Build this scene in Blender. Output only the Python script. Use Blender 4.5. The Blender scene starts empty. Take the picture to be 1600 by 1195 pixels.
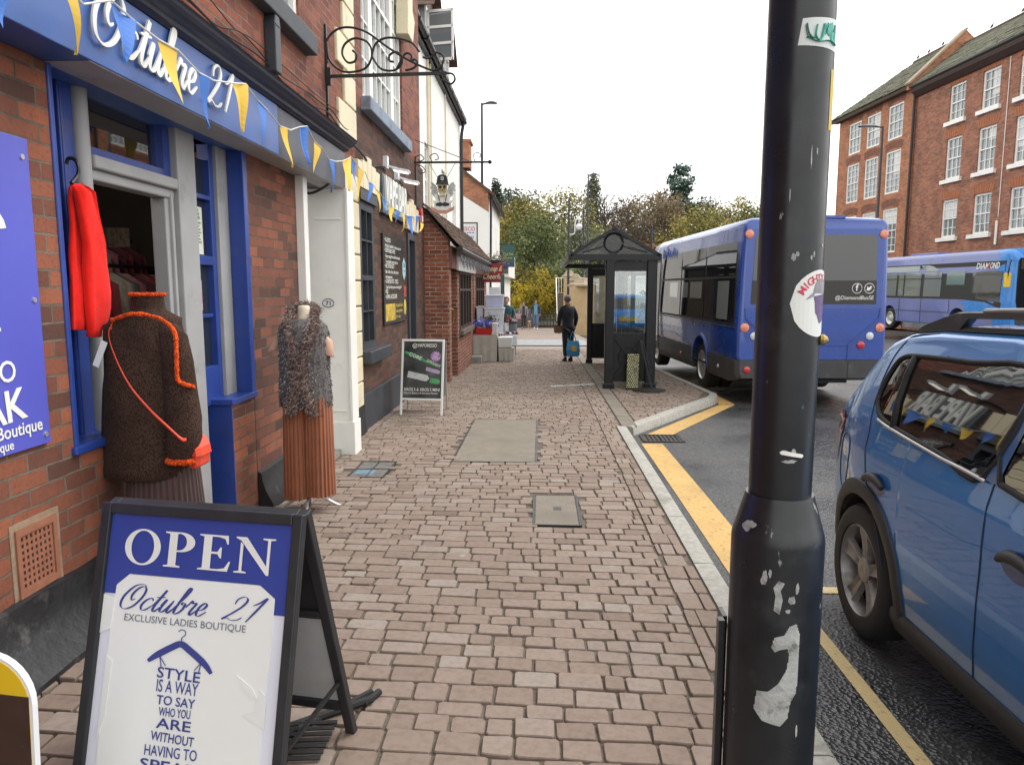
import bpy, bmesh, math, random
from mathutils import Vector, Matrix, noise as mnoise
S = bpy.context.scene
C = S.collection
PI = math.pi
R = math.radians
# ---------------------------------------------------------------- camera, sky, sun, exposure
EYE = 1.65
cam = bpy.data.objects.new("camera", bpy.data.cameras.new("camera")); C.objects.link(cam)
cam.location = (0, 0, EYE)
cam.rotation_euler = Vector((-0.0386, 0.9911, -0.1269)).to_track_quat('-Z', 'Y').to_euler()
cam.data.sensor_width = 36; cam.data.lens = 26.0
cam.data.clip_start = 0.05; cam.data.clip_end = 1500
S.camera = cam
W = bpy.data.worlds.new("World"); S.world = W; W.use_nodes = True
nt = W.node_tree; bg = nt.nodes['Background']
sky = nt.nodes.new('ShaderNodeTexSky'); sky.sky_type = 'NISHITA'; sky.sun_disc = False
SUN_EL, SUN_AZ = R(52), R(60)
sky.sun_elevation = SUN_EL; sky.sun_rotation = SUN_AZ
sky.air_density = 1.0; sky.dust_density = 4.0
hs = nt.nodes.new('ShaderNodeHueSaturation'); hs.inputs['Saturation'].default_value = 0.12
nt.links.new(sky.outputs[0], hs.inputs['Color'])
# the flat cloud cover: an even cloud layer mixed over the clear sky, with slow brighter and darker banks
tc = nt.nodes.new('ShaderNodeTexCoord'); nz = nt.nodes.new('ShaderNodeTexNoise')
nz.inputs['Scale'].default_value = 1.7; nz.inputs['Detail'].default_value = 5
nt.links.new(tc.outputs['Generated'], nz.inputs['Vector'])
cr = nt.nodes.new('ShaderNodeValToRGB')
cr.color_ramp.elements[0].position = .3; cr.color_ramp.elements[0].color = (9.0, 9.2, 9.2, 1)
cr.color_ramp.elements[1].position = .7; cr.color_ramp.elements[1].color = (11.8, 11.7, 11.4, 1)
nt.links.new(nz.outputs['Fac'], cr.inputs[0])
mx = nt.nodes.new('ShaderNodeMix'); mx.data_type = 'RGBA'; mx.inputs[0].default_value = 0.7
nt.links.new(hs.outputs[0], mx.inputs[6]); nt.links.new(cr.outputs[0], mx.inputs[7])
nt.links.new(mx.outputs[2], bg.inputs['Color']); bg.inputs['Strength'].default_value = 0.14
sun = bpy.data.objects.new("sun", bpy.data.lights.new("sun", 'SUN')); C.objects.link(sun)
sun.data.energy = 0.85; sun.data.angle = R(25); sun.data.color = (1, .96, .9)
sd = Vector((math.sin(SUN_AZ) * math.cos(SUN_EL), math.cos(SUN_AZ) * math.cos(SUN_EL), math.sin(SUN_EL)))
sun.rotation_euler = sd.to_track_quat('Z', 'Y').to_euler(); sun.location = (0, 0, 30)
S.view_settings.view_transform = 'Standard'; S.view_settings.look = 'None'
S.view_settings.gamma = 1; S.view_settings.exposure = 0.76

# ---------------------------------------------------------------- helpers
def lerp(x, xs, ys):
    if x <= xs[0]: return ys[0]
    for i in range(len(xs) - 1):
        if x <= xs[i + 1]:
            t = (x - xs[i]) / (xs[i + 1] - xs[i]); return ys[i] + t * (ys[i + 1] - ys[i])
    return ys[-1]
def smooth(x, xs, ys):
    if x <= xs[0]: return ys[0]
    for i in range(len(xs) - 1):
        if x <= xs[i + 1]:
            t = (x - xs[i]) / (xs[i + 1] - xs[i]); t = t * t * (3 - 2 * t); return ys[i] + t * (ys[i + 1] - ys[i])
    return ys[-1]
GY = [0, 6, 10, 14, 18, 25, 35, 45, 70, 120, 400]; GZ = [0, 0, -.04, -.09, -.16, -.32, -.57, -.82, -1.3, -1.6, -1.6]
def g(x, y):                                          # height of the pavement: the street falls away gently
    z = lerp(y, GY, GZ)
    if x < 1 and y < 6: z += .1 * min(1, (1 - x) / 3.1) * min(1, max(0, (6 - y) / 3))
    if x > 6: z += .022 * (min(x, 40) - 6) * min(1, max(0, y - 5) / 20)
    return z
ORG = {}
def T(name, label, cat, loc=(0, 0, 0), rotz=0, group=None, local=False):
    o = bpy.data.objects.new(name, None); C.objects.link(o); o.empty_display_size = .2
    o.location = loc; o.rotation_euler = (0, 0, rotz)
    o['label'] = label; o['category'] = cat
    if group: o['group'] = group
    M = Matrix.Translation(Vector(loc)) @ Matrix.Rotation(rotz, 4, 'Z')
    ORG[o.name] = None if local else M.inverted()
    return o
def tag(o, label, cat, group=None):
    o['label'] = label; o['category'] = cat
    if group: o['group'] = group
    return o
def dup(root, loc, label=None, rotz=None):
    r = root.copy(); C.objects.link(r); r.location = loc
    if rotz is not None: r.rotation_euler = (0, 0, rotz)
    if label: r['label'] = label
    for ch in list(root.children):
        c = ch.copy(); C.objects.link(c); c.parent = r
        for gch in ch.children:
            d = gch.copy(); C.objects.link(d); d.parent = c
    return r
class MB:
    def __init__(s): s.v = []; s.f = []; s.mi = []; s.k = 0; s.col = None
    def pts(s, P):
        n = len(s.v); s.v += [tuple(p) for p in P]; return n
    def face(s, *idx):
        s.f.append(tuple(idx)); s.mi.append(s.k)
    def poly(s, P):
        n = s.pts(P); s.face(*range(n, n + len(P))); return s
    def box(s, a, b):
        x0, x1 = sorted((a[0], b[0])); y0, y1 = sorted((a[1], b[1])); z0, z1 = sorted((a[2], b[2]))
        n = s.pts([(x0,y0,z0),(x1,y0,z0),(x1,y1,z0),(x0,y1,z0),(x0,y0,z1),(x1,y0,z1),(x1,y1,z1),(x0,y1,z1)])
        for q in ((0,3,2,1),(4,5,6,7),(0,1,5,4),(1,2,6,5),(2,3,7,6),(3,0,4,7)): s.face(*[n + i for i in q])
        return s
    def obox(s, o, u, v, w):                           # box from a corner and three edge vectors
        o, u, v, w = map(Vector, (o, u, v, w))
        n = s.pts([o, o+u, o+u+v, o+v, o+w, o+u+w, o+u+v+w, o+v+w])
        for q in ((0,3,2,1),(4,5,6,7),(0,1,5,4),(1,2,6,5),(2,3,7,6),(3,0,4,7)): s.face(*[n + i for i in q])
        return s
    def bar(s, a, b, w, h=None, up=(0, 0, 1)):
        a, b = Vector(a), Vector(b); d = (b - a); h = h or w
        if d.length < 1e-6: return s
        dn = d.normalized(); u = Vector(up)
        if abs(dn.dot(u)) > .98: u = Vector((1, 0, 0))
        r = dn.cross(u).normalized(); u = r.cross(dn).normalized()
        return s.obox(a - r * w / 2 - u * h / 2, r * w, d, u * h)
    def prism(s, P, fn, w0, w1):                       # outline P in (u,v), mapped by fn(u,v,w)
        n = len(P); a = s.pts([fn(u, v, w0) for u, v in P]); b = s.pts([fn(u, v, w1) for u, v in P])
        s.face(*[a + i for i in range(n)][::-1]); s.face(*[b + i for i in range(n)])
        for i in range(n): s.face(a + i, a + (i + 1) % n, b + (i + 1) % n, b + i)
        return s
    def loft(s, rings, closed=True, cap=True):
        ns = [s.pts(r) for r in rings]; m = len(rings[0])
        for j in range(len(rings) - 1):
            for i in range(m if closed else m - 1):
                k = (i + 1) % m; s.face(ns[j] + i, ns[j] + k, ns[j + 1] + k, ns[j + 1] + i)
        if cap and closed:
            s.face(*[ns[0] + i for i in range(m)][::-1]); s.face(*[ns[-1] + i for i in range(m)])
        return s
    def tube(s, P, r, n=8, flat=None):
        P = [Vector(p) for p in P]; rs = r if isinstance(r, (list, tuple)) else [r] * len(P); rings = []
        up = Vector((0, 0, 1))
        d0 = (P[1] - P[0]).normalized()
        if abs(d0.z) > .9: up = Vector((1, 0, 0))
        for i, p in enumerate(P):
            d = (P[min(i + 1, len(P) - 1)] - P[max(i - 1, 0)]).normalized()
            a = d.cross(up)
            if a.length < 1e-4: a = d.orthogonal()
            a.normalize(); b = a.cross(d).normalized(); up = b
            rings.append([p + (a * math.cos(t) + b * math.sin(t) * (flat or 1)) * rs[i] for t in [2 * PI * k / n for k in range(n)]])
        return s.loft(rings)
    def cyl(s, a, b, r, n=16, r2=None): return s.tube([a, b], [r, r if r2 is None else r2], n)
    def lathe(s, c, prof, n=24, ax=None, sx=1, sy=1, cap=True):
        c = Vector(c); rings = []
        for r, z in prof:
            rings.append([c + Vector((r * sx * math.cos(2*PI*k/n), r * sy * math.sin(2*PI*k/n), z)) for k in range(n)])
        if ax is not None:                             # axis other than z
            q = Vector((0, 0, 1)).rotation_difference(Vector(ax))
            rings = [[c + q @ (p - c) for p in r] for r in rings]
        return s.loft(rings, cap=cap)
    def ball(s, c, rx, ry=None, rz=None, n=12, m=8):
        ry = ry or rx; rz = rz or rx; c = Vector(c)
        return s.loft([[c + Vector((rx*math.sin(t)*math.cos(2*PI*k/n), ry*math.sin(t)*math.sin(2*PI*k/n), -rz*math.cos(t))) for k in range(n)] for t in [PI * max(.02, min(.98, j / m)) for j in range(m + 1)]])
    def build(s, name, mat, parent=None, smooth_=False, bevel=0, kind=None, auto=None, parts=None):
        me = bpy.data.meshes.new(name); o = bpy.data.objects.new(name, me); C.objects.link(o)
        V = s.v
        if parent is not None:
            inv = ORG.get(parent.name); ORG[o.name] = inv; o.parent = parent
            if inv is not None: V = [inv @ Vector(p) for p in V]
        me.from_pydata([tuple(p) for p in V], [], s.f)
        for m_ in (mat if isinstance(mat, (list, tuple)) else [mat]): me.materials.append(m_)
        if any(s.mi): me.polygons.foreach_set('material_index', s.mi)
        if smooth_ or auto:
            me.polygons.foreach_set('use_smooth', [True] * len(me.polygons))
            if auto: me.set_sharp_from_angle(angle=R(auto))
        if s.col:
            a = me.attributes.new('var', 'FLOAT', 'FACE'); a.data.foreach_set('value', s.col)
        if bevel:
            b = o.modifiers.new('bevel', 'BEVEL'); b.width = bevel; b.segments = 2; b.limit_method = 'ANGLE'; b.angle_limit = R(40)
        if kind: o['kind'] = kind
        me.update()
        return o
def catmull(P, n=8, closed=False):
    out = []; P = [Vector((p[0], p[1], p[2] if len(p) > 2 else 0)) for p in P]; m = len(P)
    for i in range(m if closed else m - 1):
        p0 = P[i - 1] if (closed or i) else P[0]; p1 = P[i]; p2 = P[(i + 1) % m]; p3 = P[(i + 2) % m] if (closed or i + 2 < m) else P[-1]
        for k in range(n):
            t = k / n
            out.append(.5 * ((2*p1) + (p2-p0)*t + (2*p0-5*p1+4*p2-p3)*t*t + (3*p1-p0-3*p2+p3)*t*t*t))
    if not closed: out.append(P[-1])
    return out
# ---------------------------------------------------------------- materials
def newmat(name):
    m = bpy.data.materials.new(name); m.use_nodes = True
    return m, m.node_tree, m.node_tree.nodes['Principled BSDF']
def nd(t, typ, **kw):
    n = t.nodes.new(typ)
    for k, v in kw.items(): setattr(n, k, v)
    return n
def ramp(t, src, stops):
    r = nd(t, 'ShaderNodeValToRGB'); e = r.color_ramp.elements
    while len(e) < len(stops): e.new(.5)
    for el, (p, c) in zip(e, stops):
        el.position = p; el.color = (c, c, c, 1) if isinstance(c, (int, float)) else (*c, 1)
    t.links.new(src, r.inputs[0]); return r.outputs[0]
def mixc(t, a, b, f, mode='MIX'):
    m = nd(t, 'ShaderNodeMix', data_type='RGBA', blend_type=mode)
    for i, v in ((0, f), (6, a), (7, b)):
        if isinstance(v, (int, float)): m.inputs[i].default_value = v
        elif isinstance(v, tuple): m.inputs[i].default_value = (*v, 1)
        else: t.links.new(v, m.inputs[i])
    return m.outputs[2]
def nzt(t, scale, detail=4, vec=None, rough=.6, stretch=None):
    n = nd(t, 'ShaderNodeTexNoise'); n.inputs['Scale'].default_value = scale; n.inputs['Detail'].default_value = detail; n.inputs['Roughness'].default_value = rough
    if vec is None: vec = nd(t, 'ShaderNodeTexCoord').outputs['Object']
    if stretch:
        mp = nd(t, 'ShaderNodeMapping'); mp.inputs['Scale'].default_value = stretch; t.links.new(vec, mp.inputs[0]); vec = mp.outputs[0]
    t.links.new(vec, n.inputs['Vector']); return n.outputs['Fac']
def bumpn(t, b, h, strength=.3, dist=.01):
    n = nd(t, 'ShaderNodeBump'); n.inputs['Strength'].default_value = strength; n.inputs['Distance'].default_value = dist
    t.links.new(h, n.inputs['Height']); t.links.new(n.outputs[0], b.inputs['Normal']); return n
MC = {}
def nzc(t): return nd(t, 'ShaderNodeTexCoord').outputs['Object']
def mat(name, col, rough=.6, metal=0, var=.25, vs=6, bump=0, bs=60, coat=0, dirt=None, spec=.5, sheen=0, stretch=None):
    if name in MC: return MC[name]
    m, t, b = newmat(name); MC[name] = m
    b.inputs['Roughness'].default_value = rough; b.inputs['Metallic'].default_value = metal
    b.inputs['Coat Weight'].default_value = coat; b.inputs['Coat Roughness'].default_value = .04
    b.inputs['Specular IOR Level'].default_value = spec; b.inputs['Sheen Weight'].default_value = sheen
    n = nzt(t, vs, 5, stretch=stretch)
    lo = tuple(c * (1 - var) for c in col); hi = tuple(min(1, c * (1 + var * .8)) for c in col)
    c = ramp(t, n, [(.25, lo), (.75, hi)])
    if dirt:
        dn = nzt(t, dirt[1], 6)
        c = mixc(t, c, dirt[0], ramp(t, dn, [(dirt[2], 0), (dirt[2] + .12, dirt[3] if len(dirt) > 3 else 1)]))
    t.links.new(c, b.inputs['Base Color'])
    rr = nd(t, 'ShaderNodeMapRange'); rr.inputs[3].default_value = max(0, rough - .1); rr.inputs[4].default_value = min(1, rough + .1)
    t.links.new(n, rr.inputs[0]); t.links.new(rr.outputs[0], b.inputs['Roughness'])
    if bump: bumpn(t, b, nzt(t, bs, 4), bump, .01)
    return m
def wall_uv(t):
    tcn = nd(t, 'ShaderNodeTexCoord'); sp = nd(t, 'ShaderNodeSeparateXYZ'); t.links.new(tcn.outputs['Object'], sp.inputs[0])
    ge = nd(t, 'ShaderNodeNewGeometry'); sn = nd(t, 'ShaderNodeSeparateXYZ'); t.links.new(ge.outputs['True Normal'], sn.inputs[0])
    ab = nd(t, 'ShaderNodeMath', operation='ABSOLUTE'); t.links.new(sn.outputs[0], ab.inputs[0])
    gt = nd(t, 'ShaderNodeMath', operation='GREATER_THAN'); gt.inputs[1].default_value = .7; t.links.new(ab.outputs[0], gt.inputs[0])
    mxn = nd(t, 'ShaderNodeMix', data_type='FLOAT'); t.links.new(gt.outputs[0], mxn.inputs[0]); t.links.new(sp.outputs[0], mxn.inputs[2]); t.links.new(sp.outputs[1], mxn.inputs[3])
    cb = nd(t, 'ShaderNodeCombineXYZ'); t.links.new(mxn.outputs[0], cb.inputs[0]); t.links.new(sp.outputs[2], cb.inputs[1])
    return cb.outputs[0]
def brick(name, stops, mortar, bw=.225, rh=.075, ms=.007, bump=.5, weather=.35, msm=.15, dirtcol=(.05, .04, .035)):
    m, t, b = newmat(name); b.inputs['Roughness'].default_value = .85; b.inputs['Specular IOR Level'].default_value = .25
    uv = wall_uv(t)
    nn = nd(t, 'ShaderNodeTexNoise'); nn.inputs['Scale'].default_value = 14; t.links.new(uv, nn.inputs['Vector'])
    sb = nd(t, 'ShaderNodeVectorMath', operation='SUBTRACT'); sb.inputs[1].default_value = (.5, .5, .5); t.links.new(nn.outputs['Color'], sb.inputs[0])
    sc = nd(t, 'ShaderNodeVectorMath', operation='SCALE'); sc.inputs['Scale'].default_value = .012; t.links.new(sb.outputs[0], sc.inputs[0])
    ad = nd(t, 'ShaderNodeVectorMath', operation='ADD'); t.links.new(uv, ad.inputs[0]); t.links.new(sc.outputs[0], ad.inputs[1])
    br = nd(t, 'ShaderNodeTexBrick'); t.links.new(ad.outputs[0], br.inputs['Vector'])
    br.inputs['Color1'].default_value = (0, 0, 0, 1); br.inputs['Color2'].default_value = (1, 1, 1, 1); br.inputs['Mortar'].default_value = (.5, .5, .5, 1)
    br.inputs['Scale'].default_value = 1; br.inputs['Mortar Size'].default_value = ms; br.inputs['Mortar Smooth'].default_value = msm
    br.inputs['Brick Width'].default_value = bw; br.inputs['Row Height'].default_value = rh
    bc = ramp(t, br.outputs['Color'], stops)
    fine = nzt(t, 55, 5); big = nzt(t, 1.3, 5)
    bc = mixc(t, bc, dirtcol, ramp(t, fine, [(.52, 0), (.75, .55)]))
    bc = mixc(t, bc, dirtcol, ramp(t, big, [(.45, 0), (.7, weather)]))
    mo = mixc(t, mortar, tuple(c * .45 for c in mortar), ramp(t, nzt(t, 5, 4), [(.35, 0), (.65, 1)]))
    c = mixc(t, bc, mo, br.outputs['Fac'])
    t.links.new(c, b.inputs['Base Color'])
    h = nd(t, 'ShaderNodeMath', operation='MULTIPLY_ADD'); h.inputs[1].default_value = -1.0
    t.links.new(br.outputs['Fac'], h.inputs[0]); h2 = nd(t, 'ShaderNodeMath', operation='MULTIPLY'); h2.inputs[1].default_value = .35
    t.links.new(fine, h2.inputs[0]); t.links.new(h2.outputs[0], h.inputs[2])
    bumpn(t, b, h.outputs[0], bump, .012)
    return m
def glassm(name, col=(.02, .025, .03), rough=.03, alpha=1.0, spec=.8, coat=.5):
    m, t, b = newmat(name); b.inputs['Base Color'].default_value = (*col, 1); b.inputs['Roughness'].default_value = rough
    b.inputs['Specular IOR Level'].default_value = spec; b.inputs['Coat Weight'].default_value = coat; b.inputs['Coat Roughness'].default_value = .01
    b.inputs['Alpha'].default_value = alpha
    bumpn(t, b, nzt(t, 2.5, 2), .02, .02)
    return m
def pane(name, tint=(.85, .9, .9), refl=.12, gcol=1.0):            # clear pane: mostly see-through, mirror at glancing angles
    m, t, b = newmat(name); t.nodes.remove(b)
    tr = nd(t, 'ShaderNodeBsdfTransparent'); tr.inputs[0].default_value = (*tint, 1)
    gl = nd(t, 'ShaderNodeBsdfGlossy'); gl.inputs['Roughness'].default_value = .02; gl.inputs['Color'].default_value = (gcol, gcol, gcol, 1)
    fr = nd(t, 'ShaderNodeFresnel'); fr.inputs[0].default_value = 1.5
    ad = nd(t, 'ShaderNodeMath', operation='ADD'); ad.inputs[1].default_value = refl; ad.use_clamp = True; t.links.new(fr.outputs[0], ad.inputs[0])
    mx_ = nd(t, 'ShaderNodeMixShader'); t.links.new(ad.outputs[0], mx_.inputs[0]); t.links.new(tr.outputs[0], mx_.inputs[1]); t.links.new(gl.outputs[0], mx_.inputs[2])
    t.links.new(mx_.outputs[0], t.nodes['Material Output'].inputs[0]); return m
def varmat(name, stops, rough=.8, noise_s=40, bump=.3, nmix=.5, spec=.3, trans=0, spots=None):    # colour by the per-face attribute 'var'
    m, t, b = newmat(name); b.inputs['Roughness'].default_value = rough; b.inputs['Specular IOR Level'].default_value = spec
    at_ = nd(t, 'ShaderNodeAttribute', attribute_name='var'); c = ramp(t, at_.outputs['Fac'], stops)
    if nmix:
        f = nzt(t, noise_s, 5); c = mixc(t, c, mixc(t, c, (.35, .3, .28), 1., 'MULTIPLY'), ramp(t, f, [(.42, 0), (.72, nmix)]))
        c = mixc(t, c, (.055, .05, .045), ramp(t, nzt(t, .9, 6), [(.52, 0), (.74, .26)]))
        if bump: bumpn(t, b, f, bump, .004)
    if spots:
        vv = nd(t, 'ShaderNodeTexVoronoi'); vv.inputs['Scale'].default_value = 2.6; t.links.new(nzc(t), vv.inputs['Vector']); c = mixc(t, c, spots, ramp(t, vv.outputs['Distance'], [(.035, .75), (.055, 0)]))
    t.links.new(c, b.inputs['Base Color'])
    if trans:
        b.inputs['Subsurface Weight'].default_value = 0
        tl = nd(t, 'ShaderNodeBsdfTranslucent'); t.links.new(c, tl.inputs[0]); mxx = nd(t, 'ShaderNodeMixShader'); mxx.inputs[0].default_value = trans
        t.links.new(b.outputs[0], mxx.inputs[1]); t.links.new(tl.outputs[0], mxx.inputs[2]); t.links.new(mxx.outputs[0], t.nodes['Material Output'].inputs[0])
    return m
# ---------------------------------------------------------------- lettering
def frame(o, r, u, n):                                   # returns map (x,y,w) -> world for a flat panel
    o, r, u, n = Vector(o), Vector(r).normalized(), Vector(u).normalized(), Vector(n).normalized()
    return lambda x, y, w=0: o + r * x + u * y + n * w
def text(body, fr, x, y, h, mat_, parent, name='lettering', w=None, depth=.001, lift=.002, shear=0, bold=0, align='LEFT', rot=0, mb=None, arc=None):
    cu = bpy.data.curves.new('t', 'FONT'); cu.body = body; cu.size = 1.4; cu.shear = 0; cu.extrude = .02; cu.offset = bold; cu.resolution_u = 3
    ob = bpy.data.objects.new('t', cu); C.objects.link(ob)
    dg = bpy.context.evaluated_depsgraph_get(); me = bpy.data.meshes.new_from_object(ob.evaluated_get(dg))
    vs = [v.co.copy() for v in me.vertices]; fs = [tuple(p.vertices) for p in me.polygons]
    bpy.data.objects.remove(ob); bpy.data.curves.remove(cu); bpy.data.meshes.remove(me)
    if not vs: return
    x0 = min(v.x for v in vs); x1 = max(v.x for v in vs)
    sx = (w / (x1 - x0)) if w else h
    ca, sa = math.cos(rot), math.sin(rot)
    own = mb is None; B = mb or MB(); n0 = len(B.v)
    ox = {'LEFT': 0, 'CENTER': -.5, 'RIGHT': -1}[align] * (x1 - x0) * sx
    for v in vs:
        X = (v.x - x0) * sx + ox + v.y * h * shear; Y = v.y * h; Z = lift + (depth if v.z > 0 else 0)
        if arc:
            th = X / arc; X, Y = math.sin(th) * (arc + Y), math.cos(th) * (arc + Y) - arc
        X, Y = X * ca - Y * sa, X * sa + Y * ca
        B.v.append(tuple(fr(x + X, y + Y, Z)))
    for f in fs: B.f.append(tuple(i + n0 for i in f)); B.mi.append(B.k)
    if own: return B.build(name, mat_, parent)
SCR = {  # pen strokes of the script letters: (advance, [strokes])
 'O': (.78, [[(.64,.9),(.5,1.0),(.22,.9),(.03,.5),(.08,.14),(.3,.0),(.55,.14),(.7,.48),(.7,.78),(.55,.92),(.38,.8),(.3,.55),(.38,.36),(.48,.42)]]),
 'c': (.4, [[(.38,.4),(.3,.5),(.14,.42),(.06,.2),(.14,.03),(.28,.04),(.44,.22)]]),
 't': (.32, [[(.04,.2),(.16,.45),(.27,.85),(.14,.25),(.15,.04),(.24,.02),(.36,.2)], [(.04,.55),(.36,.58)]]),
 'u': (.5, [[(.02,.25),(.13,.5),(.07,.14),(.13,.01),(.26,.1),(.4,.48)], [(.4,.48),(.33,.12),(.4,.0),(.54,.2)]]),
 'b': (.42, [[(.02,.2),(.2,.6),(.28,.95),(.2,.98),(.12,.5),(.1,.08),(.2,.0),(.34,.14),(.36,.38),(.26,.44),(.24,.36),(.44,.36)]]),
 'r': (.4, [[(.02,.28),(.13,.54),(.18,.44),(.32,.46),(.24,.14),(.3,.0),(.44,.2)]]),
 'e': (.38, [[(.02,.18),(.24,.26),(.3,.42),(.2,.5),(.08,.32),(.1,.06),(.22,.0),(.4,.18)]]),
 '2': (.62, [[(.12,.66),(.12,.86),(.28,.97),(.42,.84),(.38,.58),(.2,.28),(.02,.04),(.14,.1),(.32,.02),(.5,.06),(.58,.16)]]),
 '1': (.4, [[(.06,.66),(.2,.78),(.34,.98),(.27,.55),(.16,.0)]]),
 ' ': (.28, []),
}
def script(body, fr, x, y, h, w, mat_, parent, pen=.06, thin=.25, slant=.28, depth=.002, lift=.002, name='lettering'):
    B = MB(); adv = sum(SCR[c][0] for c in body); sx = w / (adv + slant * .7); cx = 0; k = 0
    for c in body:
        for st in SCR[c][1]:
            P = catmull([(p[0] + cx + p[1] * slant, p[1]) for p in st], 7)
            P = [Vector((p.x * sx, p.y * h, 0)) for p in P]
            L, Rr = [], []
            for i, p in enumerate(P):
                d = (P[min(i + 1, len(P) - 1)] - P[max(i - 1, 0)]); d.normalize()
                down = abs(d.y * .95 + d.x * .3)
                t = i / (len(P) - 1); wd = pen * h * (thin + (1 - thin) * down ** 1.6) * (.45 + .55 * min(1, 6 * t, 6 * (1 - t)))
                nn = Vector((-d.y, d.x, 0)); L.append(p + nn * wd / 2); Rr.append(p - nn * wd / 2)
            k += 1; z0 = lift; z1 = lift + depth + (k % 5) * .0002
            zq = lambda i: z1 + max(.0006, depth * .12) * i / len(P)
            rings = [[fr(x + a.x, y + a.y, z0 + (zq(i) - z1) * .5), fr(x + a.x, y + a.y, zq(i)), fr(x + b.x, y + b.y, zq(i)), fr(x + b.x, y + b.y, z0 + (zq(i) - z1) * .5)] for i, (a, b) in enumerate(zip(L, Rr))]
            B.loft(rings)
        cx += SCR[c][0]
    return B.build(name, mat_, parent)
def serif_letter(c):                                     # outline polygons of a Roman capital, unit height
    el = lambda cx, cy, rx, ry, a0, a1, n: [(cx + rx * math.cos(a0 + (a1 - a0) * i / n), cy + ry * math.sin(a0 + (a1 - a0) * i / n)) for i in range(n + 1)]
    if c == 'O':
        return 1.0, [[('ring', el(.48, .5, .46, .52, 0, 2 * PI, 40), el(.48, .5, .29, .47, 0, 2 * PI, 40))]]
    if c == 'P':
        return .82, [[(0,0),(.42,0),(.42,.04),(.31,.06),(.31,.94),(.11,.94),(.11,.06),(0,.04)], [(0,1),(0,.96),(.11,.94),(.31,.94),(.42,1)],
                     [('ring', el(.4, .72, .36, .28, -PI/2, PI/2, 20), el(.36, .72, .19, .235, -PI/2, PI/2, 20))], [(.31,.44),(.4,.44),(.36,.485),(.31,.485)], [(.31,.955),(.36,.955),(.42,1),(.34,1)]]
    if c == 'E':
        return .86, [[(0,0),(.31,.05),(.31,.95),(0,1),(0,.965),(.11,.94),(.11,.06),(0,.035)], [(.0,0),(.74,0),(.8,.28),(.76,.28),(.66,.09),(.5,.05),(.31,.05)],
                     [(0,1),(.31,.95),(.48,.95),(.64,.9),(.69,.76),(.73,.76),(.71,1)], [(.31,.47),(.47,.47),(.53,.36),(.57,.36),(.57,.66),(.53,.66),(.47,.53),(.31,.53)]]
    if c == 'N':
        return 1.0, [[(0,0),(.3,0),(.3,.035),(.19,.06),(.19,.8),(.12,.86),(.12,.06),(0,.035)], [(0,1),(0,.965),(.12,.9),(.78,-.02),(.84,-.02),(.84,.12),(.26,1)],
                     [(.84,.12),(.84,.94),(.96,.965),(.96,1),(.65,1),(.65,.965),(.77,.94),(.77,.2)]]
def serif(body, fr, x, y, h, w, mat_, parent, name='lettering', lift=.002):
    B = MB(); tot = sum(serif_letter(c)[0] + .04 for c in body); sx = w / tot; cx = 0; k = 0
    for c in body:
        a, polys = serif_letter(c)
        for P in polys:
            k += 1; z = lift + (k % 6) * .0003
            m = lambda q: fr(x + (q[0] + cx) * sx, y + q[1] * h, z)
            if P[0][0] == 'ring':
                o, i_ = P[0][1], P[0][2]
                for j in range(len(o) - 1): B.poly([m(o[j]), m(o[j+1]), m(i_[j+1]), m(i_[j])])
            else: B.poly([m(q) for q in P])
        cx += a + .04
    return B.build(name, mat_, parent)
# ---------------------------------------------------------------- shared materials
M_brick_near = brick('old_red_brick', [(0, (.10, .048, .037)), (.15, (.17, .062, .042)), (.5, (.25, .085, .05)), (1, (.36, .12, .062))], (.19, .155, .12), ms=.0055, weather=.55, bump=.8)
M_brick_mid = brick('weathered_brown_brick', [(0, (.075, .04, .032)), (.25, (.13, .055, .04)), (.6, (.19, .07, .045)), (1, (.27, .095, .055))], (.13, .105, .085), ms=.005, weather=.5, bump=.8)
M_brick_dark = brick('sooty_brick', [(0, (.055, .032, .028)), (.5, (.10, .048, .036)), (1, (.15, .062, .042))], (.10, .085, .07), weather=.3, bump=.6)
M_brick_red = brick('plum_brick', [(0, (.15, .05, .036)), (.5, (.24, .075, .048)), (1, (.30, .10, .06))], (.22, .17, .14), weather=.3, bump=.6)
M_brick_new = brick('smooth_orange_brick', [(0, (.17, .05, .032)), (.5, (.25, .078, .042)), (1, (.31, .10, .055))], (.36, .29, .24), ms=.01, weather=.15, bump=.5)
M_brick_far = brick('terrace_brick', [(0, (.25, .10, .065)), (.5, (.37, .145, .088)), (1, (.44, .19, .12))], (.30, .22, .17), ms=.008, weather=.5)
M_brick_far2 = brick('orange_terrace_brick', [(0, (.33, .12, .062)), (.5, (.46, .175, .09)), (1, (.52, .21, .115))], (.36, .26, .18), ms=.008, weather=.4)
M_blue = mat('shop_blue_paint', (.022, .055, .27), .35, var=.25, vs=3, bump=.15, bs=25, dirt=((.05, .07, .14), 4, .55, .5))
M_fasc = mat('fascia_blue_paint', (.045, .11, .34), .4, var=.18, vs=2, bump=.05, dirt=((.03, .05, .14), 3, .55, .5))
M_navy = mat('dark_navy_paint', (.012, .016, .04), .4, var=.4, vs=3, dirt=((.12, .11, .09), 9, .62, .4))
M_slate = mat('slate_grey_paint', (.035, .04, .05), .5, var=.3, vs=4, bump=.1)
M_grey = mat('pale_grey_paint', (.33, .33, .33), .5, var=.12, vs=4, bump=.1, bs=30, dirt=((.12, .11, .1), 3, .6, .4))
M_white = mat('white_gloss_paint', (.80, .79, .75), .4, var=.06, vs=4, bump=.08, bs=30, dirt=((.35, .33, .28), 3, .62, .45))
M_cream = mat('cream_paint', (.68, .60, .42), .6, var=.1, vs=4, bump=.25, bs=30, dirt=((.28, .25, .19), 5, .6, .5))
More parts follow.
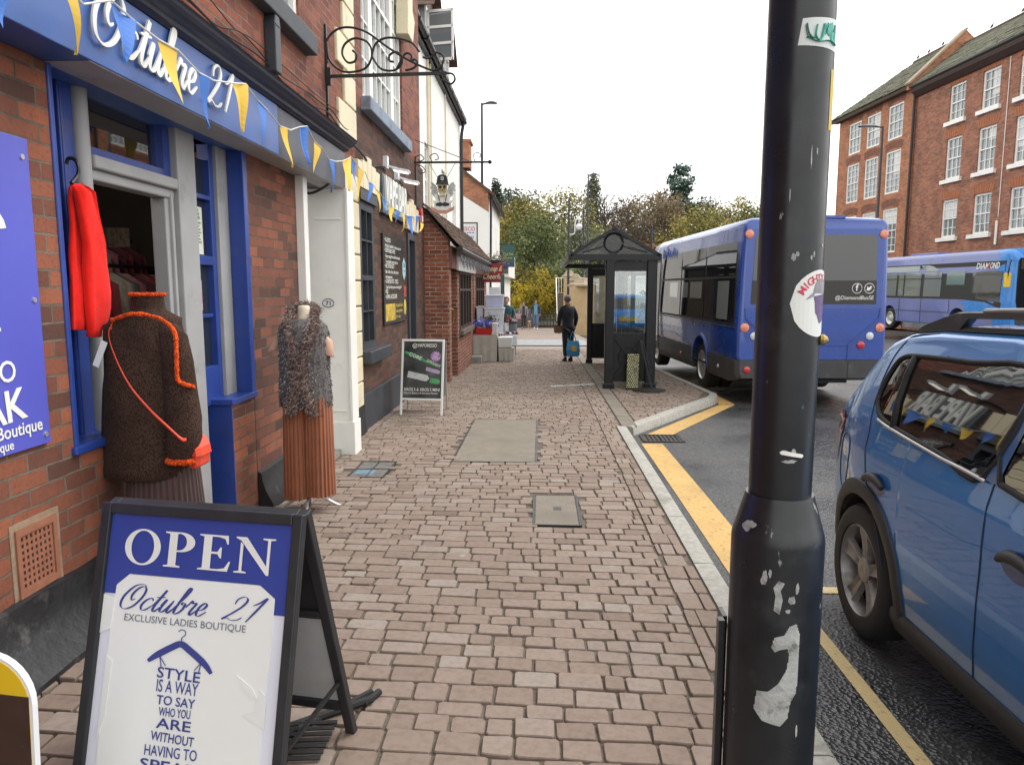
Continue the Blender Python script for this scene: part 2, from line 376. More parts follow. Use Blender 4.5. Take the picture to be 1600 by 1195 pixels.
M_render = mat('white_render', (.78, .77, .73), .85, var=.06, vs=1.2, bump=.2, bs=40, dirt=((.5, .48, .43), .8, .58, .5))
M_black = mat('black_masonry_paint', (.014, .014, .016), .55, var=.5, vs=7, bump=.7, bs=14, dirt=((.16, .15, .14), 5, .6, .55))
M_iron = mat('black_iron', (.012, .012, .013), .45, var=.4, vs=15, bump=.2, bs=60)
M_stone = mat('grey_stone', (.26, .25, .23), .85, var=.25, vs=5, bump=.4, bs=40)
M_slatesill = mat('painted_blue_sill', (.20, .25, .33), .7, var=.25, vs=4, bump=.3, bs=30, dirt=((.12, .11, .1), 6, .55, .7))
M_hole_shade = mat('painted_hole_shade', (.010, .009, .010), .9, var=.5, vs=4)  # dark colour painted in for the shade inside holes
M_glass_dark = glassm('dark_window_glass')
M_glass_house = glassm('house_window_glass', (.16, .18, .19), .04)
M_pane = pane('clear_pane')
M_wletter = mat('white_letter_paint', (.78, .78, .74), .45, var=.05)
M_bletter = mat('blue_print', (.04, .055, .25), .5, var=.08)
M_kprint = mat('black_print', (.02, .02, .022), .5, var=.1)
M_silver = mat('brushed_aluminium', (.62, .62, .61), .35, metal=.7, var=.1, vs=20)
M_wplastic = mat('white_plastic', (.72, .73, .75), .4, var=.05)
M_skin = mat('skin', (.50, .30, .22), .55, var=.08, vs=15)
M_rubber = mat('black_rubber', (.014, .014, .014), .75, var=.35, vs=12, bump=.3, bs=90)
M_tile = mat('old_roof_tile', (.10, .055, .04), .9, var=.5, vs=9, bump=.5, bs=30, dirt=((.09, .09, .04), 3, .52, .8))
M_tilemoss = mat('mossy_slates', (.10, .09, .065), .9, var=.5, vs=8, bump=.6, bs=20, dirt=((.055, .066, .020), 2.2, .44, .85))
M_woodgrey = mat('weathered_timber', (.13, .10, .08), .85, var=.4, vs=8, bump=.4, bs=40)
M_brownframe = mat('brown_joinery', (.045, .025, .02), .5, var=.3, vs=5)
M_lampwhite, _t, _b = newmat('bright_lamp_face'); _b.inputs['Base Color'].default_value = (.8, .8, .75, 1); _b.inputs['Emission Color'].default_value = (1, .95, .85, 1); _b.inputs['Emission Strength'].default_value = 1.2
# paving blocks
M_block = varmat('clay_paving_blocks', [(0, (.165, .122, .096)), (.25, (.214, .160, .127)), (.55, (.246, .188, .152)), (.8, (.264, .208, .172)), (1, (.285, .237, .203))], .8, 30, .35, .32, spots=(.33, .31, .28))
M_joint = mat('dark_joint_sand', (.115, .094, .072), .95, var=.5, vs=20, bump=.4, dirt=((.05, .06, .03), 2, .6, .5))
M_kerb = mat('granite_kerb', (.34, .325, .29), .8, var=.28, vs=25, bump=.3, bs=70, dirt=((.12, .115, .09), 2.5, .56, .55))
M_conc = mat('worn_concrete', (.20, .172, .138), .85, var=.22, vs=9, bump=.4, bs=60, dirt=((.14, .125, .095), 2.2, .5, .6))
def asphalt():
    m, t, b = newmat('wet_asphalt')
    co = nd(t, 'ShaderNodeTexCoord').outputs['Object']
    v = nd(t, 'ShaderNodeTexVoronoi'); v.inputs['Scale'].default_value = 55; t.links.new(co, v.inputs['Vector'])
    v2 = nd(t, 'ShaderNodeTexVoronoi'); v2.inputs['Scale'].default_value = 17; t.links.new(co, v2.inputs['Vector'])
    sp = ramp(t, v.outputs['Color'], [(0, .028), (.55, .055), (.9, .085), (1, .16)])
    wet = ramp(t, nzt(t, .38, 6, co), [(.40, 0), (.56, 1)])
    c = mixc(t, sp, mixc(t, sp, (.45, .45, .48), 1., 'MULTIPLY'), wet)
    c = mixc(t, c, (.10, .095, .085), ramp(t, nzt(t, 1.1, 6, co), [(.5, 0), (.75, .55)]))
    t.links.new(c, b.inputs['Base Color'])
    rr = ramp(t, wet, [(0, .62), (1, .27)]); t.links.new(rr, b.inputs['Roughness'])
    h = nd(t, 'ShaderNodeMath', operation='ADD'); t.links.new(v.outputs['Distance'], h.inputs[0]); t.links.new(v2.outputs['Distance'], h.inputs[1])
    bumpn(t, b, h.outputs[0], .55, .016); return m
M_road = asphalt()
def marking(name, col, wear):
    m, t, b = newmat(name); b.inputs['Roughness'].default_value = .6
    co = nd(t, 'ShaderNodeTexCoord').outputs['Object']
    c = mixc(t, ramp(t, nzt(t, 3, 5, co), [(.3, tuple(x * .78 for x in col)), (.7, col)]), (.06, .058, .055), ramp(t, nzt(t, 26, 8, co, .75), [(wear, 0), (wear + .1, .85)]))
    t.links.new(c, b.inputs['Base Color']); bumpn(t, b, nzt(t, 70, 4, co), .4, .01); return m
M_yel = marking('worn_yellow_road_paint', (.58, .36, .11), .555)
M_yel2 = marking('pale_yellow_road_paint', (.60, .46, .22), .58)
M_wroad = marking('worn_white_road_paint', (.6, .6, .57), .56)

# ---------------------------------------------------------------- ground
def gr(x, y): return g(x, y if x > 1 else y) - .115 if x > .9 else g(.95, y) - .115
def ground_sheet(name, mat_, xs, ys, zf):
    B = MB(); n = B.pts([(x, y, zf(x, y)) for y in ys for x in xs]); w = len(xs)
    for j in range(len(ys) - 1):
        for i in range(w - 1): B.face(n + j*w + i, n + j*w + i + 1, n + (j+1)*w + i + 1, n + (j+1)*w + i)
    return B.build(name, mat_, kind='structure', smooth_=True)
xs = [-300, -120, -60, -30, -10, -3] + [i * .5 for i in range(-4, 14)] + [7 + i * 1.5 for i in range(20)] + [45, 60, 90, 150, 300]
ys = [-40, -20, -10, -5] + [i * 1.0 for i in range(-3, 50)] + [52, 56, 60, 70, 85, 100, 130, 200, 400]
ground_sheet('road', M_road, xs, ys, gr)
KX = .93                                                  # inner edge of the kerb line
A1 = Vector((1.06, 8.95)); A2 = Vector((2.50, 11.45)); A3 = Vector((2.86, 12.35)); A4 = Vector((2.72, 14.6)); A5 = Vector((1.95, 30.0))
# pavement bed of jointing sand under the blocks, with its raised bed at the shelter
def strip(name, mat_, P, off, kind='structure', thick=None):
    B = MB(); B.poly([(x, y, g(x, y) + off) for x, y in P]); return B.build(name, mat_, kind=kind)
B = MB()
ysb = [-6, -3] + [i * .5 for i in range(0, 93)]
def pave_right(y):
    if y < 8.95: return KX
    if y < 11.45: return KX + (A2.x - A1.x) * (y - 8.95) / 2.5 + .1
    return lerp(y, [11.45, 12.35, 14.6, 30, 46], [A2.x, A3.x, A4.x, A5.x, 1.4])
n = B.pts([p for y in ysb for p in [(-3.2, y, g(-2.2, y) - .012), (-1, y, g(-1, y) - .012), (.4, y, g(.4, y) - .012), (pave_right(y), y, g(min(pave_right(y), .95), y) - .012)]])
for j in range(len(ysb) - 1):
    for i in range(3): B.face(n + j*4 + i, n + j*4 + i + 1, n + j*4 + 5 + i, n + j*4 + 4 + i)
B.build('pavement_bed', M_joint, kind='structure')
# blocks
rnd = random.Random(4)
def clip(P, poly):                                       # convex clip, poly counter-clockwise
    for i in range(len(poly)):
        a, b = Vector(poly[i]), Vector(poly[(i + 1) % len(poly)]); d = b - a
        out = []
        side = lambda p: d.x * (p.y - a.y) - d.y * (p.x - a.x)
        for k in range(len(P)):
            p, q = P[k], P[(k + 1) % len(P)]; sp_, sq = side(p), side(q)
            if sp_ >= 0: out.append(p)
            if sp_ * sq < 0: out.append(p + (q - p) * (sp_ / (sp_ - sq)))
        P = out
        if len(P) < 3: return []
    return P
HOLES = [(-.87, -.03, 6.93, 9.42), (-.06, .30, 4.98, 5.80), (-1.72, -1.36, 6.28, 6.92)]
def block(B, P, var, hz, holes=True):
    c = sum(P, Vector((0, 0))) / len(P)
    if holes:
        for x0, x1, y0, y1 in HOLES:
            if x0 < c.x < x1 and y0 < c.y < y1: return
    tx, ty = rnd.gauss(0, .006), rnd.gauss(0, .006)
    zf = lambda p: g(min(p.x, .95), p.y) + hz + tx * (p.x - c.x) + ty * (p.y - c.y)
    ins = lambda p, d: p + (c - p).normalized() * d
    top = [ins(p, .0065) for p in P]; mid = [ins(p, .003) for p in P]
    n = B.pts([(p.x, p.y, zf(p)) for p in top]); m = B.pts([(p.x, p.y, zf(p) - .0045) for p in mid]); l = B.pts([(p.x, p.y, zf(p) - .03) for p in mid])
    k = len(P); B.face(*[n + i for i in range(k)]); B.col.append(var)
    for i in range(k):
        j = (i + 1) % k
        B.face(m + i, m + j, n + j, n + i); B.face(l + i, l + j, m + j, m + i); B.col += [var * .9, var * .8]
def blocks(B, x0, x1, y0, y1, poly=None, rowh=(.098, .128), bw=(.09, .20), ang=0):
    y = y0
    while y < y1:
        h = rnd.uniform(*rowh); x = x0 - rnd.uniform(0, .15)
        rv = rnd.uniform(-.08, .08)
        while x < x1:
            w = rnd.choice([rnd.uniform(*bw), rnd.uniform(.13, bw[1])]); a, b = max(x, x0), min(x + w, x1); x += w
            if b - a < .03: continue
            j = lambda: rnd.uniform(-.006, .006)
            gap = rnd.uniform(.002, .0045); cut = rnd.uniform(.004, .012)
            u0, u1, v0, v1 = a + gap, b - gap, y + gap, y + h - gap
            P = [Vector((u0 + cut, v0 + j())), Vector((u1 - cut, v0 + j())), Vector((u1 + j()*.5, v0 + cut)), Vector((u1 + j()*.5, v1 - cut)), Vector((u1 - cut, v1 + j())), Vector((u0 + cut, v1 + j())), Vector((u0 + j()*.5, v1 - cut)), Vector((u0 + j()*.5, v0 + cut))]
            if poly:
                P = clip(P, poly)
                if len(P) < 3: continue
            var = max(0, min(1, rnd.gauss(.56, .2) + rv)); block(B, P, var, rnd.gauss(0, .0022))
        y += h
B = MB(); B.col = []
blocks(B, -1.98, .732, .2, 23.5)
blocks(B, .735, .92, .2, 9.0, rowh=(.19, .22), bw=(.08, .105))
blocks(B, -2.35, -1.985, .2, 13.0, rowh=(.19, .22), bw=(.10, .14))
blocks(B, .735, .98, 9.0, 23.5, rowh=(.19, .22), bw=(.10, .14))
pol = [(1.2, 9.28), (2.42, 11.42), (2.74, 12.4), (2.6, 14.6), (2.2, 23.5), (1.2, 23.5)]
blocks(B, 1.2, 2.8, 9.2, 23.5, poly=pol)
B.build('pavement', M_block, kind='structure')
B = MB(); B.col = []                                      # flush flat stones that carry the kerb line on past the shelter
y = 9.0
while y < 23.5:
    L = rnd.uniform(.55, .9); P = [Vector((1.0, y + .004)), Vector((1.185, y + .004)), Vector((1.185, y + L - .004)), Vector((1.0, y + L - .004))]; block(B, P, .5, .002, False); y += L
B.build('flush_stone_course', M_conc, kind='structure')
B = MB(); ysf = [23.5 + i for i in range(0, 24)]
n = B.pts([p for y in ysf for p in [(-3.0, y, g(-2, y)), (pave_right(y), y, g(.95, y))]])
for j in range(len(ysf) - 1): B.face(n + 2*j, n + 2*j + 1, n + 2*j + 3, n + 2*j + 2)
M_pavefar = brick('distant_paving', [(0, (.2, .14, .11)), (.5, (.28, .2, .165)), (1, (.33, .26, .22))], (.10, .085, .07), bump=.2, weather=.4)
def flat_uv_pave():
    t = M_pavefar.node_tree
    return
B.build('far_pavement', mat('far_paving', (.26, .20, .165), .85, var=.25, vs=14, bump=.3, bs=20, dirt=((.16, .15, .14), 1.2, .5, .6)), kind='structure')
strip('cobbled_band', mat('grey_setts', (.25, .26, .27), .7, var=.5, vs=7, bump=.8, bs=9), [(-1.3, 25.2), (1.7, 25.2), (1.7, 29.5), (-1.3, 29.5)], .03)
# kerb stones
def kerb(P0, P1, wid=.13, upstand=0, L=.9):
    d = (P1 - P0); n_ = max(1, round(d.length / L)); nn = Vector((d.y, -d.x)).normalized(); B = MB()
    for i in range(n_):
        a = P0 + d * (i / n_) + d.normalized() * .004; b = P0 + d * ((i + 1) / n_) - d.normalized() * .004
        z = lambda p: g(min(p.x, .95), p.y) + .004 + rnd.uniform(-.002, .002)
        prof = [(0, -.2), (0, 0), (wid - .03, 0), (wid - .01, -.008), (wid, -.03), (wid + .012, -.2)]
        B.loft([[(p.x + nn.x * o, p.y + nn.y * o, z(p) + h) for o, h in prof] for p in (a, b)])
    return B
KB = MB()
for a, b in ((Vector((KX, -4)), Vector((KX, 8.95))), (Vector((1.02, 9.0)), Vector((2.42, 11.35))), (Vector((2.74, 12.4)), Vector((2.6, 14.6))), (Vector((2.6, 14.6)), Vector((2.0, 30)))):
    k = kerb(a, b); n0 = len(KB.v); KB.v += k.v; KB.f += [tuple(i + n0 for i in f) for f in k.f]; KB.mi += k.mi
arc = catmull([(2.42, 11.35), (2.64, 11.72), (2.76, 12.1), (2.74, 12.4)], 4)
for a, b in zip(arc[:-1], arc[1:]):
    k = kerb(a.to_2d(), b.to_2d(), L=2); n0 = len(KB.v); KB.v += k.v; KB.f += [tuple(i + n0 for i in f) for f in k.f]; KB.mi += k.mi
KB.build('kerb', M_kerb, kind='structure', auto=35)
# markings
def mark(name, mat_, P, lift=.004):
    B = MB()
    for a, b, c, d in P:                                  # quads, split so that they follow the road
        for i in range(6):
            t0, t1 = i / 6, (i + 1) / 6
            q = [Vector(a).lerp(Vector(b), t0), Vector(d).lerp(Vector(c), t0), Vector(d).lerp(Vector(c), t1), Vector(a).lerp(Vector(b), t1)]
            B.poly([(p.x, p.y, gr(p.x, p.y) + lift) for p in q][::-1])
    return B.build(name, mat_, kind='structure')
mark('yellow_kerb_line', M_yel, [((1.18, 3.9), (1.17, 8.45), (1.41, 8.45), (1.44, 3.9)), ((1.30, 9.0), (2.82, 11.62), (3.06, 11.62), (1.62, 9.0)), ((2.82, 11.66), (2.78, 15), (2.98, 15), (3.06, 11.66)), ((2.78, 15), (2.2, 30), (2.4, 30), (2.98, 15))])
mark('parking_bay_line', M_yel2, [((1.40, -3), (1.40, 3.85), (1.47, 3.85), (1.47, -3)), ((1.50, 4.18), (3.4, 4.18), (3.4, 4.27), (1.50, 4.27))], .005)
mark('white_road_line', M_wroad, [((5.7, 13.2), (6.9, 14.2), (7.1, 14.0), (5.9, 13.0)), ((9.5, 20), (16, 20.6), (16, 20.9), (9.5, 20.3)), ((9.5, 18.2), (14, 18.6), (14, 18.9), (9.5, 18.5)), ((3.2, 13.4), (3.9, 13.6), (3.9, 13.8), (3.2, 13.6))], .005)
# inspection covers and patches let into the paving
def cover(name, label, P, mat_, group=None, frame_=True):
    x0, x1, y0, y1 = P; z = g((x0 + x1) / 2, (y0 + y1) / 2)
    t = T(name, label, 'cover', ((x0 + x1) / 2, (y0 + y1) / 2, z), group=group)
    zz = lambda x, y: g(x, y)
    B = MB()
    e = .012
    B.v += [(x0+e, y0+e, zz(x0, y0)+.001), (x1-e, y0+e, zz(x1, y0)+.001), (x1-e, y1-e, zz(x1, y1)+.001), (x0+e, y1-e, zz(x0, y1)+.001)]; B.face(0, 1, 2, 3); B.build('plate', mat_, t)
    if frame_:
        F = MB()
        for a, b in (((x0, y0), (x1, y0)), ((x1, y0), (x1, y1)), ((x1, y1), (x0, y1)), ((x0, y1), (x0, y0))):
            F.bar((a[0], a[1], zz(*a) - .012), (b[0], b[1], zz(*b) - .012), .018, .03)
        F.build('frame', M_iron, t)
    return t
c = cover('inspection_cover', 'large square concrete filled cover panel in the paving beyond the smaller cover', (-.85, -.04, 6.95, 9.40), M_conc)
c2 = cover('inspection_cover', 'small pale concrete inspection cover nearest the camera with a square centre mark', (-.045, .285, 5.0, 5.78), M_conc)
B = MB(); z = g(.1, 5.4) + .004; B.box((.10, 5.36, z - .01), (.16, 5.44, z)); B.build('lifting_eye', M_iron, c2)
c3 = cover('inspection_cover', 'little metal utility covers set by the doorway with the white pilaster', (-1.70, -1.38, 6.3, 6.9), mat('dull_cover_metal', (.16, .15, .14), .6, metal=.3, var=.4, vs=9))
B = MB(); z = g(-1.5, 6.6) + .003; B.box((-1.67, 6.42, z - .01), (-1.50, 6.56, z)); B.build('blue_lid', mat('faded_blue_lid', (.12, .22, .30), .6), c3)
B = MB(); B.box((-1.69, 6.59, z - .01), (-1.39, 6.61, z + .001)); B.box((-1.545, 6.32, z - .01), (-1.535, 6.9, z + .0015)); B.build('divider', M_iron, c3)
t = T('drain_grate', 'iron road gully grate at the inner corner of the kerb', 'drain', (1.42, 8.75, gr(1.42, 8.75)))
z = gr(1.42, 8.75); B = MB()
for a, b in (((1.22, 8.55), (1.68, 8.55)), ((1.22, 8.95), (1.68, 8.95)), ((1.22, 8.55), (1.22, 8.95)), ((1.68, 8.55), (1.68, 8.95)), ((1.45, 8.55), (1.45, 8.95))): B.bar((*a, z + .004), (*b, z + .004), .03, .02)
B.build('frame', M_iron, t); B = MB()
for i in range(9): B.bar((1.25 + i * .05, 8.56, z + .002), (1.25 + i * .05, 8.94, z + .002), .02, .014)
B.build('bars', mat('rusty_iron', (.07, .05, .04), .7, var=.4, vs=12), t); B = MB(); B.poly([(1.2, 8.54, z + .0045 - .002), (1.7, 8.54, z + .0025), (1.7, 8.96, z + .0025), (1.2, 8.96, z + .0025)]); B.build('painted_pit_shade', M_hole_shade, t)  # dark sheet laid on the road stands for the shade below the bars
# pale paint smear
B = MB(); rnd2 = random.Random(3); P = [(.18 + .8 * i / 14, 12.86 + .04 * i / 14 * 10 - rnd2.uniform(.02, .10)) for i in range(15)] + [(.98 - .8 * i / 14, 13.42 - .03 * i + rnd2.uniform(-.05, .06)) for i in range(15)]
for i in range(14): B.poly([(P[i][0], P[i][1], g(.5, P[i][1]) + .007), (P[i+1][0], P[i+1][1], g(.5, P[i+1][1]) + .007), (P[28-i][0], P[28-i][1], g(.5, P[28-i][1]) + .007), (P[29-i][0], P[29-i][1], g(.5, P[29-i][1]) + .007)])
B.build('paint_smear', mat('old_white_splash', (.42, .41, .38), .8, var=.25, vs=9), kind='structure')
# ================================================================ left side: the boutique
WX = -2.1
shop = T('boutique_building', 'old brick shop with blue fascia, cornice and white doorway nearest the camera', 'shop', (-2.4, 3, 0))
B = MB()
B.box((-2.6, 5.3, -.2), (WX, 6.40, 2.598)); B.box((-2.6, 7.46, -.2), (WX, 8.5, 2.978)); B.build('lower_brickwork', M_brick_mid, shop)
B = MB(); B.box((-2.6, -2, -.1), (WX, 3.19, 2.598))
B.box((-2.3, 3.19, -.1), (WX, 3.86, .90)); B.box((-2.3, 4.9, -.1), (WX - .003, 5.298, .86))
B.build('lower_brickwork', M_brick_near, shop)
B = MB()
B.box((-2.6, -2, 2.98), (WX, 4.75, 8.6)); B.box((-2.6, 6.65, 2.98), (WX, 8.5, 8.6)); B.box((-2.6, 4.75, 2.98), (WX, 6.65, 3.85)); B.box((-2.6, 4.75, 5.6), (WX, 6.65, 8.6))
B.build('upper_brickwork', M_brick_red, shop)
B = MB()                                                  # black plinth and the lumpy mortar fillet at its foot
def plinth(B, y0, y1, zt, fil=.12):
    n = max(2, int((y1 - y0) / .08)); rings = []
    for i in range(n + 1):
        y = y0 + (y1 - y0) * i / n; q = lambda s: (mnoise.noise(Vector((y * 3, s * 5, 2.3))) * .014)
        z0 = g(WX, y)
        rings.append([(WX - .01, y, z0 - .1), (WX - .01, y, zt + q(1) - .002), (WX + .025 + q(2) * .5, y, zt - .015 + q(1)), (WX + .035 + q(3) * .6, y, z0 + .20 + q(3)), (WX + .06 + q(4), y, z0 + .13 + q(4)), (WX + fil + .05 + q(5) * 2, y, z0 + .02 + q(6) * .5), (WX + fil + .06, y, z0 - .1)])
    B.loft(rings)
for a_ in ((-2, 3.86, .40), (5.3, 6.38, .30, .05), (7.55, 8.5, .28, .03)): B = MB(); plinth(B, *a_); B.build('plinth', M_black, shop, auto=40)
# fascia
FX = -1.90
B = MB(); B.box((-2.35, -2, 2.60), (FX, 5.45, 2.95)); B.build('fascia_board', M_fasc, shop, bevel=.004)
B = MB(); B.box((-2.35, 5.452, 2.60), (FX - .004, 7.30, 2.95)); B.build('fascia_board', M_navy, shop)
B = MB()
prof = [(-2.11, 2.95), (FX + .01, 2.95), (FX + .02, 2.965), (FX + .035, 2.97), (FX + .04, 2.99), (FX + .07, 3.0), (FX + .08, 3.02), (FX + .105, 3.03), (FX + .11, 3.045), (FX + .12, 3.05), (-2.11, 3.10)]
B.prism(prof, lambda u, v, w: (u, w, v), -2, 7.34); B.build('cornice', M_navy, shop)
B = MB(); B.prism([(-2.11, 3.102), (FX + .10, 3.057), (FX + .115, 3.06), (-2.11, 3.12)], lambda u, v, w: (u, w, v), -2, 7.36); B.build('lead_flashing', mat('grey_lead', (.16, .16, .16), .6, var=.4, vs=8), shop)
fr = frame((FX, 0, 0), (0, 1, 0), (0, 0, 1), (1, 0, 0))
script('Octubre', fr, 3.17, 2.685, .27, 1.0, M_wletter, shop, pen=.105, thin=.36, depth=.009, lift=.012)
script('21', fr, 4.26, 2.685, .25, .37, M_wletter, shop, pen=.10, thin=.36, depth=.009, lift=.012)
# shopfront, set back
RX = -2.28
B = MB(); B.box((RX - .05, 3.19, 2.70), (-2.11, 5.30, 2.74)); B.box((-2.11, 3.19, 2.60 - .004), (FX - .006, 7.28, 2.60 - .001)); B.box((-2.115, 3.19, 2.60), (-2.11, 5.30, 2.70)); B.build('soffit', M_grey, shop)
B = MB(); B.box((RX - .05, 3.19, .9), (RX + .03, 3.46, 2.70)); B.box((RX - .02, 3.46, .9), (RX + .05, 3.50, 2.70)); B.box((RX - .05, 3.19, .9), (WX + .01, 3.22, 2.6))
B.box((RX - .04, 3.47, .9), (RX + .055, 3.56, 2.70)); B.build('blue_jamb', M_blue, shop, bevel=.006)
B = MB(); B.tube([(RX + .045, 3.615, .88), (RX + .045, 3.615, 2.70)], .045, 12); B.box((RX - .05, 3.57, .3), (RX + .01, 3.66, 2.70)); B.build('grey_post', M_grey, shop, auto=50)
B = MB(); B.box((RX - .04, 4.40, .05), (RX + .05, 4.50, 2.18)); B.box((RX - .06, 4.50, .05), (RX + .09, 4.735, 2.70)); B.box((RX - .02, 4.44, .05), (RX + .07, 4.47, 2.2)); B.build('door_post', M_grey, shop, bevel=.008)
B = MB(); B.box((RX - .04, 3.66, 2.235), (RX + .09, 4.50, 2.30)); B.box((RX - .04, 3.655, 2.18), (RX + .06, 4.50, 2.235)); B.build('transom_rail', M_grey, shop, bevel=.01)
tw = MB(); 
for a, b in (((3.60, 2.30), (4.50, 2.345)), ((3.60, 2.635), (4.50, 2.70)), ((3.60, 2.345), (3.66, 2.635)), ((4.42, 2.345), (4.50, 2.635))): tw.box((RX - .03, a[0], a[1]), (RX + .045, b[0], b[1]))
tw = tw.build('transom_window', M_blue, shop)
B = MB(); B.box((RX - .006, 3.64, 2.33), (RX, 4.44, 2.65)); B.build('pane', pane('transom_pane', (.5, .5, .5), .12), tw)
sw = MB()
for a, b in (((4.735, .86), (4.80, 2.70)), ((5.02, .86), (5.08, 2.70)), ((4.80, .86), (5.02, 1.12)), ((4.80, 1.80), (5.02, 1.86)), ((4.80, 2.60), (5.02, 2.70)), ((4.80, 2.23), (5.02, 2.26))): sw.box((RX - .03, a[0], a[1]), (RX + .05, b[0], b[1]))
sw.box((RX - .02, 4.82, 1.45), (RX + .04, 5.0, 1.475)); sw = sw.build('side_window', M_blue, shop, bevel=.004)
B = MB(); B.box((RX - .002, 4.78, .9), (RX + .004, 5.04, 2.5)); B.build('pane', M_glass_dark, sw)
nt_ = MB(); nt_.box((RX + .012, 4.80, 1.87), (RX + .014, 4.955, 2.18)); poster = nt_.build('paper_notice', mat('paper', (.66, .68, .62), .7, var=.04), sw)
B = MB(); B.box((RX + .0165, 4.82, 1.885), (RX + .017, 4.87, 1.93)); B.k = 0; B.build('paper_notice_patch', mat('notice_yellow', (.6, .42, .05), .7), sw)
B = MB(); 
for i in range(7): B.box((RX + .0165, 4.83, 1.945 + i * .021), (RX + .017, 4.93 - (i % 3) * .012, 1.954 + i * .021))
for i in range(3): B.box((RX + .0165, 4.84 + i * .01, 2.10 + i * .024), (RX + .017, 4.92 - i * .01, 2.117 + i * .024))
B.build('notice_lines', mat('notice_green', (.22, .33, .12), .7), sw)
B = MB(); B.box((RX + .012, 4.81, 1.50), (RX + .014, 4.90, 1.70)); B.build('pink_notice', mat('notice_pink', (.55, .28, .36), .7, var=.5, vs=60), sw)
B = MB(); B.box((RX - .05, 5.08, .87), (-2.205, 5.27, 2.70)); B.build('grey_reveal', M_grey, shop, bevel=.005)
B = MB(); B.box((-2.204, 5.24, .87), (WX + .012, 5.31, 2.6)); B.build('blue_pilaster', M_blue, shop, bevel=.005)
B = MB(); B.box((RX - .05, 4.87, .86), (WX + .02, 5.33, .90)); B.box((RX, 4.89, .14), (WX + .003, 4.90, .86)); B.box((RX, 4.86, -.1), (WX + .012, 4.9, .14)); B.build('blue_stall_base', M_blue, shop, bevel=.006)
B = MB(); B.box((RX - .05, 3.17, .90), (WX + .025, 3.90, .94)); B.build('blue_window_sill', M_blue, shop, bevel=.008)
B = MB(); B.box((-2.7, 3.86, -.1), (WX - .01, 4.9, .12)); B.build('door_step', M_stone, shop, bevel=.01)
# the room behind: dark walls and racks of clothes
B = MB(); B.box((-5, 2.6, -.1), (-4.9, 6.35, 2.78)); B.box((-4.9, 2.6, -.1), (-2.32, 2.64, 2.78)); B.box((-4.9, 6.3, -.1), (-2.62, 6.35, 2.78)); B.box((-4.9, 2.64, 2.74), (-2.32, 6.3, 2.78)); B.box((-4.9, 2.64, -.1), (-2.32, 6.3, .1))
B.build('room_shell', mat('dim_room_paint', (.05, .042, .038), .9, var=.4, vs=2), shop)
ra = random.Random(9)
cm = [mat('garment_%s' % n_, c_, .9, var=.4, vs=30, sheen=.3) for n_, c_ in (('crimson', (.16, .01, .015)), ('plum', (.07, .01, .02)), ('black', (.012, .011, .012)), ('cream', (.24, .20, .15)), ('pink', (.26, .08, .10)), ('grey', (.06, .06, .065)))]
for row, (xx, zt, zb) in enumerate(((-2.95, 1.72, .6), (-3.4, 1.95, .9), (-3.3, 1.0, .15))):
    rail = T('clothes_rail', ['clothes rail of dark garments just inside the shop doorway', 'higher clothes rail of dark garments deep in the shop', 'low clothes rail of dark garments deep in the shop'][row], 'clothes rail', (xx, 4.5, .1), group='clothes rails in the shop')
    B = MB(); B.tube([(xx, 3.3, zt + .08), (xx, 6.1, zt + .08)], .014, 8); B.tube([(xx, 3.35, .1), (xx, 3.35, zt + .08)], .014, 8); B.tube([(xx, 6.05, .1), (xx, 6.05, zt + .08)], .014, 8); B.build('rail', M_iron, rail)
    y = 3.6; gi = 0
    while y < 6.0:
        w = ra.uniform(.05, .12); hh = ra.uniform(.75, 1) * (zt - zb); B = MB()
        B.loft([[(xx + math.cos(a) * rx, y + math.sin(a) * w * .5 * (1 + .3 * math.sin(3 * a + z)), z) for a in [2 * PI * k / 12 for k in range(12)]] for rx, z in ((.03, zt + .03), (.17, zt - .05), (.2, zt - hh * .5), (.22, zt - hh))])
        B.build('garment', cm[ra.randrange(len(cm))], rail, smooth_=True); y += w + .02; gi += 1
B = MB(); B.box((-4.85, 3.2, 2.15), (-4.5, 6.2, 2.18)); 
for i in range(12): B.box((-4.8, 3.3 + i * .22, 2.18), (-4.55, 3.45 + i * .22, 2.25 + .1 * ra.random()))
B.build('shelf', mat('shelf_stock', (.20, .15, .10), .8, var=.6, vs=6), shop)
# patterned throw in the opening (black and cream scrolls)
sc_ = MB(); sc_.loft([[(-2.52 + .02 * math.sin(k * 1.3), 3.70 + k * .035, z) for k in range(9)] for z in (.95, 1.2, 1.45, 1.62)], closed=False, cap=False)
def scroll_mat():
    m, t, b = newmat('black_cream_scroll_print'); b.inputs['Roughness'].default_value = .9
    w = nd(t, 'ShaderNodeTexWave', wave_type='RINGS'); w.inputs['Scale'].default_value = 7; w.inputs['Distortion'].default_value = 9; w.inputs['Detail'].default_value = 1
    t.links.new(nd(t, 'ShaderNodeTexCoord').outputs['Object'], w.inputs['Vector']); t.links.new(ramp(t, w.outputs['Fac'], [(.55, (.012, .011, .011)), (.62, (.2, .17, .13))]), b.inputs['Base Color']); return m
tag(sc_.build('patterned_throw', scroll_mat()), 'black throw with cream scroll pattern hanging inside the shop window', 'throw')
B = MB(); B.loft([[Vector((-2.85 + .03 * math.sin(k * .9), 3.7 + k * .1, z - .03 * math.sin(PI * k / 14))) for k in range(15)] for z in (1.93, 2.0, 2.06)], closed=False, cap=False); tag(B.build('cloth_banner', mat('brocade_cloth', (.22, .17, .11), .8, var=.8, vs=24)), 'cream brocade scarf strung across inside the shop doorway', 'scarf')
